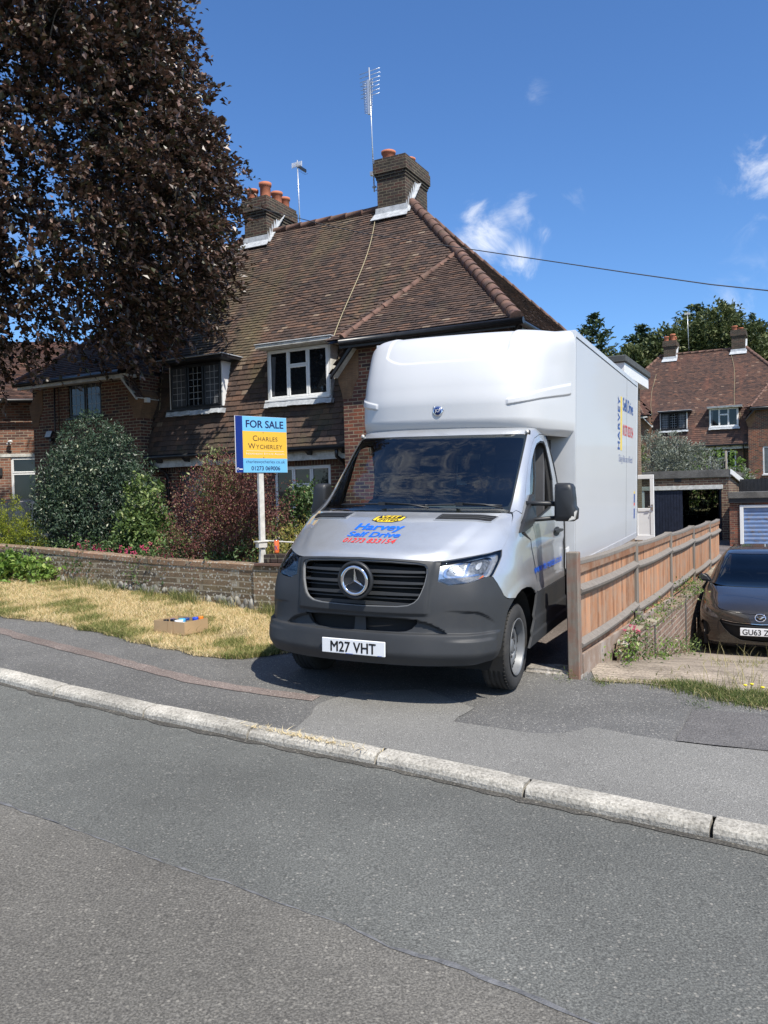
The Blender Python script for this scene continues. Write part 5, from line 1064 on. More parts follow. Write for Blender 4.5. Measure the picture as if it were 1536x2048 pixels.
# ---- underside, wheel housings
b = MB(); b.box(-0.52, 0.52, 0.30, 0.62, -0.16, 0.5); b.box(-0.66, 0.66, 0.6, 2.75, -0.24, 0.6); b.box(-0.86, 0.86, 0.46, 0.56, -0.10, 0.3); b.box(-0.5, 0.5, 2.7, 7.4, -0.16, 0.2); b.box(-0.9, 0.9, 1.46, 2.74, -0.18, 0.2); b.build('chassis', M_dark, van)
for sg in (1, -1):
    b = MB(); n = 14; pr = []
    for k in range(n + 1):
        a = math.pi * (-0.08 + 1.16 * k / n); pr.append((1.0 + 0.455 * math.cos(a), -0.11 + 0.455 * math.sin(a)))
    for (y0, z0), (y1, z1) in zip(pr[:-1], pr[1:]): b.quad((0.55 * sg, y0, z0), (0.975 * sg, y0, z0), (0.975 * sg, y1, z1), (0.55 * sg, y1, z1))
    b.add([(0.56 * sg, y, z) for y, z in pr], [tuple(range(len(pr)))]); b.build('wheel_housing', M_dark, van)
def wheel(x, y, sg, r=0.345, w=0.215, z=-0.118, steer=0.0, dual=False):
    Mx = Matrix.Translation((x, y, z)) @ Matrix.Rotation(R(steer), 4, 'Z') @ Matrix.Rotation(R(90) * sg, 4, 'Y')
    b = MB(); h = w / 2
    prof = [(0.225, -h * .9), (0.25, -h), (r * 0.90, -h * 1.02), (r * 0.965, -h * 0.92), (r * 0.995, -h * 0.74)]
    for k, zz in enumerate((-0.55, -0.18, 0.18, 0.55)): prof += [(r, h * (zz - 0.12)), (r, h * (zz + 0.08)), (r - 0.009, h * (zz + 0.10)), (r - 0.009, h * (zz + 0.15))]
    prof += [(r * 0.995, h * 0.74), (r * 0.965, h * 0.92), (r * 0.90, h * 1.02), (0.285, h * 1.06), (0.25, h), (0.225, h * .9)]
    b.lathe(prof, 72, Mx)
    for k in range(60):   # shoulder sipes
        a = 2 * math.pi * k / 60
        for s in (1, -1):
            m = Mx @ Matrix.Rotation(a, 4, 'Z'); b.box(r * 0.972, r * 1.0015, -0.004, 0.004, s * h * 0.70 - 0.012, s * h * 0.70 + 0.016, m)
    b.build('tyre', M_tyre, van)
    b = MB(); b.lathe([(0.228, h * 0.98), (0.232, h * 1.03), (0.222, h * 1.04), (0.214, h * 0.90), (0.208, h * 0.45), (0.196, h * 0.20), (0.180, h * 0.34), (0.168, h * 0.50), (0.150, h * 0.58), (0.118, h * 0.60), (0.106, h * 0.50), (0.104, h * 0.36), (0.085, h * 0.34), (0.062, h * 0.36), (0.058, h * 0.60), (0.045, h * 0.66), (0, h * 0.66)], 48, Mx); ri = b.build('rim', M_rim, van)
    b = MB()
    for k in range(20):
        m = Mx @ Matrix.Rotation(2 * math.pi * k / 20, 4, 'Z'); b.box(0.172, 0.196, -0.016, 0.016, h * 0.22, h * 0.50, m)
    b.build('vent_hole', M_rimd, ri)
    b = MB()
    for k in range(6):
        m = Mx @ Matrix.Rotation(2 * math.pi * k / 6, 4, 'Z'); b.lathe([(0, h * 0.62), (0.012, h * 0.60), (0.013, h * 0.35)], 6, m @ Matrix.Translation((0.082, 0, 0)))
    b.build('wheel_nut', M_rimd, ri)
wheel(0.862, 1.0, 1); wheel(-0.862, 1.0, -1, steer=0); wheel(0.80, 4.9, 1, w=0.4); wheel(-0.80, 4.9, -1, w=0.4)
# ---- luton fairing
FSEC = [(1.64, [(0, 2.08), (.35, 2.09), (.62, 2.12), (.78, 2.18), (.86, 2.26), (.92, 2.42), (.965, 2.60), (1.0, 2.79)]),
        (1.665, [(0, 1.90), (.35, 1.915), (.62, 1.965), (.78, 2.04), (.87, 2.16), (.935, 2.36), (.985, 2.58), (1.03, 2.79)]),
        (1.71, [(0, 1.80), (.35, 1.815), (.62, 1.87), (.79, 1.96), (.885, 2.10), (.955, 2.32), (1.02, 2.56), (1.07, 2.79)]),
        (1.80, [(0, 1.765), (.35, 1.78), (.62, 1.835), (.80, 1.93), (.895, 2.08), (.965, 2.31), (1.03, 2.56), (1.08, 2.79)]),
        (1.92, [(0, 1.765), (.35, 1.78), (.62, 1.835), (.80, 1.93), (.895, 2.08), (.965, 2.31), (1.03, 2.56), (1.08, 2.79)]),
        (2.10, [(0, 1.80), (.35, 1.815), (.62, 1.87), (.80, 1.965), (.89, 2.10), (.96, 2.32), (1.03, 2.57), (1.08, 2.79)]),
        (2.30, [(0, 1.87), (.35, 1.885), (.62, 1.94), (.80, 2.035), (.89, 2.17), (.965, 2.38), (1.035, 2.59), (1.08, 2.79)]),
        (2.46, [(0, 1.955), (.35, 1.97), (.62, 2.025), (.80, 2.12), (.895, 2.25), (.98, 2.44), (1.045, 2.62), (1.08, 2.79)]),
        (2.56, [(0, 2.03), (.35, 2.045), (.62, 2.10), (.80, 2.20), (.90, 2.33), (.99, 2.50), (1.05, 2.65), (1.078, 2.79)]),
        (2.62, [(0, 2.11), (.35, 2.12), (.62, 2.18), (.79, 2.28), (.89, 2.41), (.98, 2.56), (1.04, 2.68), (1.072, 2.79)]),
        (2.655, [(0, 2.22), (.35, 2.23), (.62, 2.28), (.77, 2.37), (.865, 2.48), (.955, 2.61), (1.02, 2.71), (1.06, 2.79)]),
        (2.68, [(0, 2.40), (.35, 2.41), (.62, 2.45), (.75, 2.52), (.84, 2.60), (.92, 2.68), (.99, 2.74), (1.045, 2.79)]),
        (2.697, [(0, 2.72), (.35, 2.72), (.6, 2.735), (.7, 2.75), (.79, 2.765), (.87, 2.775), (.95, 2.785), (1.02, 2.79)])]
FA = Loft(FSEC)
def fair_rel(q, z):
    a = np.abs(q)
    zc = 1.93 + 0.040 * np.clip(a - 2.0, 0, 9)                                   # pressed flutes left and right
    hw = 0.030 + 0.008 * np.clip(a - 2.0, 0, 4)
    fl = 0.013 * (1 - sstep(hw * 0.6, hw, np.abs(z - zc))) * sstep(2.05, 2.2, a) * (1 - sstep(6.4, 6.6, a))
    top = -0.012 * sstep(2.335 + 0.09 * np.clip((a - 1.0), 0, 3) ** 2, 2.36 + 0.09 * np.clip((a - 1.0), 0, 3) ** 2, z) * (1 - sstep(1.9, 2.05, a))
    return fl + top
fa = FA.patch('luton_fairing', [sym([(0, 2.6965), (3.5, 2.6965), (7, 2.6965), (7, 1.645), (3.5, 1.645), (0, 1.645)])], M_grp, van, 0.0, 0.02, 0.05, 0.008, fair_rel)
c0 = FA.surf(0.03, 1.868, 0.003)[0]; LM = Matrix.Translation(c0) @ Matrix.Rotation(R(90 - 4), 4, 'X')
b = MB(); b.lathe([(0, 0.006), (0.040, 0.006), (0.048, 0.004), (0.050, 0.0)], 32, LM); lg = b.build('maker_badge', M_chrome, van)
b = MB(); b.lathe([(0, 0.0082), (0.037, 0.0082), (0.037, 0.006)], 32, LM); b.build('badge_disc', pm('badge_blue', (0.01, 0.035, 0.16), 0.25, 0.2), lg)
v, f = text2d('JCP', 0.02); k = 0.052 / (v[:, 0].max() - v[:, 0].min()); me = bpy.data.meshes.new('badge_lettering'); me.from_pydata([tuple(LM @ Vector((p[0] * k, p[1] * k * 1.25 - 0.010, 0.0092 + p[2] * 0.0003))) for p in v], [], f); link('badge_lettering', me, M_paper, lg)
b = MB(); b.lathe([(0, 0.006), (0.009, 0.005), (0.010, 0)], 10, LM @ Matrix.Translation((-0.038, 0.036, 0))); b.lathe([(0, 0.006), (0.009, 0.005), (0.010, 0)], 10, LM @ Matrix.Translation((0.05, 0.012, 0))); b.build('badge_fixing', M_chrome, lg)
# ---- the box itself
b = MB(); b.box(-1.08, 1.08, 2.795, 7.72, 0.32, 2.70); bx = b.build('cargo_box', M_grp, van, bevel=0.012)
b = MB(); b.box(-1.083, 1.083, 2.790, 2.812, 0.315, 2.703); b.box(-1.085, 1.085, 7.70, 7.76, 0.31, 2.705); b.box(1.0805, 1.0845, 2.82, 7.69, 2.640, 2.699); b.box(-1.0845, -1.0805, 2.82, 7.69, 2.640, 2.699); b.box(1.0805, 1.086, 2.82, 7.69, 0.312, 0.39); b.build('edge_trim', pm('white_aluminium', (0.66, 0.67, 0.68), 0.35, 0.05, 4, metal=0.2), bx, bevel=0.003, seg=1)
b = MB(); b.box(1.0803, 1.0822, 2.82, 7.69, 2.630, 2.6385); b.box(1.0803, 1.0826, 2.813, 2.820, 0.32, 2.64); b.box(1.0801, 1.0812, 6.55, 6.556, 0.4, 2.63); b.build('panel_joint', M_rub, bx)
b = MB(); b.box(1.0855, 1.090, 7.762, 7.78, 0.33, 2.69); b.box(-1.06, 1.06, 7.762, 7.79, 0.35, 2.66); b.build('rear_shutter', M_plas2, bx)
b = MB(); b.prism([(1.0, 2.752, 0.33), (1.03, 2.785, 0.33), (1.03, 2.785, 0.56), (1.0, 2.752, 0.53)], (-0.02, 0.02, 0)); b.build('cab_gap_deflector', M_grp, bx, bevel=0.006)
b = MB(); b.box(-0.84, 0.84, 2.36, 2.78, 0.0, 1.62); b.build('cab_gap', M_dark, van)
for sg in (1, -1): CAB.patch('rear_seal', [[(6.955 * sg, 0.27), (7.0 * sg, 0.27), (7.0 * sg, 1.66), (6.90 * sg, 1.66), (6.955 * sg, 1.2)]], M_rub, van, 0.006, 0.03, 0.1, 0.05)
side = dict(ex=(0, 1, 0), ey=(0, 0, 1), en=(1, 0, 0))
b = MB(); b.box(1.0805, 1.0822, 5.94, 6.08, 1.61, 2.335); b.build('yellow_bar', M_yel, bx)
text_on('side_lettering', 'HARVEY', 0.70, 0.20, (1.081, 5.88, 1.965), (0, 0, 1), (0, -1, 0), (1, 0, 0), M_navy, bx, bold=0.05, spacing=1.2)
text_on('side_lettering', 'Self Drive', 1.07, 0.185, (1.081, 6.70, 2.165), mat=M_navy, parent=bx, bold=0.035, **side)
text_on('side_lettering', '01273 833154', 1.08, 0.155, (1.081, 6.71, 1.825), mat=M_red, parent=bx, bold=0.02, **side)
text_on('side_lettering', 'Taking Risk out of Rental', 1.42, 0.10, (1.081, 6.50, 1.455), mat=M_navy, parent=bx, bold=-0.012, shear=0.45, **side)
b = MB(); b.box(1.0805, 1.082, 7.40, 7.52, 0.86, 0.99); b.box(1.0805, 1.082, 7.40, 7.52, 0.62, 0.77); b.build('blue_sticker', M_navy, bx)
b = MB(); b.box(1.0805, 1.082, 7.40, 7.52, 0.815, 0.855); b.build('red_sticker', M_red, bx); b = MB(); b.box(1.0805, 1.082, 7.40, 7.52, 0.995, 1.03); b.build('yellow_sticker', M_yel, bx)
# ---- lettering on the bonnet and door
HR = lambda q, z: hood_rel(q, z)
def hood_text(txt, x0, x1, zb, zt, mat, bold, shear=0.0, name='bonnet_lettering', off=0.005):
    v, f = text2d(txt, bold, 1.0, shear); X = lerp(x0, x1, (v[:, 0] - v[:, 0].min()) / (v[:, 0].max() - v[:, 0].min())); Z = zb + v[:, 1] * (zt - zb)
    me = bpy.data.meshes.new(name); me.from_pydata([tuple(p) for p in CAB.surf(CAB.qx(X, Z), Z, off + v[:, 2] * 0.0004, hood_rel)], [], f); me.update(); return link(name, me, mat, van)
hood_text('Harvey', -0.215, 0.205, 0.822, 0.866, M_blue, 0.055, 0.12)
hood_text('Self Drive', -0.235, 0.215, 0.774, 0.808, M_blue, 0.05, 0.12)
hood_text('01273 833154', -0.235, 0.205, 0.733, 0.763, M_red, 0.015, 0.2)
def hq(l): 
    a = np.array(l); return [(float(q), float(z)) for q, z in zip(CAB.qx(a[:, 0], a[:, 1]), a[:, 1])]
bd = CAB.patch('bonnet_badge', [round_loop(hq([(-0.135, 0.876), (-0.12, 0.929), (0.145, 0.929), (0.13, 0.876)]), 1)], M_blk, van, 0.0035, 0.001, 0.1, 0.02, hood_rel)
CAB.patch('badge_panel', [round_loop(hq([(-0.125, 0.8795), (-0.112, 0.9255), (0.137, 0.9255), (0.124, 0.8795)]), 1)], M_yel, bd, 0.005, 0.001, 0.1, 0.02, hood_rel)
CAB.patch('badge_block', [hq([(-0.098, 0.9000), (-0.088, 0.9215), (0.113, 0.9215), (0.107, 0.9000)])], M_blk, bd, 0.0062, 0.001, 0.1, 0.02, hood_rel)
hood_text('VHT', -0.075, 0.095, 0.903, 0.919, M_yel, 0.05, 0.1, 'badge_lettering', 0.0078).parent = bd
hood_text('LIMITED', -0.095, 0.105, 0.8835, 0.8955, M_blk, 0.03, 0.1, 'badge_lettering', 0.0075).parent = bd
v, f = text2d('www.vht-rentals.co.uk', 0.02); Yq = lerp(1.42, 2.60, (v[:, 0] - v[:, 0].min()) / (v[:, 0].max() - v[:, 0].min())); 
qs = np.interp(Yq, [1.0, 1.6, 2.795], [5.35, 6.0, 7.0]); zs = 0.43 + v[:, 1] * 0.075
me = bpy.data.meshes.new('door_lettering'); P = CAB.surf(qs, zs, 0.0045 + v[:, 2] * 0.0004); me.from_pydata([tuple(p) for p in P], [], f); link('door_lettering', me, M_blue, van)
# ================================================================ neighbouring buildings
def dup(root, mw, label, group=None):
    r = root.copy(); COL.objects.link(r); r.matrix_basis = mw; r['label'] = label
    if group: r['group'] = group
    for ch in root.children:
        c = ch.copy(); COL.objects.link(c); c.parent = r
        for g in ch.children:
            d = g.copy(); COL.objects.link(d); d.parent = c
            for g2 in g.children:
                e = g2.copy(); COL.objects.link(e); e.parent = d
    return r
M_tile_far = attr_mat('clay_roof_tile_red', [(p, (c[0] * 1.05, c[1] * 0.92, c[2] * 0.9)) for p, c in TS], 0.85, fine=30, moss=[((0.06, 0.04, 0.037), (1.6, 0.35, 0.35), 0.5, 0.72, 0.7), ((0.22, 0.09, 0.06), (0.9, 0.3, 0.3), 0.52, 0.7, 0.6)])
far = dup(house, HM @ Matrix.Translation((5.5, 38.0, 1.56)), 'similar brick pair of houses on the rise beyond the garages')
for ch in far.children:
    if ch.name.startswith(('roof', 'tile_hanging')):
        ch.data = ch.data.copy()
        if len(ch.data.polygons) > 100: ch.data.materials[0] = M_tile_far
aerial('tv_aerial', 'thin distant aerial beside the left chimney of the house beyond the garages', 1.75, 42.6, 10.5, 13.4, 'grid', False)

# house at the far left edge, turned a little
NM = Matrix.Translation((-10.0, 23.2, 0.0)) @ Matrix.Rotation(R(6), 4, 'Z')
nb = thing('brick_house', 'red brick house at the left edge with a white window', 'house', mw=NM)
b = MB(); wall_open(b, -9, 2.2, -0.5, 4.75, 0.0, [(-0.62, 0.16, 1.75, 3.02), (-2.2, -0.95, 1.2, 2.25)]); b.box(-9, 2.2, 0.3, 7, -0.5, 4.7); b.build('wall', M_brickN, nb)
window(nb, -0.62, 0.16, 1.75, 3.02, 0.05, (M_white, M_pane), [(0, 1, 0, .64), (0, 1, .655, 1)]); window(nb, -2.2, -0.95, 1.2, 2.25, 0.05, (M_white, M_pane), [(0, .49, 0, 1), (.51, 1, 0, 1)])
b = MB(); b.box(-0.95, 0.25, -0.02, 0.0, 3.03, 3.12); b.build('lintel', M_wpaint, nb)
roof_face('roof', [(-9.3, -0.35, 4.62), (2.5, -0.35, 4.62), (0.4, 3.6, 7.0), (-9.3, 3.6, 7.0)], M_tile_far, 41, parent=nb); roof_face('roof', [(2.5, -0.35, 4.62), (2.5, 7.4, 4.62), (0.4, 3.6, 7.0)], M_tile_far, 42, parent=nb)
b = MB(); b.tube([(-9.3, -0.42, 4.58), (2.5, -0.42, 4.58)], 0.06, 8); b.build('gutter', M_gutter, nb)
b = MB(); b.tube([(-0.62, -0.02, 3.38), (-0.62, -0.12, 3.38), (-0.60, -0.16, 3.46), (-0.5, -0.2, 3.47)], 0.03, 8); b.lathe([(0, 0), (0.06, 0.01), (0.06, 0.06), (0, 0.07)], 12, Matrix.Translation((-0.62, -0.08, 3.36))); b.build('security_camera', M_white, nb)
b = MB(); b.box(-0.98, -0.84, -0.06, 0, 2.5, 2.72); b.build('wall_lamp', M_rimd, nb, bevel=0.01)

# old garage with dark doors, half open
gar = thing('brick_garage', 'flat-roofed brick garage with dark blue doors standing open', 'garage', mw=HM @ Matrix.Translation((0, 22, 0)))
M_gbrick = brick_mat('brick_garage', [(0.10, 0.06, 0.05), (0.17, 0.09, 0.065), (0.22, 0.13, 0.09), (0.13, 0.075, 0.06)], mortar=(0.33, 0.29, 0.20), w=0.30, h=0.10, ms=0.012)
M_conc_d = conc_mat('weathered_concrete', (0.14, 0.135, 0.125), (0.22, 0.21, 0.20), grain=60)
M_slate = pm('dark_blue_door', (0.012, 0.016, 0.032), 0.5, 0.25, 6, bmp=0.1)
b = MB(); wall_open(b, 0.4, 5.62, -1.2, 2.10, 0.0, [(2.14, 5.34, -1.2, 1.62)], 0.12); b.box(5.60, 5.62, 0.001, 9, -1.2, 2.1); b.box(0.4, 0.42, 0.01, 9, -1.2, 2.1)
wall_open(b, 0.4, 5.62, -1.2, 2.1, 8.9, [(3.0, 4.7, 0.5, 1.75)], -0.1); b.build('wall', M_gbrick, gar)
b = MB(); b.box(0.2, 5.72, -0.12, 0.2, 2.105, 2.44); b.box(0.25, 5.68, 0.2, 9.1, 2.2, 2.40); b.build('concrete_roof', M_conc_d, gar, bevel=0.02)
b = MB(); b.prism([(5.70, -0.14, 2.43), (5.70, -0.14, 2.22), (5.70, 9.0, 1.72), (5.70, 9.0, 2.02)], (0.05, 0, 0)); b.build('bargeboard', M_white, gar)
b = MB(); b.box(2.06, 5.40, -0.13, 0.1, 1.62, 1.80); b.build('lintel', M_wpaint, gar, bevel=0.01); b = MB(); b.box(2.12, 2.24, -0.10, 0.1, -1.1, 1.615); b.build('door_post', M_white, gar)
b = MB(); b.box(3.48, 3.76, -0.018, -0.001, 1.95, 2.10); b.build('air_brick', M_rimd, gar)
def boards(name, u0, u1, v, z0, z1, mat, parent, w=0.12, m=None):
    b = MB(); n = max(1, round((u1 - u0) / w)); w = (u1 - u0) / n
    for i in range(n): b.box(u0 + i * w + 0.006, u0 + (i + 1) * w - 0.006, v, v + 0.022, z0, z1, m)
    b.box(u0, u1, v + 0.022, v + 0.05, z0, z1, m); return b.build(name, mat, parent)
boards('door_leaf', 2.26, 3.80, -0.06, -0.95, 1.60, M_slate, gar); boards('door_leaf', 0, 1.5, 0, -0.95, 1.6, M_slate, gar, m=Matrix.Translation((5.32, 0.05, 0)) @ Matrix.Rotation(R(98), 4, 'Z'))
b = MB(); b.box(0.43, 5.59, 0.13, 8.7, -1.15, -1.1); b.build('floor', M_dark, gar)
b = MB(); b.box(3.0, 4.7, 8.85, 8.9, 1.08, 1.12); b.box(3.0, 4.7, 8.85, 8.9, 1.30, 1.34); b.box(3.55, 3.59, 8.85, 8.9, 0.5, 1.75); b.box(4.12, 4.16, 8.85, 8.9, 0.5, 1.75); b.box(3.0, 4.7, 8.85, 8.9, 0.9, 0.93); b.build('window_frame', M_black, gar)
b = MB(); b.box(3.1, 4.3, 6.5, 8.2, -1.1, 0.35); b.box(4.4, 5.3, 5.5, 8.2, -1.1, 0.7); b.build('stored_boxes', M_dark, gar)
# blue up-and-over garage
bg = thing('brick_garage', 'low brick garage with a peeling pale blue door behind the dark car', 'garage', mw=HM @ Matrix.Translation((0, 17, 0)))
b = MB(); wall_open(b, 6.02, 9.6, -1.2, 1.14, 0.0, [(6.42, 9.2, -1.2, 1.00)], 0.14); b.box(6.02, 6.04, 0.01, 6, -1.2, 1.14); b.build('wall', brick_mat('brick_garage_red', [(0.12, 0.05, 0.04), (0.28, 0.09, 0.055), (0.20, 0.08, 0.055), (0.10, 0.06, 0.055)], mortar=(0.22, 0.17, 0.12)), bg)
b = MB(); b.box(5.98, 9.7, -0.15, 6, 1.26, 1.485); b.build('concrete_roof', M_conc_d, bg, bevel=0.02); b = MB(); b.box(6.0, 9.65, -0.10, -0.002, 1.10, 1.258); b.build('fascia', M_black, bg)
b = MB(); b.box(6.36, 6.48, -0.05, 0.12, -0.9, 1.02); b.box(6.48, 9.2, -0.0495, 0.12, 0.93, 1.02); b.build('door_frame', M_white, bg, bevel=0.008, seg=1)
M_bdoor = pm('peeling_blue_paint', (0.17, 0.26, 0.46), 0.55, 0.12, 5, bmp=0.15, dirt=((0.30, 0.28, 0.27), 7))
b = MB(); n = 12; h = 1.80 / n
for i in range(n):
    z = -0.87 + i * h; b.add([(6.49, 0.03, z + 0.004), (9.15, 0.03, z + 0.004), (9.15, 0.015, z + h * .5), (6.49, 0.015, z + h * .5), (9.15, 0.028, z + h - 0.008), (6.49, 0.028, z + h - 0.008), (9.15, 0.05, z + h), (6.49, 0.05, z + h)], [(0, 1, 2, 3), (3, 2, 4, 5), (5, 4, 6, 7)])
b.build('door', M_bdoor, bg, fixn=False); b = MB(); rr = random.Random(2)
for zc in (0.06, -0.25, -0.55, 0.52):
    for i in range(14): x = rr.uniform(6.5, 7.9); z = zc + rr.uniform(-.015, .02); b.box(x, x + rr.uniform(.02, .09), 0.010, 0.0135 + rr.random() * .004, z, z + rr.uniform(.006, .02))
b.build('flaked_paint', pm('rusty_primer', (0.26, 0.20, 0.17), 0.9, 0.5, 30), bg)
# white half-glazed side door standing open
ud = thing('half_glazed_door', 'white plastic half-glazed door standing open behind the van', 'door', mw=HM @ Matrix.Translation((3.63, 12.0, 0.06)) @ Matrix.Rotation(R(-3), 4, 'Z'))
b = MB(); b.box(-0.02, 0.60, -0.03, 0.03, 0, 0.16); b.box(-0.02, 0.60, -0.03, 0.03, 1.93, 2.06); b.box(-0.02, 0.09, -0.0295, 0.03, 0.16, 1.93); b.box(0.48, 0.60, -0.0295, 0.03, 0.16, 1.93); b.box(0.09, 0.48, -0.029, 0.03, 0.90, 1.01); b.build('frame', M_white, ud, bevel=0.008, seg=1)
b = MB(); b.box(0.09, 0.48, -0.012, 0.012, 0.16, 0.90); b.build('panel', M_white, ud); b = MB(); b.box(0.09, 0.48, -0.008, 0.008, 1.01, 1.93); b.build('pane', M_sg, ud)
b = MB(); b.tube([(0.545, -0.03, 1.06), (0.545, -0.08, 1.06), (0.43, -0.085, 1.065)], 0.012, 8); b.box(0.52, 0.57, -0.045, -0.03, 0.92, 1.12); b.tube([(0.545, -0.04, 0.94), (0.53, -0.07, 0.90), (0.545, -0.07, 0.86)], 0.006, 6); b.build('handle', M_chrome, ud)

# ================================================================ garden wall, fence, retaining wall
M_gwall = brick_mat('brick_lichen', [(0.15, 0.112, 0.072), (0.22, 0.155, 0.098), (0.18, 0.142, 0.085), (0.26, 0.17, 0.11), (0.13, 0.105, 0.075)], mortar=(0.32, 0.275, 0.20), dirt=(0.055, 0.05, 0.035), dirt_amt=0.75, spots=((0.42, 0.40, 0.34), 22))
M_coping = brick_mat('brick_coping', [(0.19, 0.13, 0.082), (0.28, 0.18, 0.112), (0.23, 0.155, 0.10), (0.31, 0.19, 0.125)], mortar=(0.25, 0.21, 0.15), w=0.22, h=0.5, ms=0.012, dirt=(0.07, 0.06, 0.042), dirt_amt=0.6, spots=((0.36, 0.33, 0.27), 21))
WL = [(-9.5, 15.55, 0.62, 1.10), (-7.8, 14.35, 0.55, 1.04), (-6.3, 13.3, 0.45, 0.98), (-4.7, 12.22, 0.40, 0.915), (-3.25, 11.2, 0.34, 0.845), (-2.2, 10.48, 0.26, 0.825), (-1.62, 9.98, 0.20, 0.82)]
gw = thing('garden_wall', 'low lichen-spotted brick garden wall with flints at its foot', 'wall', loc=(0, 0, 0))
def wall_run(pts, th):
    """strip along pts with u-coordinate running along the wall; returns sampled rows"""
    out = []; acc = 0
    for i, p in enumerate(pts):
        if i: acc += (Vector(p[:2]) - Vector(pts[i - 1][:2])).length
        a = Vector(pts[max(i - 1, 0)][:2]); c = Vector(pts[min(i + 1, len(pts) - 1)][:2]); t = (c - a).normalized(); out.append((Vector(p[:2]), Vector((-t.y, t.x)), p[2], p[3], acc))
    return out
rows = wall_run(WL, 0.22); b = MB(); c = MB()
for (p, n, z0, z1, s), (q, m, y0, y1, s2) in zip(rows[:-1], rows[1:]):
    cl = 0.075
    def P(pt, nn, d, z): return (pt.x + nn.x * d, pt.y + nn.y * d, z)
    b.quad(P(p, n, 0, z0 - 0.3), P(q, m, 0, y0 - 0.3), P(q, m, 0, y1 - cl), P(p, n, 0, z1 - cl)); b.quad(P(p, n, 0.22, z0 - 0.3), P(p, n, 0.22, z1 - cl), P(q, m, 0.22, y1 - cl), P(q, m, 0.22, y0 - 0.3))
    o = -0.008
    c.quad(P(p, n, o, z1 - cl), P(q, m, o, y1 - cl), P(q, m, o, y1 - .012), P(p, n, o, z1 - .012)); c.quad(P(p, n, o, z1 - .012), P(q, m, o, y1 - .012), P(q, m, 0.015, y1), P(p, n, 0.015, z1)); c.quad(P(p, n, 0.015, z1), P(q, m, 0.015, y1), P(q, m, 0.21, y1), P(p, n, 0.21, z1)); c.quad(P(p, n, 0.23, z1 - cl), P(p, n, 0.21, z1), P(q, m, 0.21, y1), P(q, m, 0.23, y1 - cl)); c.quad(P(p, n, o, z1 - cl), P(p, n, 0, z1 - cl), P(q, m, 0, y1 - cl), P(q, m, o, y1 - cl))
b.build('wall_face', M_gwall, gw, fixn=False); c.build('coping', M_coping, gw, fixn=False)
# flints
fl = MB(); rr = random.Random(9)
M_flint = pm('flint', (0.20, 0.19, 0.165), 0.6, 0.75, 9, bmp=0.3, bscale=25)
for k in range(90):
    t = rr.random(); i = 2 + min(3, int(t * 4)); f_ = rr.random(); a, d = WL[i], WL[i + 1]; x, y, z = lerp(a[0], d[0], f_), lerp(a[1], d[1], f_), lerp(a[2], d[2], f_); n = rows[i][1]; r = rr.uniform(0.035, 0.075)
    m = Matrix.Translation((x + n.x * 0.015, y + n.y * 0.015, z + rr.uniform(0.02, 0.11))) @ Matrix.Rotation(rr.uniform(0, 6), 4, 'Z') @ Matrix.Rotation(rr.uniform(-.5, .5), 4, 'X') @ Matrix.Diagonal((r, r * rr.uniform(.6, .9), r * rr.uniform(0.9, 1.5), 1))
    pr = [(0.0, -1), (0.55, -.8), (0.95, -.25), (0.9, .35), (0.5, .85), (0, 1)]; fl.lathe([(a_ * rr.uniform(.85, 1.1), z_) for a_, z_ in pr], 9, m)
fl.build('flint_course', M_flint, gw, fixn=False)
# brick pier at the drive end, with loose bricks on top
pw = thing('brick_pier', 'end pier of the low brick wall beside the van with an uneven brick top', 'pier', loc=(-1.62, 9.98, 0), rz=-HA)
b = MB(); b.box(0.0, 0.72, -0.02, 0.30, -0.1, 0.80); b.build('pier_face', M_gwall, pw)
b = MB(); b.box(0.03, 0.74, -0.05, 0.34, 0.803, 0.835); b.build('tile_cap', M_hip, pw, bevel=0.006); b = MB(); 
for i in range(6): b.box(0.13 + i * 0.105, 0.228 + i * 0.105, 0.02, 0.23, 0.84, 0.94 + 0.004 * (i % 2))
b.build('loose_brick', M_stack, pw, bevel=0.006)
gp = thing('brick_gate_pier', 'small brick gate pier with a stone cap among the front shrubs', 'pier', mw=HM @ Matrix.Translation((-4.35, -2.2, 0)))
b = MB(); b.box(-0.19, 0.19, -0.19, 0.19, -0.1, 1.18); b.build('pier_face', M_gwall, gp); b = MB(); b.box(-0.25, 0.25, -0.25, 0.25, 1.182, 1.23); b.prism([(-0.22, -0.22, 1.231), (0.22, -0.22, 1.231), (0.06, -0.06, 1.30), (-0.06, -0.06, 1.30)], (0, 0.4, 0)); b.build('cap_stone', M_conc_d, gp, bevel=0.01)

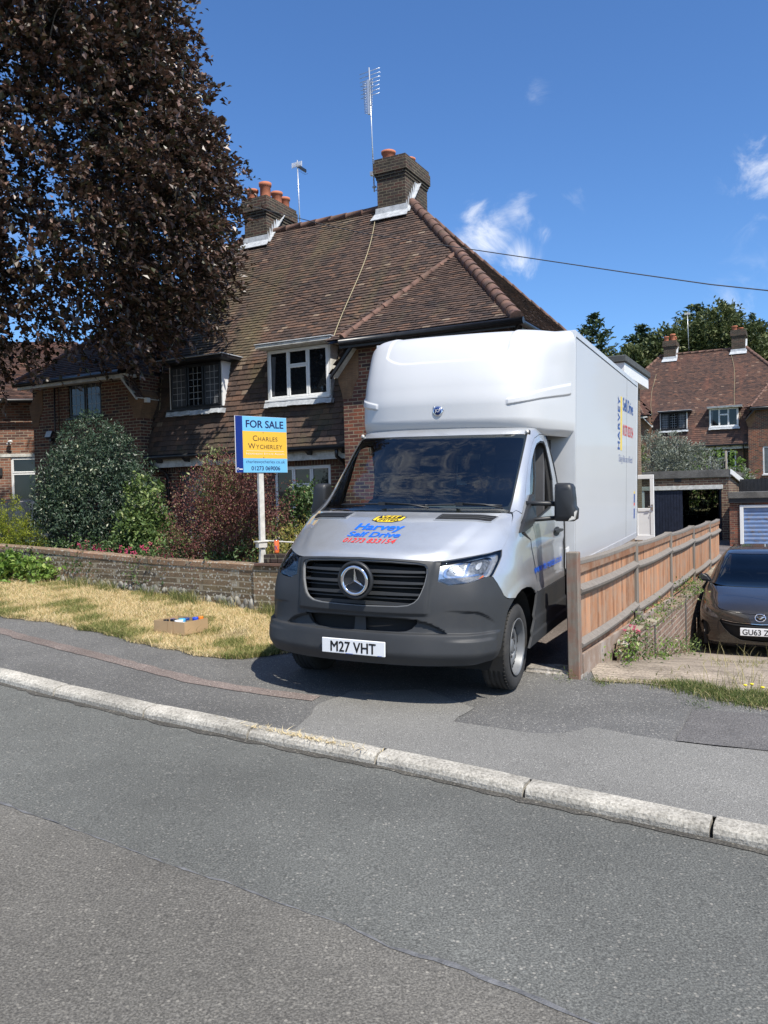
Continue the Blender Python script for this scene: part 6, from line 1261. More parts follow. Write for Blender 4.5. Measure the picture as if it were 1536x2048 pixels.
def wood_mat(name, a, b_, grey, amt):
    m, nt, b = new_mat(name); tc = N(nt, 'ShaderNodeTexCoord').outputs['Object']; at = N(nt, 'ShaderNodeAttribute', attribute_name='rnd')
    mp = N(nt, 'ShaderNodeMapping'); mp.inputs['Scale'].default_value = (28, 28, 2.2); nt.links.new(tc, mp.inputs[0])
    ad = N(nt, 'ShaderNodeVectorMath', operation='ADD'); nt.links.new(mp.outputs[0], ad.inputs[0]); mu = N(nt, 'ShaderNodeVectorMath', operation='SCALE'); mu.inputs['Scale'].default_value = 40; cb = N(nt, 'ShaderNodeCombineXYZ'); nt.links.new(at.outputs['Fac'], cb.inputs[0]); nt.links.new(cb.outputs[0], mu.inputs[0]); nt.links.new(mu.outputs[0], ad.inputs[1])
    g = noise(nt, ad.outputs[0], 1.0, 6, 0.7); r = ramp(nt, [(0.3, a), (0.7, b_)]); nt.links.new(g.outputs['Fac'], r.inputs[0])
    tr = ramp(nt, [(0, (0.62, 0.6, 0.6)), (0.5, (1, 1, 1)), (1, (1.35, 1.3, 1.25))]); nt.links.new(at.outputs['Fac'], tr.inputs[0]); col = mix(nt, 1.0, r.outputs[0], tr.outputs[0], 'MULTIPLY')
    n2 = noise(nt, tc, 4.0, 5, 0.7); r2 = ramp(nt, [(0.42, (0, 0, 0)), (0.62, (amt,) * 3)]); nt.links.new(n2.outputs['Fac'], r2.inputs[0]); col = mix(nt, r2.outputs[0], col, grey)
    nt.links.new(col, b.inputs['Base Color']); b.inputs['Roughness'].default_value = 0.85; b.inputs['Specular IOR Level'].default_value = 0.2; bump(nt, g.outputs['Fac'], b, 0.5, 0.006); return m
M_board = wood_mat('larch_board', (0.28, 0.135, 0.075), (0.47, 0.25, 0.14), (0.34, 0.265, 0.20), 0.55)
M_rail = wood_mat('weathered_rail', (0.26, 0.235, 0.20), (0.42, 0.39, 0.345), (0.20, 0.18, 0.16), 0.5)
M_post = wood_mat('weathered_post', (0.27, 0.235, 0.19), (0.44, 0.40, 0.34), (0.24, 0.115, 0.075), 0.75)
M_post2 = wood_mat('grey_post', (0.25, 0.225, 0.19), (0.41, 0.38, 0.33), (0.20, 0.17, 0.14), 0.5)
M_gravelb = wood_mat('gravel_board', (0.38, 0.27, 0.20), (0.50, 0.40, 0.32), (0.46, 0.42, 0.38), 0.6)
FM_ = HM @ Matrix.Translation((6.65, 0, 0))
fence = thing('wooden_fence', 'closeboard wooden fence with grey posts and rails beside the drive', 'fence', mw=FM_)
PV = [-7.55, -4.80, -2.07, 0.66, 3.40, 5.6]
def gz(v): return float(T(*Hw(6.65, v, 0)[:2]))
for i, v in enumerate(PV):
    z0 = gz(v) - 0.2 if i == 0 else -0.9; b = MB(); w = 0.052
    if i == 0: b.prism([(-w, v - w, z0), (w, v - w, z0), (w, v + w, z0), (-w, v + w, z0)], (0, 0, 1.09 - z0))
    else: b.prism([(-w, v - w, z0), (w, v - w, z0), (w, v + w, z0), (-w, v + w, z0)], (0, 0, 1.035 - 0.02 * i - z0))
    if i < 5: b.build('post', M_post if i == 0 else M_post2, fence, bevel=0.008, seg=1)
bz0 = lambda v: np.interp(v, [-7.5, -4.8, -2, 3, 6], [0.17, 0.10, 0.03, -0.05, -0.1])
for i in range(5):
    a, c = PV[i] + 0.055, PV[i + 1] - 0.055; n = int((c - a) / 0.088); V = []; F = []; RN = []; rr = random.Random(i + 20); top = 0.985 - 0.022 * i
    for k in range(n):
        y0 = a + (c - a) * k / n; y1 = y0 + (c - a) / n * 1.12; zb = bz0(y0); zt = top + rr.uniform(-.004, .004); x0 = 0.012 + rr.uniform(0, .003); kk = len(V)
        V += [(x0 - 0.004, y0, zb), (x0 + 0.008, y1, zb), (x0 + 0.008, y1, zt), (x0 - 0.004, y0, zt), (x0 - 0.016, y0, zb), (x0 - 0.012, y1, zb), (x0 - 0.012, y1, zt), (x0 - 0.016, y0, zt)]
        F += [(kk, kk + 1, kk + 2, kk + 3), (kk + 4, kk + 7, kk + 6, kk + 5), (kk + 1, kk + 5, kk + 6, kk + 2), (kk, kk + 3, kk + 7, kk + 4), (kk + 3, kk + 2, kk + 6, kk + 7)]; RN += [rr.random()] * 5
    link('board_panel', np_mesh('board_panel', V, F, rnd=RN), M_board, fence)
    for z, bend in ((0.745 - 0.022 * i, 0.02), (0.27 - 0.05 * i, 0.02)):
        b = MB(); N_ = 8
        for k in range(N_):
            t0, t1 = k / N_, (k + 1) / N_; y0, y1 = lerp(a - 0.03, c + 0.03, t0), lerp(a - 0.03, c + 0.03, t1); s0, s1 = -4 * bend * t0 * (1 - t0), -4 * bend * t1 * (1 - t1); X = 0.022
            pr = [(X, -0.055), (X + 0.045, -0.012), (X + 0.05, 0.012), (X, 0.055)]
            p0 = [(x, y0, z + d + s0) for x, d in pr]; p1 = [(x, y1, z + d + s1) for x, d in pr]
            b.add(p0 + p1, [(j, (j + 1) % 4, 4 + (j + 1) % 4, 4 + j) for j in range(4)] + ([(3, 2, 1, 0)] if k == 0 else []) + ([(4, 5, 6, 7)] if k == N_ - 1 else []))
        b.build('rail', M_rail, fence)
    b = MB()
    N_ = 6
    for k in range(N_):
        t0, t1 = k / N_, (k + 1) / N_; y0, y1 = lerp(a, c, t0), lerp(a, c, t1); s0, s1 = -0.07 * t0 * (1 - t0), -0.07 * t1 * (1 - t1)
        for (x0_, x1_, d0, d1) in ((-0.03, 0.045, 0.0, 0.03),): b.add([(x0_, y0, top + d0 + s0), (x1_, y0, top + d0 + s0 - .008), (x1_, y0, top + d1 + s0 - .008), (x0_, y0, top + d1 + s0), (x0_, y1, top + d0 + s1), (x1_, y1, top + d0 + s1 - .008), (x1_, y1, top + d1 + s1 - .008), (x0_, y1, top + d1 + s1)], [(0, 1, 5, 4), (1, 2, 6, 5), (2, 3, 7, 6), (3, 0, 4, 7)])
    b.build('capping_rail', M_rail, fence)
    b = MB(); b.box(0.024, 0.042, a, c, top - 0.085, top - 0.012); b.build('counter_rail', M_board, fence)
    if i < 2: b = MB(); b.prism([(0.03, a, -0.30 if i else -0.15), (0.03, c, -0.3), (0.03, c, float(bz0(c)) + 0.02), (0.03, a, float(bz0(a)) + 0.02)], (0.03, 0, 0)); b.build('gravel_board', M_gravelb, fence)
b = MB(); b.box(0.03, 0.10, PV[1] - 0.11, PV[1] + 0.04, -0.3, 0.20); b.build('repair_spur', M_rail, fence, bevel=0.005)
rw = thing('retaining_wall', 'weathered brick retaining wall stepping down below the wooden fence', 'wall', mw=HM @ Matrix.Translation((6.76, 0, 0)))
M_rwall = brick_mat('brick_pale_weathered', [(0.20, 0.13, 0.095), (0.26, 0.165, 0.12), (0.17, 0.11, 0.085), (0.30, 0.19, 0.14)], mortar=(0.36, 0.31, 0.25), dirt=(0.14, 0.12, 0.10), dirt_amt=0.7)
tp = [(-6.35, -0.05), (-6.2, 0.06), (-5.6, 0.11), (-4.9, 0.06), (-4.7, 0.03), (-2, -0.02), (6, -0.05)]
b = MB(); b.prism([(0, -6.35, -1.1)] + [(0, v, z) for v, z in tp] + [(0, 6, -1.1)], (0.11, 0, 0)); b.prism([(-0.13, -4.7, -1.1), (-0.13, -4.7, 0.0), (-0.13, 6, -0.08), (-0.13, 6, -1.1)], (0.13, 0, 0)); b.build('wall_face', M_rwall, rw)
b = MB(); b.prism([(-0.02, v, z + 0.002) for v, z in tp] + [(-0.02, v, z + 0.04) for v, z in tp[::-1]], (0.14, 0, 0)); b.build('coping', M_gwall, rw)
b = MB(); b.box(0.112, 0.128, -4.80, -4.77, -0.7, 0.05); b.box(0.112, 0.128, -2.1, -2.07, -0.8, 0.02); b.box(0.112, 0.126, 0.62, 0.65, -0.9, 0.0); b.build('mortar_joint', M_conc_d, rw)
ls = thing('concrete_block', 'lump of old white-flecked concrete at the foot of the front fence post', 'rubble', mw=HM @ Matrix.Translation((6.40, -7.48, gz(-7.5))))
b = MB(); rr = random.Random(4)
b.prism([(-0.22, -0.10, -0.1), (0.30, -0.12, -0.1), (0.32, 0.12, -0.1), (0.05, 0.2, -0.1), (-0.24, 0.12, -0.1)], (0, 0, 0.16)); b.build('lump', conc_mat('rough_concrete', (0.34, 0.31, 0.27), (0.55, 0.52, 0.48), grain=30), ls, bevel=0.03, seg=3)
lf = thing('slatted_fence', 'weathered grey board fence behind the golden shrub at the left', 'fence', mw=Matrix.Translation((-10.2, 18.6, 0.3)) @ Matrix.Rotation(R(-27), 4, 'Z'))
V = []; F = []; RN = []; rr = random.Random(6)
b = MB()
for k in range(34):
    x = -0.6 + k * 0.125; kk = len(V); h = 1.42 + rr.uniform(-.02, .02); V += [(x, 0, 0), (x + 0.12, 0, 0), (x + 0.12, 0, h), (x, 0, h), (x, 0.02, 0), (x + 0.12, 0.02, 0), (x + 0.12, 0.02, h), (x, 0.02, h)]
    F += [(kk, kk + 1, kk + 2, kk + 3), (kk + 4, kk + 7, kk + 6, kk + 5), (kk + 3, kk + 2, kk + 6, kk + 7), (kk, kk + 3, kk + 7, kk + 4), (kk + 1, kk + 5, kk + 6, kk + 2)]; RN += [rr.random()] * 5
link('board_panel', np_mesh('board_panel', V, F, rnd=RN), M_rail, lf); b.box(-0.6, 3.6, -0.03, 0.05, 1.43, 1.47); b.build('capping_rail', M_rail, lf)

# ================================================================ estate agent's board, drinks can, cardboard box
M_sky = pm('board_pale_blue', (0.17, 0.50, 0.80), 0.4, 0.03, 2); M_gold = pm('board_yellow', (0.84, 0.50, 0.06), 0.4, 0.03, 2); M_dblue = pm('board_dark_blue', (0.008, 0.03, 0.20), 0.4, 0.05, 2); M_ink = pm('board_ink', (0.012, 0.018, 0.09), 0.5, 0.05); M_inkb = pm('board_brown_ink', (0.06, 0.035, 0.03), 0.5, 0.05); M_wink = pm('board_white_ink', (0.82, 0.80, 0.74), 0.5, 0.03)
SMX = Matrix.Translation((-1.80, 9.93, 1.955)) @ Matrix.Rotation(R(40), 4, 'Z')
sg_ = thing('for_sale_board', 'blue and yellow FOR SALE board on a white post above the low brick wall', 'sign', mw=SMX)
b = MB(); b.box(0, 0.75, 0, 0.006, 0, 0.70); brd = b.build('board', M_white, sg_)
b = MB(); b.box(0.006, 0.105, -0.0015, -0.0003, 0.002, 0.698); b.build('dark_band', M_dblue, brd)
b = MB(); b.box(0.105, 0.747, -0.0015, -0.0003, 0.515, 0.698); b.build('blue_band', M_sky, brd); b = MB(); b.box(0.105, 0.747, -0.0015, -0.0003, 0.002, 0.178); b.build('blue_band', M_sky, brd); b = MB(); b.box(0.105, 0.747, -0.0015, -0.0003, 0.178, 0.515); b.build('yellow_band', M_gold, brd)
ft = dict(ex=(1, 0, 0), ey=(0, 0, 1), en=(0, -1, 0))
text_on('board_lettering', 'FOR SALE', 0.55, 0.092, (0.428, -0.0016, 0.562), mat=M_ink, parent=brd, bold=0.03, **ft)
def small_caps(words, width, h, zb, mat):
    # first letters tall, the rest small capitals
    parts = []; x = 0
    for w in words.split(' '):
        for k, ch in enumerate(w):
            v, f = text2d(ch.upper(), 0.0); hh = h if k == 0 else h * 0.76; wd = (v[:, 0].max() - v[:, 0].min()) * hh * 1.05; parts.append((ch, x, wd, hh)); x += wd + h * 0.14
        x += h * 0.4
    sc = width / (x - h * 0.4 - h * 0.14); x0 = 0.428 - width / 2; V = []; F = []
    for ch, px, wd, hh in parts:
        v, f = text2d(ch.upper(), 0.0); k = len(V); lo = v[:, 0].min(); s = wd * sc / (v[:, 0].max() - lo); V += [(x0 + px * sc + (p[0] - lo) * s, -0.0028, zb + p[1] * hh) for p in v]; F += [tuple(i + k for i in q) for q in f]
    me = bpy.data.meshes.new('board_lettering'); me.from_pydata(V, [], F); link('board_lettering', me, mat, brd)
small_caps('Charles', 0.36, 0.070, 0.395, M_inkb); small_caps('Wycherley', 0.50, 0.070, 0.298, M_inkb); small_caps('Independent Estate Agents', 0.56, 0.026, 0.224, M_wink)
b = MB(); b.box(0.15, 0.70, -0.0024, -0.0016, 0.268, 0.272); b.build('rule_line', M_wink, brd)
text_on('board_lettering', 'charleswycherley.co.uk', 0.57, 0.040, (0.428, -0.0016, 0.118), mat=M_ink, parent=brd, bold=-0.005, **ft)
text_on('board_lettering', '01273 069006', 0.42, 0.052, (0.428, -0.0016, 0.030), mat=M_ink, parent=brd, bold=0.02, **ft)
b = MB(); b.lathe([(0.012, 0), (0.017, 0), (0.017, 0.001), (0.012, 0.001)], 16, Matrix.Translation((0.03, -0.002, 0.043)) @ Matrix.Rotation(R(90), 4, 'X')); b.box(0.05, 0.095, -0.0026, -0.0016, 0.036, 0.048); b.build('printer_mark', M_wink, brd)
b = MB(); b.lathe([(0, 0.003), (0.006, 0.002), (0.007, 0)], 8, Matrix.Translation((0.40, -0.0015, 0.50)) @ Matrix.Rotation(R(90), 4, 'X')); b.lathe([(0, 0.003), (0.006, 0.002), (0.007, 0)], 8, Matrix.Translation((0.40, -0.0015, 0.19)) @ Matrix.Rotation(R(90), 4, 'X')); b.build('screw', M_hip, brd)
b = MB(); b.box(0.33, 0.40, 0.008, 0.058, -1.62, 0.62); b.build('post', M_wpaint, sg_, bevel=0.004, seg=1)
b = MB(); b.prism([(0.24, -0.10, -1.20), (0.30, -0.10, -1.20), (0.33, -0.10, -0.94), (0.27, -0.10, -0.94)], (0, 0.045, 0)); b.box(0.225, 0.345, -0.12, -0.035, -0.935, -0.87); b.box(0.20, 0.36, -0.13, -0.03, -0.868, -0.85); b.tube([(0.34, -0.06, -0.85), (0.60, -0.16, -0.88), (0.72, -0.22, -0.89)], 0.010, 6); b.build('wall_bracket', M_wpaint, sg_, bevel=0.003, seg=1)
can = thing('drinks_can', 'orange drinks can standing on the brick pier', 'can', loc=(-1.34, 10.02, 0.945))
b = MB(); b.lathe([(0.0, 0), (0.024, 0), (0.031, 0.010), (0.033, 0.02), (0.033, 0.150), (0.027, 0.164), (0.026, 0.168), (0.0, 0.166)], 24); b.build('can_body', pm('can_orange', (0.80, 0.17, 0.05), 0.3, 0.12, 40, coat=0.3), can)
b = MB(); 
for s in (1, -1): b.prism([(s * -0.018, -0.0345, 0.045), (s * -0.011, -0.0345, 0.045), (s * 0.018, -0.0345, 0.10), (s * 0.011, -0.0345, 0.10)], (0, 0.006, 0))
b.build('can_mark', M_navy, can); b = MB(); b.lathe([(0, 0.1665), (0.025, 0.1685), (0.026, 0.171), (0.028, 0.166)], 20); b.build('can_lid', M_chrome, can)
BX = Matrix.Translation((-2.22, 8.72, float(T(-2.22, 8.72)) + 0.02)) @ Matrix.Rotation(R(-31), 4, 'Z')
box = thing('cardboard_box', 'shallow open cardboard box of capped bottles on the dry grass verge', 'box', mw=BX)
M_card = pm('cardboard', (0.43, 0.30, 0.17), 0.85, 0.12, 3, bmp=0.15, bscale=80)
b = MB(); L, Wd, H = 0.225, 0.175, 0.135
b.box(-L, L, -Wd, -Wd + 0.005, 0, H); b.box(-L, L, Wd - 0.005, Wd, 0, H); b.box(-L, -L + 0.005, -Wd + 0.005, Wd - 0.005, 0, H); b.box(L - 0.005, L, -Wd + 0.005, Wd - 0.005, 0, H + 0.002); b.box(-L, L, -Wd, Wd, 0.0, 0.004); b.build('carton', M_card, box)
b = MB(); b.box(-0.02, -0.015, -Wd - 0.002, -Wd - 0.0003, 0, H); b.box(0.06, 0.064, -Wd - 0.002, -Wd - 0.0003, 0, H); b.build('fold_line', pm('cardboard_edge', (0.34, 0.23, 0.12), 0.9, 0.1), box)
caps = {'blue': pm('cap_blue', (0.02, 0.07, 0.55), 0.3, 0.1), 'navy': pm('cap_navy', (0.015, 0.05, 0.22), 0.3, 0.1), 'sky': pm('cap_sky', (0.10, 0.45, 0.78), 0.3, 0.1), 'black': pm('cap_black', (0.012, 0.012, 0.014), 0.3, 0.1), 'orange': pm('cap_orange', (0.85, 0.22, 0.02), 0.3, 0.1), 'white': pm('cap_white', (0.8, 0.8, 0.8), 0.3, 0.1), 'green': pm('cap_green', (0.16, 0.24, 0.16), 0.3, 0.1), 'gold': pm('cap_gold', (0.22, 0.16, 0.07), 0.3, 0.2)}
spots = [(-0.16, -0.06, 'black', .03, .125), (-0.12, 0.0, 'blue', .028, .125), (-0.06, 0.06, 'green', .034, .13), (0.02, 0.06, 'navy', .036, .135), (-0.07, -0.04, 'black', .036, .13), (0.0, -0.02, 'black', .034, .125), (0.06, -0.09, 'white', .046, .135), (0.05, -0.03, 'sky', .036, .14), (0.12, 0.0, 'gold', .034, .12), (0.17, -0.04, 'gold', .034, .12), (0.13, 0.09, 'blue', .036, .145), (0.185, 0.11, 'orange', .028, .155), (0.16, -0.11, 'white', .03, .12), (-0.17, 0.10, 'black', .03, .10)]
M_jar = pm('dark_bottle', (0.015, 0.015, 0.016), 0.2, 0.2)
for (x, y, cname, r, h) in spots:
    t = thing('bottle', {'white': 'white-capped bottle in the cardboard box', 'sky': 'pale blue capped bottle in the middle of the cardboard box', 'orange': 'orange-capped bottle at the back corner of the cardboard box', 'green': 'grey-green capped bottle at the back of the cardboard box', 'navy': 'navy-capped bottle at the back of the cardboard box'}.get(cname, '%s-capped bottle packed in the cardboard box' % cname), 'bottle', group='capped bottles in the cardboard box', mw=BX @ Matrix.Translation((x, y, 0.005)))
    b = MB(); b.lathe([(0, 0), (r, 0), (r, h - 0.05), (r * 0.92, h - 0.035), (0, h - 0.035)], 16); b.build('bottle_body', M_jar, t); b = MB(); b.lathe([(r * .95, h - 0.036), (r, h - 0.03), (r, h - 0.006), (r * 0.94, h), (r * .75, h + .001), (0, h - 0.002)], 20); b.build('cap', caps[cname], t)

# ================================================================ cars
CSEC = [(.15, [(0, .22), (.3, .23), (.55, .28), (.72, .38), (.80, .5), (.84, .65), (.85, 1.5), (.84, 4.2)]),
        (.25, [(0, .03), (.3, .05), (.55, .13), (.72, .27), (.81, .42), (.855, .62), (.865, 1.5), (.85, 4.3)]),
        (.45, [(0, -.02), (.3, .005), (.55, .09), (.73, .24), (.82, .40), (.868, .62), (.875, 1.5), (.86, 4.35)]),
        (.60, [(0, 0), (.3, .03), (.55, .12), (.73, .28), (.82, .44), (.868, .66), (.878, 1.5), (.865, 4.38)]),
        (.68, [(0, .04), (.3, .07), (.55, .17), (.72, .33), (.81, .50), (.86, .72), (.878, 1.5), (.865, 4.38)]),
        (.76, [(0, .16), (.3, .20), (.55, .33), (.70, .50), (.79, .66), (.85, .85), (.875, 1.55), (.865, 4.38)]),
        (.86, [(0, .48), (.3, .52), (.52, .64), (.67, .80), (.76, .93), (.83, 1.08), (.865, 1.65), (.86, 4.36)]),
        (.93, [(0, .80), (.3, .83), (.52, .91), (.66, 1.01), (.745, 1.11), (.81, 1.23), (.85, 1.75), (.845, 4.34)]),
        (.97, [(0, 1.0), (.3, 1.03), (.52, 1.10), (.66, 1.18), (.735, 1.26), (.795, 1.36), (.835, 1.8), (.83, 4.30)]),
        (1.2, [(0, 1.50), (.3, 1.52), (.48, 1.57), (.59, 1.63), (.65, 1.69), (.70, 1.78), (.745, 2.1), (.73, 4.05)]),
        (1.38, [(0, 1.93), (.3, 1.94), (.43, 1.97), (.52, 2.01), (.57, 2.06), (.61, 2.14), (.645, 2.5), (.62, 3.8)]),
        (1.435, [(0, 2.2), (.28, 2.21), (.38, 2.23), (.45, 2.26), (.5, 2.31), (.54, 2.38), (.565, 2.6), (.55, 3.6)]),
        (1.455, [(0, 2.6), (.2, 2.6), (.27, 2.61), (.33, 2.62), (.38, 2.65), (.42, 2.7), (.44, 2.8), (.42, 3.3)])]
CL = Loft(CSEC)
M_bronze = metal_paint('bronze_grey_paint', (0.058, 0.053, 0.049), rough=0.25, metal=0.55, coat=1.0, fl=0.2); M_csilver = metal_paint('silver_blue_paint', (0.42, 0.46, 0.50)); M_cglass = glass_mat('car_glass', (0.16, 0.19, 0.20)); M_hlamp = pm('car_lamp_reflector', (0.62, 0.62, 0.63), 0.3, 0.35, 40, metal=0.25)
M_lining = pm('pale_pillar_lining', (0.50, 0.52, 0.48), 0.7, 0.05)
def hatchback(label, mw, paint, front):
    t = thing('parked_car', label, 'car', mw=mw)
    gr = [(0, .535), (1.2, .55), (1.85, .575), (1.98, .545), (1.75, .45), (1.35, .35), (0.9, .285), (0, .265)]
    HLR = round_loop([(4.55, .80), (4.88, .755), (4.45, .675), (3.4, .61), (2.3, .575), (1.95, .585), (2.35, .645), (3.2, .72), (3.9, .775)], 1)
    FGR = round_loop([(2.75, .50), (3.9, .52), (4.25, .45), (4.0, .36), (3.5, .29), (2.95, .30), (2.75, .36)], 1)
    CL.patch('body', [sym([(0, .655), (1.0, .662), (2.0, .70), (2.62, .775), (2.75, .84), (2.85, .90), (3.1, .935), (4.2, .965), (6.0, .965), (7, .965), (7, .19), (5.98, .19), (5.94, .42), (5.72, .62), (5.42, .655), (5.16, .60), (4.98, .42), (4.92, .21), (3.4, .18), (2, .16), (0, .155)]), sym(gr), HLR, flip(HLR), FGR, flip(FGR)] , paint, t, 0.0, 0.02, 0.12, 0.03,
             lambda q, z: 0.012 * np.exp(-((z - 0.235) / 0.03) ** 2) * (np.abs(q) < 3) - 0.03 * (1 - sstep(.40, .5, np.hypot((np.abs(q) - 3.55) * 0.55, (z - .40) * 5) )))
    CL.patch('bonnet', [sym([(0, .945), (2.0, .945), (3.05, .94), (2.83, .90), (2.72, .84), (2.58, .775), (1.98, .706), (1.0, .668), (0, .661)])], paint, t, 0.001, 0.012, 0.12, 0.02)
    CL.patch('windscreen', [sym([(0, 1.375), (3.5, 1.375), (3.55, 1.2), (3.5, .965), (2, .952), (0, .950)])], M_cglass, t, 0.0, 0, 0.2, 0.04)
    for s in (1, -1):
        f_ = (lambda l: l) if s > 0 else flip
        CL.patch('windscreen_pillar', [f_([(3.54, 0.97), (3.59, 1.2), (3.54, 1.38), (4.8, 1.40), (4.75, 1.2), (4.9, 0.968), (4.2, 0.968)])], paint, t, 0.001, 0.02, 0.15, 0.04)
        CL.patch('pillar_lining', [f_([(3.15, 0.98), (3.20, 1.2), (3.2, 1.35), (3.5, 1.35), (3.5, 1.2), (3.46, 0.98)])], M_lining, t, -0.03, 0.006, 0.15, 0.04)
        CL.patch('side_window', [f_([(4.9, .968), (4.75, 1.2), (4.85, 1.40), (6.8, 1.40), (6.9, 1.2), (6.95, .968)])], M_cglass, t, -0.002, 0.0, 0.15, 0.04)
        CL.patch('side_trim', [f_([(5.9, .966), (5.98, .966), (5.98, 1.41), (5.88, 1.41)]), ], M_rimd, t, 0.001, 0.01, 0.15, 0.04)
        hl = f_(HLR)
        h = CL.patch('headlamp', [hl], M_hlamp, t, -0.022, 0.005, 0.15, 0.03); CL.patch('lens', [hl], M_lens, h, 0.002, 0, 0.12, 0.02); CL.patch('projector', [round_loop(f_([(3.05, .63), (3.05, .69), (3.5, .71), (3.5, .65)]), 2)], M_rimd, h, -0.02, 0.005, 0.1, 0.03); CL.patch('indicator', [f_([(4.1, .70), (4.6, .76), (4.45, .79), (3.9, .75)])], pm('car_indicator', (0.62, 0.20, 0.07), 0.3, 0.2, 30), h, -0.014, 0.004, 0.1, 0.03)
        fg = CL.patch('fog_lamp_recess', [f_(FGR)], M_plas2, t, -0.035, 0.006, 0.12, 0.03); c = CL.surf(3.35 * s, .355, -0.03)[0]
        b = MB(); b.lathe([(0, 0.006), (0.035, 0.002), (0.042, 0.0)], 16, Matrix.Translation(c) @ Matrix.Rotation(R(90), 4, 'X') @ Matrix.Rotation(R(-25 * s), 4, 'Y')); b.build('fog_lamp', M_bowl, fg)
        c = CL.surf(4.65 * s, 0.99)[0]; b = MB(); b.prism([(c[0] - 0.02 * s, c[1], c[2] - 0.02), (c[0] + 0.20 * s, c[1] - 0.06, c[2] + 0.0), (c[0] + 0.21 * s, c[1] - 0.06, c[2] + 0.09), (c[0] + 0.12 * s, c[1] - 0.05, c[2] + 0.13), (c[0] + 0.05 * s, c[1] - 0.03, c[2] + 0.09)], (0, 0.12, 0)); b.build('door_mirror', M_plas2, t, bevel=0.03, seg=3)
        for y in (.88, 3.55):
            Mx = Matrix.Translation((0.76 * s, y, .32)) @ Matrix.Rotation(R(90) * s, 4, 'Y'); b = MB(); b.lathe([(0.21, -.10), (0.30, -.1), (0.32, -.07), (0.32, .07), (0.30, .1), (0.21, .1), (0.20, .06), (0.06, .08), (0, .085)], 32, Mx); w_ = b.build('wheel', M_tyre, t)
            b = MB()
            for k in range(5): b.box(0.05, 0.2, -0.03, 0.03, 0.085, 0.10, Mx @ Matrix.Rotation(2 * math.pi * k / 5, 4, 'Z'))
            b.lathe([(0.20, .085), (0.212, .10), (0.205, .105), (0.195, .085)], 32, Mx); b.build('rim', M_rim, w_)
    CL.patch('roof', [sym([(0, 1.454), (7, 1.454), (7, 1.41), (4.8, 1.402), (3.5, 1.382), (0, 1.382)])], paint, t, 0.0, 0.015, 0.2, 0.02); b = MB(); b.box(-0.42, 0.42, 2.62, 3.4, 1.44, 1.4545); b.build('roof_panel', paint, t)
    b = MB(); b.prism([(-0.80, 4.25, .3), (-0.80, 4.36, .6), (-0.80, 4.33, .96), (-0.6, 3.85, 1.38), (-0.6, 3.6, 1.43)], (1.6, 0, 0)); b.build('tailgate', paint, t)
    b = MB(); b.box(-0.78, 0.78, 0.3, 4.2, .17, .5); b.box(-0.76, 0.76, 1.2, 4.2, .5, .9); b.build('underbody', M_dark, t)
    b = MB(); b.prism([(-0.72, 1.25, .90), (-0.72, 1.6, .955), (-0.72, 1.75, .90), (-0.72, 1.7, .6)], (1.44, 0, 0)); b.build('dashboard', M_dash, t); 
    SW2 = Matrix.Translation((-0.36, 1.85, .93)) @ Matrix.Rotation(R(-68), 4, 'X'); b = MB(); b.lathe([(0.18 + 0.014 * math.cos(a), 0.014 * math.sin(a)) for a in np.linspace(0, 2 * math.pi, 8)], 24, SW2); b.build('steering_wheel', M_rimd, t)
    for x in (-.36, .36): b = MB(); b.prism([(x - .24, 2.2, .6), (x + .24, 2.2, .6), (x + .19, 2.45, 1.15), (x - .19, 2.45, 1.15)], (0, .12, 0)); b.box(x - .13, x + .13, 2.44, 2.53, 1.17, 1.32); b.build('seat', M_seat, t, bevel=0.03)
    b = MB(); b.box(-0.12, 0.12, 1.78, 1.80, 1.22, 1.29); b.build('rear_view_mirror', M_rimd, t)
    g = CL.patch('grille', [sym([(a * 1.03, b_ + (0.006 if b_ > .4 else -0.006)) for a, b_ in gr])], M_dark, t, -0.05, 0.01, 0.15, 0.04)
    CL.patch('grille_bar', [sym([(0, .50), (1.2, .515), (1.82, .535), (1.80, .525), (1.2, .497), (0, .48)])], M_plas2, g, -0.006, 0.02, 0.15, 0.03); CL.patch('grille_strip', [sym([(0, .528), (1.2, .543), (1.84, .566), (1.83, .560), (1.2, .536), (0, .521)])], M_chrome, g, -0.002, 0.01, 0.15, 0.03)
    CL.patch('grille_trim', [sym([(a * 1.015, .41 + (b_ - .41) * 1.03) for a, b_ in gr]), sym(gr)], paint, g, 0.006, 0.02, 0.1, 0.03)
    if front:
        p = MB().box(-0.26, 0.26, -0.065, -0.05, 0.365, 0.476).build('number_plate', M_plate, t, bevel=0.004, seg=1)
        text_on('plate_lettering', 'GU63 ZD', 0.415, 0.079, (-0.022, -0.065, 0.381), (1, 0, 0), (0, 0, 1), (0, -1, 0), M_blk, p, bold=0.022)
        c = CL.surf(0.0, .615, 0.006)[0]; EM = Matrix.Translation(c) @ Matrix.Rotation(R(90 - 12), 4, 'X') @ Matrix.Diagonal((1.28, 1, 1, 1))
        b = MB(); b.lathe([(0.052 + 0.0065 * math.cos(a), 0.008 + 0.006 * math.sin(a)) for a in np.linspace(0, 2 * math.pi, 9)], 36, EM); em = b.build('emblem_ring', M_chrome, t)
        b = MB(); b.lathe([(0, 0.004), (0.05, 0.004), (0.05, 0)], 36, EM); b.build('emblem_ground', M_rimd, em)
        b = MB(); 
        for s in (1, -1): b.add([EM @ Vector(p_) for p_ in ((0, -0.026, 0.011), (0, -0.006, 0.014), (s * 0.030, 0.022, 0.011), (s * 0.050, 0.012, 0.009), (s * 0.030, 0.006, 0.011), (s * 0.012, -0.016, 0.011))], [(0, 1, 2, 3, 4, 5)])
        b.build('emblem_wings', M_chrome, em, fixn=False)
    return t
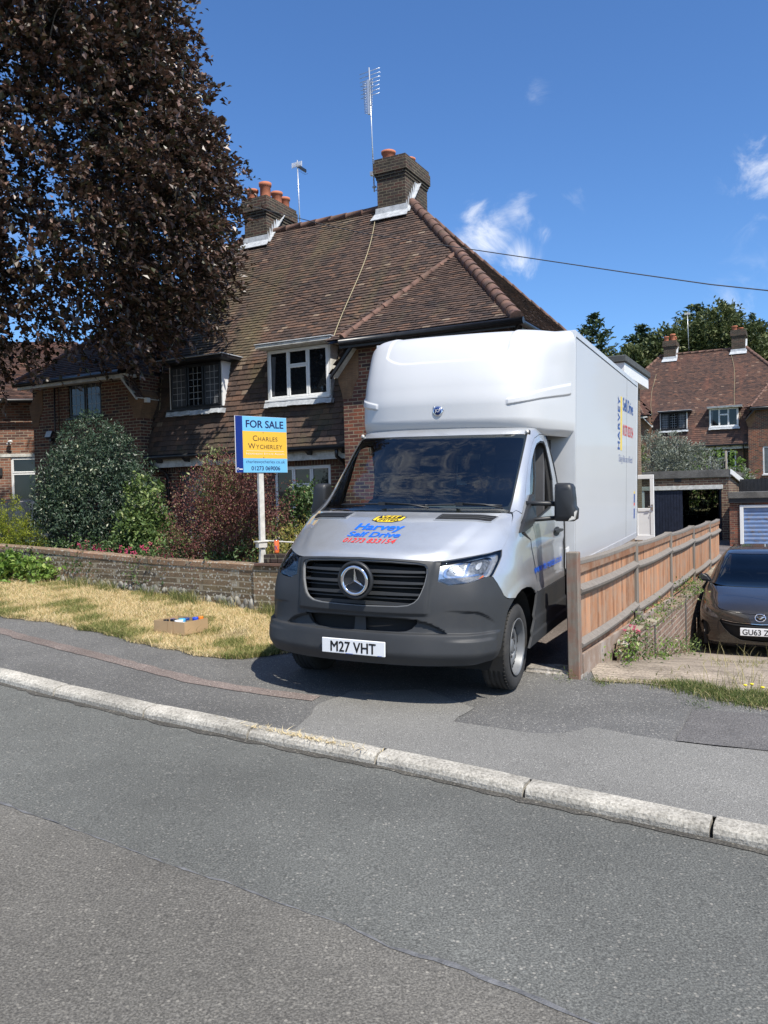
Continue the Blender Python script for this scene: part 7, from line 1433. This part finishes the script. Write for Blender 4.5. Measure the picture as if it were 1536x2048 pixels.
hatchback('dark bronze-grey hatchback parked facing the road by the retaining wall', HM @ Matrix.Translation((7.86, -2.0, -0.845)), M_bronze, True)
hatchback('silver-blue car glimpsed over the fence at the left edge', Matrix.Translation((-10.9, 19.9, 0.42)) @ Matrix.Rotation(R(95), 4, 'Z'), M_csilver, False)
# ================================================================ trees, shrubs, plants
def leaf_mesh(name, C, size, rnd, seed, up=0.35, aspect=0.55, D=None, fold=0.25, curl=0.0):
    """one folded leaf per point; D optional growth directions"""
    r = np.random.default_rng(seed); n = len(C); s = size * r.uniform(0.65, 1.25, n)
    d = r.normal(size=(n, 3)) if D is None else D + 0.55 * r.normal(size=(n, 3)); d /= np.linalg.norm(d, axis=1)[:, None]
    nn = r.normal(size=(n, 3)); nn[:, 2] = np.abs(nn[:, 2]) * (1 + 2 * up) + up; w = np.cross(d, nn); w /= np.linalg.norm(w, axis=1)[:, None] + 1e-9; m = np.cross(w, d)
    a = C - d * (s * .5)[:, None]; t = C + d * (s * .5)[:, None]; hw = w * (s * aspect * .5)[:, None]; up_ = m * (s * fold * .5)[:, None]
    V = np.stack([a, C + hw + up_, t, C - hw + up_], 1).reshape(-1, 3); F = (np.arange(n)[:, None] * 4 + np.array([[0, 1, 2], [0, 2, 3]]).reshape(1, 6)).reshape(-1, 3)
    return np_mesh(name, V, F, rnd=np.repeat(rnd, 2), uniform=3)
def twigs(starts, dirs, length, nl, seed, spread=0.05):
    r = np.random.default_rng(seed); n = len(starts); t = r.uniform(0, 1, (n, nl)) ** 0.8; L = (length * r.uniform(.6, 1.3, n))[:, None]
    P = starts[:, None, :] + dirs[:, None, :] * (t * L)[:, :, None]; P = P + np.array([0, 0, -1.0]) * (0.35 * t ** 2 * L)[:, :, None] + r.normal(0, spread, (n, nl, 3))
    return P.reshape(-1, 3), np.repeat(dirs, nl, 0)
def ellipsoid_pts(n, seed, shell=0.5, power=2.0):
    r = np.random.default_rng(seed); d = r.normal(size=(n, 3)); d /= (np.abs(d) ** power).sum(1)[:, None] ** (1 / power); return d * (r.uniform(shell ** 3, 1, n) ** (1 / 3))[:, None]
def lump(P, f, seed):
    r = np.random.default_rng(seed); v = np.zeros(len(P))
    for _ in range(5): k = r.normal(size=3) * f; v += np.sin(P @ k + r.uniform(0, 6))
    return v / 2.2
M_bark = pm('grey_bark', (0.20, 0.18, 0.155), 0.85, 0.35, 7, bmp=0.5); M_stem = pm('brown_stem', (0.10, 0.065, 0.04), 0.85, 0.3, 9); M_beech_bark = pm('pale_beech_bark', (0.34, 0.32, 0.29), 0.8, 0.25, 6, bmp=0.3)

# ---- copper beech, its crown hanging into the picture from the left
M_beech = attr_mat('copper_beech_leaf', [(0, (0.030, 0.034, 0.010)), (0.22, (0.040, 0.032, 0.014)), (0.55, (0.064, 0.036, 0.025)), (0.8, (0.135, 0.075, 0.055)), (1, (0.27, 0.17, 0.13))], 0.42, trans=0.14, spec=0.6)
beech = thing('copper_beech_tree', 'copper beech with dark purple leaves overhanging from the left', 'tree', loc=(-13.0, 16.6, 0.5))
ctr = np.array([-9.0, 16.5, 10.0]); rad = np.array([6.1, 3.3, 5.4])
E_ = ellipsoid_pts(19500, 51, 0.30, 3.4); Pw = ctr + E_ * rad
Pw = Pw[(lump(Pw, 0.9, 5) + 0.6 * lump(Pw, 2.6, 6)) > -0.95]
# keep the underside rising to the right, as the boughs do, and let sky through near the edge
low = 4.25 + 0.10 * (Pw[:, 0] + 10.4) + 0.36 * np.sin(Pw[:, 0] * 1.8) + 0.28 * np.clip(Pw[:, 0] + 5.8, 0, 3); Pw = Pw[(Pw[:, 2] > low) & (Pw[:, 0] < -3.20 - 0.30 * np.clip(Pw[:, 2] - 7.8, 0, 6) - 0.40 * np.clip(6.6 - Pw[:, 2], 0, 3) + 0.3 * np.sin(Pw[:, 2] * 2.2 + 0.8)) & (Pw[:, 2] < 12.3 + 0.4 * np.sin(Pw[:, 0])) & ~((Pw[:, 1] > 17.3) & (Pw[:, 0] < -6.8))]  # unseen top and back-left of crown cut away so sun reaches the neighbour's wall
Pw = Pw[:11500]; out = (Pw - ctr) / rad; out[:, 2] *= 0.4; out /= np.linalg.norm(out, axis=1)[:, None]
r5 = np.random.default_rng(52); D = out * 0.9 + r5.normal(0, .45, out.shape); D[:, 2] -= 0.15; D /= np.linalg.norm(D, axis=1)[:, None]
LP, LD = twigs(Pw, D, 0.74, 21, 53, 0.05)
o = link('crown', leaf_mesh('crown', LP - np.array([-13.0, 16.6, 0.5]), 0.135, np.clip(0.5 + 0.25 * r5.standard_normal(len(LP)), 0, 1), 54, up=0.6, aspect=0.62, D=LD, fold=0.3), M_beech, beech)
def limb(pts, r0, r1, mat, parent, name='limb', wig=0.06, seed=0, n=8):
    rr = random.Random(seed); P = [Vector(p) for p in pts]; out = []; K = 5
    for i in range(len(P) - 1):
        for k in range(K): out.append(P[i].lerp(P[i + 1], k / K) + Vector((rr.uniform(-wig, wig), rr.uniform(-wig, wig), rr.uniform(-wig, wig))) * (0 if i == 0 and k == 0 else 1))
    out.append(P[-1]); m = len(out); b = MB(); b.tube(out, [lerp(r0, r1, i / (m - 1)) for i in range(m)], n); return b.build(name, mat, parent, fixn=False)
limb([(0, 0, -0.8), (0.1, 0, 2.8), (0.2, 0.1, 5.6), (0.5, 0, 10)], 0.45, 0.16, M_beech_bark, beech, 'trunk', 0.05, 1, 14)
for i, pts in enumerate([[(0.1, 0, 3.2), (1.6, -0.6, 5.6), (3.6, -1.6, 7.2), (5.6, -2.0, 7.1)], [(0.1, 0, 4.5), (1.8, -1.2, 7.8), (3.4, -2.2, 9.2), (5.0, -2.6, 9.8)], [(0, 0, 3.0), (2.2, -1.0, 4.6), (4.3, -1.4, 5.2), (6.0, -1.0, 4.7)], [(0.2, 0, 5), (2.6, 0.6, 7.2), (5.0, 1.0, 7.6), (6.4, 0.8, 6.8)], [(0, 0, 3.4), (1.0, -2.0, 5.0), (2.0, -3.2, 6.0), (3.4, -3.9, 6.4)], [(0, 0, 2.6), (1.5, -1.4, 3.8), (3.0, -2.2, 4.3), (4.6, -2.8, 4.1)]]):
    limb([tuple(1.31 * c for c in q_) for q_ in pts], 0.15, 0.03, M_beech_bark, beech, 'limb', 0.12, 60 + i)
br = MB(); rr = random.Random(8)
for k in range(150):
    j = rr.randrange(len(Pw)); p = Vector(Pw[j]) - Vector((-13.0, 16.6, 0.5)); d = Vector(D[j]); s = d * rr.uniform(.5, 1.3); br.tube([p - s * 0.6, p - s * 0.2 + Vector((rr.uniform(-.06, .06), rr.uniform(-.06, .06), 0.06)), p + s * 0.5 - Vector((0, 0, .05))], [0.013, 0.009, 0.004], 5)
br.build('twig', M_beech_bark, beech, fixn=False)['kind'] = 'stuff'

def shrub(name, label, cat, base, blobs, nt, tl, nl, size, mat, seed, aspect=0.5, up=0.3, spread=0.04, updir=0.3, stems=5, bias=0.5, bsd=0.22, shell=0.45, lumps=0.9, group=None, sr=1.0):
    """leaf clumps over a few ellipsoids (centre, radii) given relative to base"""
    t = thing(name, label, cat, loc=base, group=group); P = []; Dd = []
    tot = sum(b[1][0] * b[1][1] * b[1][2] for b in blobs)
    for i, (c, rd) in enumerate(blobs):
        k = max(20, int(nt * rd[0] * rd[1] * rd[2] / tot)); e = ellipsoid_pts(k, seed + i, shell, 2.2); p = np.array(c) + e * np.array(rd); q = lump(p, 3.0 / max(rd), seed + 40 + i) > -lumps; P.append(p[q]); Dd.append(e[q] + np.array([0, 0, updir]))
    P = np.concatenate(P); Dd = np.concatenate(Dd); r = np.random.default_rng(seed); Dd = Dd + 0.4 * r.normal(size=Dd.shape); Dd /= np.linalg.norm(Dd, axis=1)[:, None]
    LP, LD = twigs(P, Dd, tl, nl, seed + 1, spread); LP = LP[LP[:, 2] > -0.05] if True else LP; LD = LD[:len(LP)]
    rv = np.clip(bias + bsd * r.standard_normal(len(LP)) + 0.10 * lump(LP, 4, seed), 0, 1)
    link('foliage', leaf_mesh('foliage', LP, size, rv, seed + 2, up=up, aspect=aspect, D=LD), mat, t)
    if stems:
        b = MB(); rr = random.Random(seed)
        for k in range(stems):
            c, rd = blobs[k % len(blobs)]; a = rr.uniform(0, 6.28); x, y = 0.06 * math.cos(a), 0.06 * math.sin(a); e = (c[0] + rd[0] * .5 * math.cos(a), c[1] + rd[1] * .5 * math.sin(a), c[2] + rd[2] * .5); b.tube([(x, y, -0.1), (lerp(x, e[0], .4), lerp(y, e[1], .4), e[2] * .5), e], [0.022 * sr, 0.015 * sr, 0.006 * sr], 6)
        b.build('stem', M_stem, t, fixn=False)
    return t
M_laurel = attr_mat('dark_evergreen_leaf', [(0, (0.018, 0.034, 0.020)), (0.45, (0.036, 0.066, 0.036)), (0.8, (0.062, 0.100, 0.052)), (0.95, (0.12, 0.15, 0.085)), (1, (0.34, 0.35, 0.23))], 0.45, trans=0.12, spec=0.6)
shrub('evergreen_bush', 'tall dark green egg-shaped evergreen bush in front of the left wing', 'bush', (-5.0, 14.45, 0.3), [((-0.06, 0, 0.95), (1.12, 0.9, 1.0)), ((-0.10, 0.05, 1.65), (0.92, 0.8, 0.85)), ((-0.15, 0.05, 2.28), (0.56, 0.5, 0.66)), ((0.55, -.1, 0.7), (0.62, .6, .8)), ((-0.65, -.1, 0.6), (0.55, .5, .75))], 3000, 0.20, 15, 0.066, M_laurel, 101, aspect=0.42, updir=0.5, shell=0.62, lumps=1.3)
M_gold = attr_mat('golden_conifer_leaf', [(0, (0.06, 0.10, 0.012)), (0.4, (0.17, 0.21, 0.018)), (0.75, (0.34, 0.36, 0.03)), (1, (0.50, 0.48, 0.06))], 0.6, trans=0.25)
shrub('golden_conifer', 'bright yellow-green conifer shrub at the left behind the garden wall', 'shrub', (-6.42, 13.95, 0.4), [((-0.25, 0, 0.45), (.52, .45, .62)), ((0.25, -.1, 0.40), (.34, .35, .55)), ((-0.05, .1, 0.85), (.24, .25, .50)), ((-0.48, .1, 0.80), (.26, .25, .42)), ((.35, 0, .55), (.22, .2, .40))], 1000, 0.17, 20, 0.036, M_gold, 121, aspect=0.35, updir=1.1, spread=0.022)
M_varieg = attr_mat('variegated_leaf', [(0, (0.04, 0.07, 0.018)), (0.5, (0.10, 0.16, 0.04)), (0.8, (0.22, 0.28, 0.085)), (1, (0.50, 0.52, 0.27))], 0.5, trans=0.25)
shrub('leafy_shrub', 'fresh green leafy shrub to the right of the dark evergreen bush', 'shrub', (-3.85, 13.35, 0.35), [((0, 0, 0.5), (.55, .45, .6)), ((-.12, .1, 1.1), (.32, .3, .55)), ((.35, -.3, .30), (.40, .35, .42))], 620, 0.2, 15, 0.075, M_varieg, 131, aspect=0.6, updir=0.7)
M_berb = attr_mat('purple_barberry_leaf', [(0, (0.07, 0.026, 0.024)), (0.4, (0.15, 0.052, 0.048)), (0.68, (0.22, 0.095, 0.072)), (0.82, (0.21, 0.17, 0.075)), (1, (0.32, 0.33, 0.13))], 0.55, trans=0.25)
shrub('purple_barberry', 'straggly reddish-purple barberry bush beside the sale board post', 'shrub', (-2.18, 11.35, 0.4), [((0.0, 0, 0.55), (.80, .5, .6)), ((-.15, 0, 1.05), (.55, .42, .55)), ((.42, 0, 1.05), (.40, .35, .55)), ((0.10, 0, 1.45), (.42, .35, .38))], 1500, 0.34, 17, 0.034, M_berb, 141, aspect=0.55, updir=0.9, stems=16, bias=0.45, bsd=0.26, shell=0.3, lumps=0.55)
M_cream = attr_mat('cream_green_leaf', [(0, (0.06, 0.10, 0.03)), (0.5, (0.16, 0.20, 0.06)), (1, (0.46, 0.46, 0.24))], 0.5, trans=0.25)
shrub('variegated_shrub', 'cream and green leaved shrub showing through the purple barberry', 'shrub', (-2.5, 11.75, 0.4), [((0, 0, 0.9), (.42, .3, .75)), ((.1, 0, 1.4), (.24, .2, .45)), ((.55, -.5, .45), (.5, .3, .45))], 420, 0.24, 14, 0.055, M_cream, 151, updir=1.0, lumps=0.4)
M_green2 = attr_mat('mid_green_leaf', [(0, (0.025, 0.05, 0.015)), (0.5, (0.06, 0.11, 0.03)), (1, (0.20, 0.28, 0.10))], 0.45, trans=0.2)
shrub('glossy_shrub', 'rounded glossy green shrub below the white ground-floor window', 'shrub', (-1.42, 13.6, 0.3), [((0, 0, .75), (.42, .4, .75)), ((.2, 0, 1.05), (.32, .3, .5))], 420, 0.2, 16, 0.062, M_green2, 161, aspect=0.6, updir=.6)
M_yel2 = attr_mat('yellowing_leaf', [(0, (0.10, 0.11, 0.02)), (0.5, (0.28, 0.26, 0.05)), (1, (0.55, 0.46, 0.14))], 0.6, trans=0.25)
shrub('yellowing_plant', 'yellowing dry plant behind the orange drinks can', 'plant', (-1.28, 10.55, 0.42), [((0, 0, .38), (.32, .22, .40)), ((.30, .2, .40), (.28, .2, .40)), ((-.25, .1, .3), (.2, .15, .3))], 190, 0.3, 13, 0.05, M_yel2, 171, aspect=0.25, updir=1.2, stems=8, lumps=.4)
M_ivy = attr_mat('bright_leaf', [(0, (0.06, 0.12, 0.02)), (0.6, (0.17, 0.28, 0.05)), (1, (0.34, 0.42, 0.12))], 0.5, trans=0.3)
shrub('bramble', 'bright green bramble sprawling on the verge at the left foot of the wall', 'plant', (-5.65, 12.3, 0.42), [((0, 0, .12), (.55, .35, .20)), ((-.4, .15, .22), (.35, .25, .28))], 190, 0.22, 11, 0.085, M_ivy, 181, aspect=0.75, updir=0.7, stems=3)
shrub('ground_cover', 'low mixed green plants along the back of the garden wall', 'plant', (-3.2, 11.75, 0.45), [((-1.9, 1.35, .18), (.8, .4, .36)), ((-.8, .6, .18), (.8, .35, .36)), ((.4, -.25, .15), (.8, .35, .32)), ((1.3, -.9, .18), (.5, .3, .34))], 800, 0.22, 12, 0.055, M_green2, 191, updir=0.8, stems=0)
# red valerian: stems with pink flower heads
M_pink = pm('valerian_pink', (0.56, 0.06, 0.15), 0.7, 0.3, 40)
val = None
def valerian(x, y, z, h, rot, label, grp):
    global val
    if val is None:
        t = thing('red_valerian', label, 'flower', group=grp); b = MB(); rr = random.Random(31); hd = MB()
        for k in range(6):
            a = rr.uniform(0, 6.28); r = rr.uniform(0.04, 0.16); hh = rr.uniform(.7, 1.0) * 0.55; e = Vector((r * math.cos(a), r * math.sin(a), hh)); b.tube([(0, 0, 0), e * 0.5 + Vector((0, 0, .04)), e], [0.004, 0.0035, 0.003], 5)
            for j in range(9): q = e + Vector((rr.uniform(-.024, .024), rr.uniform(-.024, .024), rr.uniform(-.012, .03))); hd.lathe([(0, -.009), (.011, 0), (0, .009)], 5, Matrix.Translation(q))
        b.build('stem', M_stem, t, fixn=False); hd.build('flower_head', M_pink, t, fixn=False)
        r_ = np.random.default_rng(3); C = np.c_[r_.normal(0, .08, (110, 2)), r_.uniform(.03, .42, 110)]; link('foliage', leaf_mesh('foliage', C, 0.075, r_.random(110), 5, aspect=.45), M_varieg, t); val = t; o = t
    else:
        o = val.copy(); COL.objects.link(o)
        for ch in val.children: c = ch.copy(); COL.objects.link(c); c.parent = o
        o['label'] = label
    o.location = (x, y, z); o.rotation_euler = (0, 0, rot); o.scale = (1, 1, h)
G = 'pink valerian clumps behind the garden wall'
for i, (x, y) in enumerate([(-5.35, 13.2), (-5.0, 13.05), (-4.72, 12.9), (-4.55, 12.75), (-4.2, 12.4), (-4.0, 12.3), (-3.72, 12.0), (-3.4, 11.75), (-3.1, 11.55), (-4.45, 12.55)]):
    valerian(x, y, 0.45, 0.8 + 0.35 * ((i * 7) % 5) / 5, i * 1.3, 'pink-flowered valerian clump behind the low garden wall', G)
o = val.copy(); COL.objects.link(o); o.location = Hw(6.93, -6.35, -0.02); o.scale = (0.75, 0.75, 0.55); o['label'] = 'single pink valerian at the foot of the wooden fence'; del o['group']
for ch in val.children: c = ch.copy(); COL.objects.link(c); c.parent = o
# dead pale stump in the flower bed
dp = thing('dead_plant', 'bleached dead twiggy plant standing above the garden wall', 'plant', loc=(-4.62, 12.62, 0.5)); b = MB(); rr = random.Random(12)
for k in range(9): a = rr.uniform(0, 6.28); r = rr.uniform(.05, .18); b.tube([(0, 0, 0), (r * .3 * math.cos(a), r * .3 * math.sin(a), .25), (r * math.cos(a), r * math.sin(a), rr.uniform(.35, .6))], [0.016, 0.012, 0.005], 5)
b.build('dead_stem', pm('bleached_stem', (0.46, 0.43, 0.36), 0.85, 0.2), dp, fixn=False)
# weeds under the fence on the right
for i, (u, v, s, lab) in enumerate([(6.9, -6.75, .20, 'leafy green weed beside the front fence post'), (6.95, -6.1, .24, 'leafy weed at the start of the retaining wall'), (6.82, -5.4, .16, 'trailing weed on top of the retaining wall by the repaired post'), (7.0, -5.2, .20, 'green weed at the foot of the retaining wall'), (7.0, -4.2, .26, 'bushy green weed below the second fence post'), (7.0, -3.4, .22, 'leafy weed where the wall meets the drive near the dark car'), (6.85, -4.35, .22, 'trailing plant hanging over the retaining wall in the second bay'), (6.85, -3.5, .2, 'yellow-green creeper on the wall top in the second bay'), (6.85, -1.9, .2, 'tuft of weeds on the wall top below the third fence post'), (6.85, -1.0, .15, 'small tuft on the wall top in the third bay'), (6.95, -2.6, .25, 'dark weeds in the shade beside the dark car')]):
    p = Hw(u, v, 0); top = i in (2, 6, 7, 8, 9); z = 0.03 if top else float(T2(p.x, p.y)) - 0.01
    shrub('weed', lab, 'weed', (p.x, p.y, z), [((0, 0, s * .40), (s * .75, s * .85, s * .55))], 24, 0.10, 8, 0.038, M_varieg if i % 3 else M_ivy, 300 + 7 * i, aspect=.55, updir=.7, stems=2, group='weeds along the retaining wall', shell=.2, sr=.16)
for i, (x, y, lab) in enumerate([(1.52, 6.92, 'small rosette weed beside the concrete lump at the front post'), (1.80, 6.80, 'dark green tuft in the pavement edge right of the front post'), (2.35, 6.15, 'dry green tuft in the pavement crack at the corner of the dark patch')]):
    shrub('weed', lab, 'weed', (x, y, float(T(x, y))), [((0, 0, .015), (.06, .035, .018))], 20, 0.05, 6, 0.026, M_varieg, 400 + i * 9, aspect=.22, updir=.5, stems=0)

# ---- far trees
M_conif = attr_mat('conifer_leaf', [(0, (0.020, 0.040, 0.022)), (0.5, (0.045, 0.078, 0.034)), (0.85, (0.09, 0.125, 0.045)), (1, (0.16, 0.18, 0.065))], 0.6, trans=0.1)
M_oak = attr_mat('broadleaf_leaf', [(0, (0.035, 0.052, 0.018)), (0.5, (0.082, 0.110, 0.036)), (0.85, (0.15, 0.17, 0.062)), (1, (0.25, 0.26, 0.12))], 0.6, trans=0.2)
M_olive = attr_mat('grey_olive_leaf', [(0, (0.07, 0.085, 0.055)), (0.5, (0.19, 0.21, 0.155)), (0.85, (0.36, 0.38, 0.31)), (1, (0.52, 0.54, 0.47))], 0.55, trans=0.15)
def conifer(label, base, h, rmax, seed, mat=M_conif, sparse=1.0, lean=0.0, dense=1.0, tops=1):
    t = thing('conifer_tree', label, 'tree', loc=base); r = np.random.default_rng(seed); P = []; Dr = []
    for tp in range(tops):
        ox, oy = (0, 0) if tops == 1 else (rmax * .38 * (1 if tp else -1), 0); hh = h * (1.0 if tp == 0 else 0.94)
        z = 0.08
        while z < 0.995:
            R_ = rmax * (0.55 * (1 - z) ** 0.62 + 0.45 * (1 - z) ** 0.33) * (0.72 if tops > 1 else 1) * (1 - 0.35 * (z > 0.93)); nb = max(3, int((9 * (1 - z) + 4) * dense))
            for k in range(nb):
                a = r.uniform(0, 6.283); L = R_ * r.uniform(.55, 1.15); m = max(8, int(34 * L / rmax * dense) + 6); s = r.uniform(0.12, 1, m) ** .8
                droop = 0.12 * L * s - 0.30 * L * s ** 2 * (1 - z) + 0.22 * L * s ** 3
                P.append(np.c_[ox + np.cos(a) * L * s, oy + np.sin(a) * L * s, z * hh + droop] + r.normal(0, .10 + .05 * (1 - z), (m, 3)) * np.array([1, 1, .6])); Dr.append(np.tile([np.cos(a), np.sin(a), .25], (m, 1)))
            z += r.uniform(.016, .034) * sparse
    P = np.concatenate(P); Dr = np.concatenate(Dr); P[:, 0] += lean * P[:, 2]
    link('crown', leaf_mesh('crown', P, 0.42, np.clip(.5 + .25 * r.standard_normal(len(P)) + .12 * lump(P, .8, seed), 0, 1), seed + 1, aspect=.38, D=Dr), mat, t)
    b = MB(); b.tube([(0, 0, -2), (lean * h * .9, 0, h * (.95 if tops == 1 else .7))], [0.35, 0.04], 8); b.build('trunk', M_bark, t, fixn=False); return t
def gz_(x, y): return float(GZ(x, y))
conifer('twin-topped conifer standing alone right of the white box van', (17.6, 60, gz_(17.6, 60)), 14.75 - gz_(17.6, 60), 4.6, 501, tops=2, dense=1.5, sparse=.8)
conifer('broad dark conifer behind the left chimney of the far house', (23.4, 60, gz_(23.4, 60)), 15.35 - gz_(23.4, 60), 4.6, 511, dense=1.5)
conifer('tall pointed conifer between the far house chimneys', (26.2, 62, gz_(26.2, 62)), 16.0 - gz_(26.2, 62), 3.6, 521, dense=1.4)
conifer('slim conifer top at the right edge above the far house', (29.0, 63, gz_(29, 63)), 15.4 - gz_(29, 63), 2.6, 531)
def tree(label, base, h, r, seed, mat=M_oak, n=700, size=0.30, cat='tree', name='broadleaf_tree', lo=0.35, nl=16):
    t = thing(name, label, cat, loc=base); rg = random.Random(seed); bl = []
    for k in range(8): a = rg.uniform(0, 6.28); d = r * rg.uniform(.15, .6); bl.append(((d * math.cos(a), d * math.sin(a), h * rg.uniform(lo + .15, .88)), (r * rg.uniform(.4, .62), r * rg.uniform(.4, .62), h * rg.uniform(.13, .2))))
    P = []; Dd = []
    for i, (c, rd) in enumerate(bl): e = ellipsoid_pts(n // 8, seed + i, .5, 2); P.append(np.array(c) + e * np.array(rd)); Dd.append(e)
    P = np.concatenate(P); Dd = np.concatenate(Dd) + .001; Dd /= np.linalg.norm(Dd, axis=1)[:, None]; LP, LD = twigs(P, Dd, r * .22, nl, seed + 9, size * .5); rr = np.random.default_rng(seed)
    link('crown', leaf_mesh('crown', LP, size, np.clip(.5 + .22 * rr.standard_normal(len(LP)) + .14 * lump(LP, 1.2, seed), 0, 1), seed + 10, aspect=.55, D=LD), mat, t)
    b = MB(); b.tube([(0, 0, -1.5), (0, 0, h * .4), (0.1, 0, h * .75)], [r * .08, r * .06, r * .02], 8)
    for k in range(5): c = bl[k][0]; b.tube([(0, 0, h * .35), (c[0] * .5, c[1] * .5, h * .5), c], [r * .04, r * .03, r * .01], 6)
    b.build('trunk', M_bark, t, fixn=False); return t
for x, y, top, r, sd, lab in [(20.0, 58, 12.9, 3.0, 601, 'leafy green tree between the lone conifer and the far house'), (16.6, 57, 11.9, 2.6, 611, 'low leafy tree behind the flat-roofed extension'), (25.2, 57, 14.0, 3.0, 621, 'olive green tree between the far chimneys'), (22.6, 58, 13.4, 2.6, 651, 'pale green tree right of the far left chimney'), (28.6, 57, 14.8, 3.6, 631, 'large green tree above the right hip of the far house'), (31.8, 58, 15.4, 3.8, 641, 'green tree rising at the right edge of the photo')]:
    tree(lab, (x, y, gz_(x, y)), top - gz_(x, y), r, sd, n=1500)
p = Hw(2.7, 29.5, 0); z0 = gz_(p.x, p.y)
shrub('grey_olive_bush', 'large silvery grey-leaved bush above the old garage roof', 'bush', (p.x, p.y, z0), [((-1.0, 0, 3.2), (1.7, 1.5, 2.2)), ((.6, -.3, 2.7), (1.6, 1.4, 2.0)), ((2.2, -1.0, 1.8), (1.3, 1.2, 1.6)), ((-2.2, 0.6, 2.4), (1.2, 1.2, 1.9)), ((-.2, -.2, 4.1), (.9, .9, .9))], 1700, 0.42, 16, 0.14, M_olive, 701, aspect=.35, updir=.5, spread=.07, lumps=1.0)
p = Hw(0.6, 27.0, 0)
shrub('garden_tree', 'yellow-green shrub glimpsed between the van and the far house', 'shrub', (p.x, p.y, gz_(p.x, p.y)), [((0, 0, 4.2), (.8, .8, 1.6)), ((.1, 0, 2.6), (.9, .9, 1.6))], 420, 0.35, 14, 0.13, M_cream, 711, lumps=.8)
p = Hw(6.9, 27.5, 0)
shrub('garden_shrub', 'green shrub behind the blue-doored garage roof', 'shrub', (p.x, p.y, gz_(p.x, p.y)), [((0, 0, 2.4), (1.3, .9, 1.0)), ((1.2, 0, 2.6), (1.2, .9, 1.1))], 420, 0.3, 14, 0.12, M_oak, 721)
p = Hw(3.9, 33.5, 0)
shrub('garden_shrub', 'sunlit leafy shrub seen through the open garage', 'shrub', (p.x, p.y, gz_(p.x, p.y)), [((0, 0, 1.6), (2.0, .8, 1.5)), ((-1, 0, .8), (1.2, .8, .9)), ((1.4, 0, 1.0), (1.2, .8, 1.2))], 600, 0.3, 14, 0.14, M_ivy, 731)
b = MB(); p = HM @ Matrix.Translation((0, 26.6, 0)); gf = thing('garden_fence', 'dark boarded garden fence behind the low garages', 'fence', mw=p)
boards('board_panel', 5.7, 12, 0, -0.8, 2.05, M_black, gf, w=0.16)
b = MB(); b.tube([(5.2, -0.1, -0.5), (5.18, -0.1, 3.4)], 0.05, 8); b.build('post', M_post2, gf)
b = MB()
for k in range(7): b.tube([(4.3 + k * .13, -0.2, 1.6), (4.3 + k * .13, -0.2, 2.9)], 0.012, 5)
b.tube([(4.2, -0.2, 2.9), (5.2, -0.2, 2.9)], 0.014, 5); b.build('railing', M_rimd, gf)
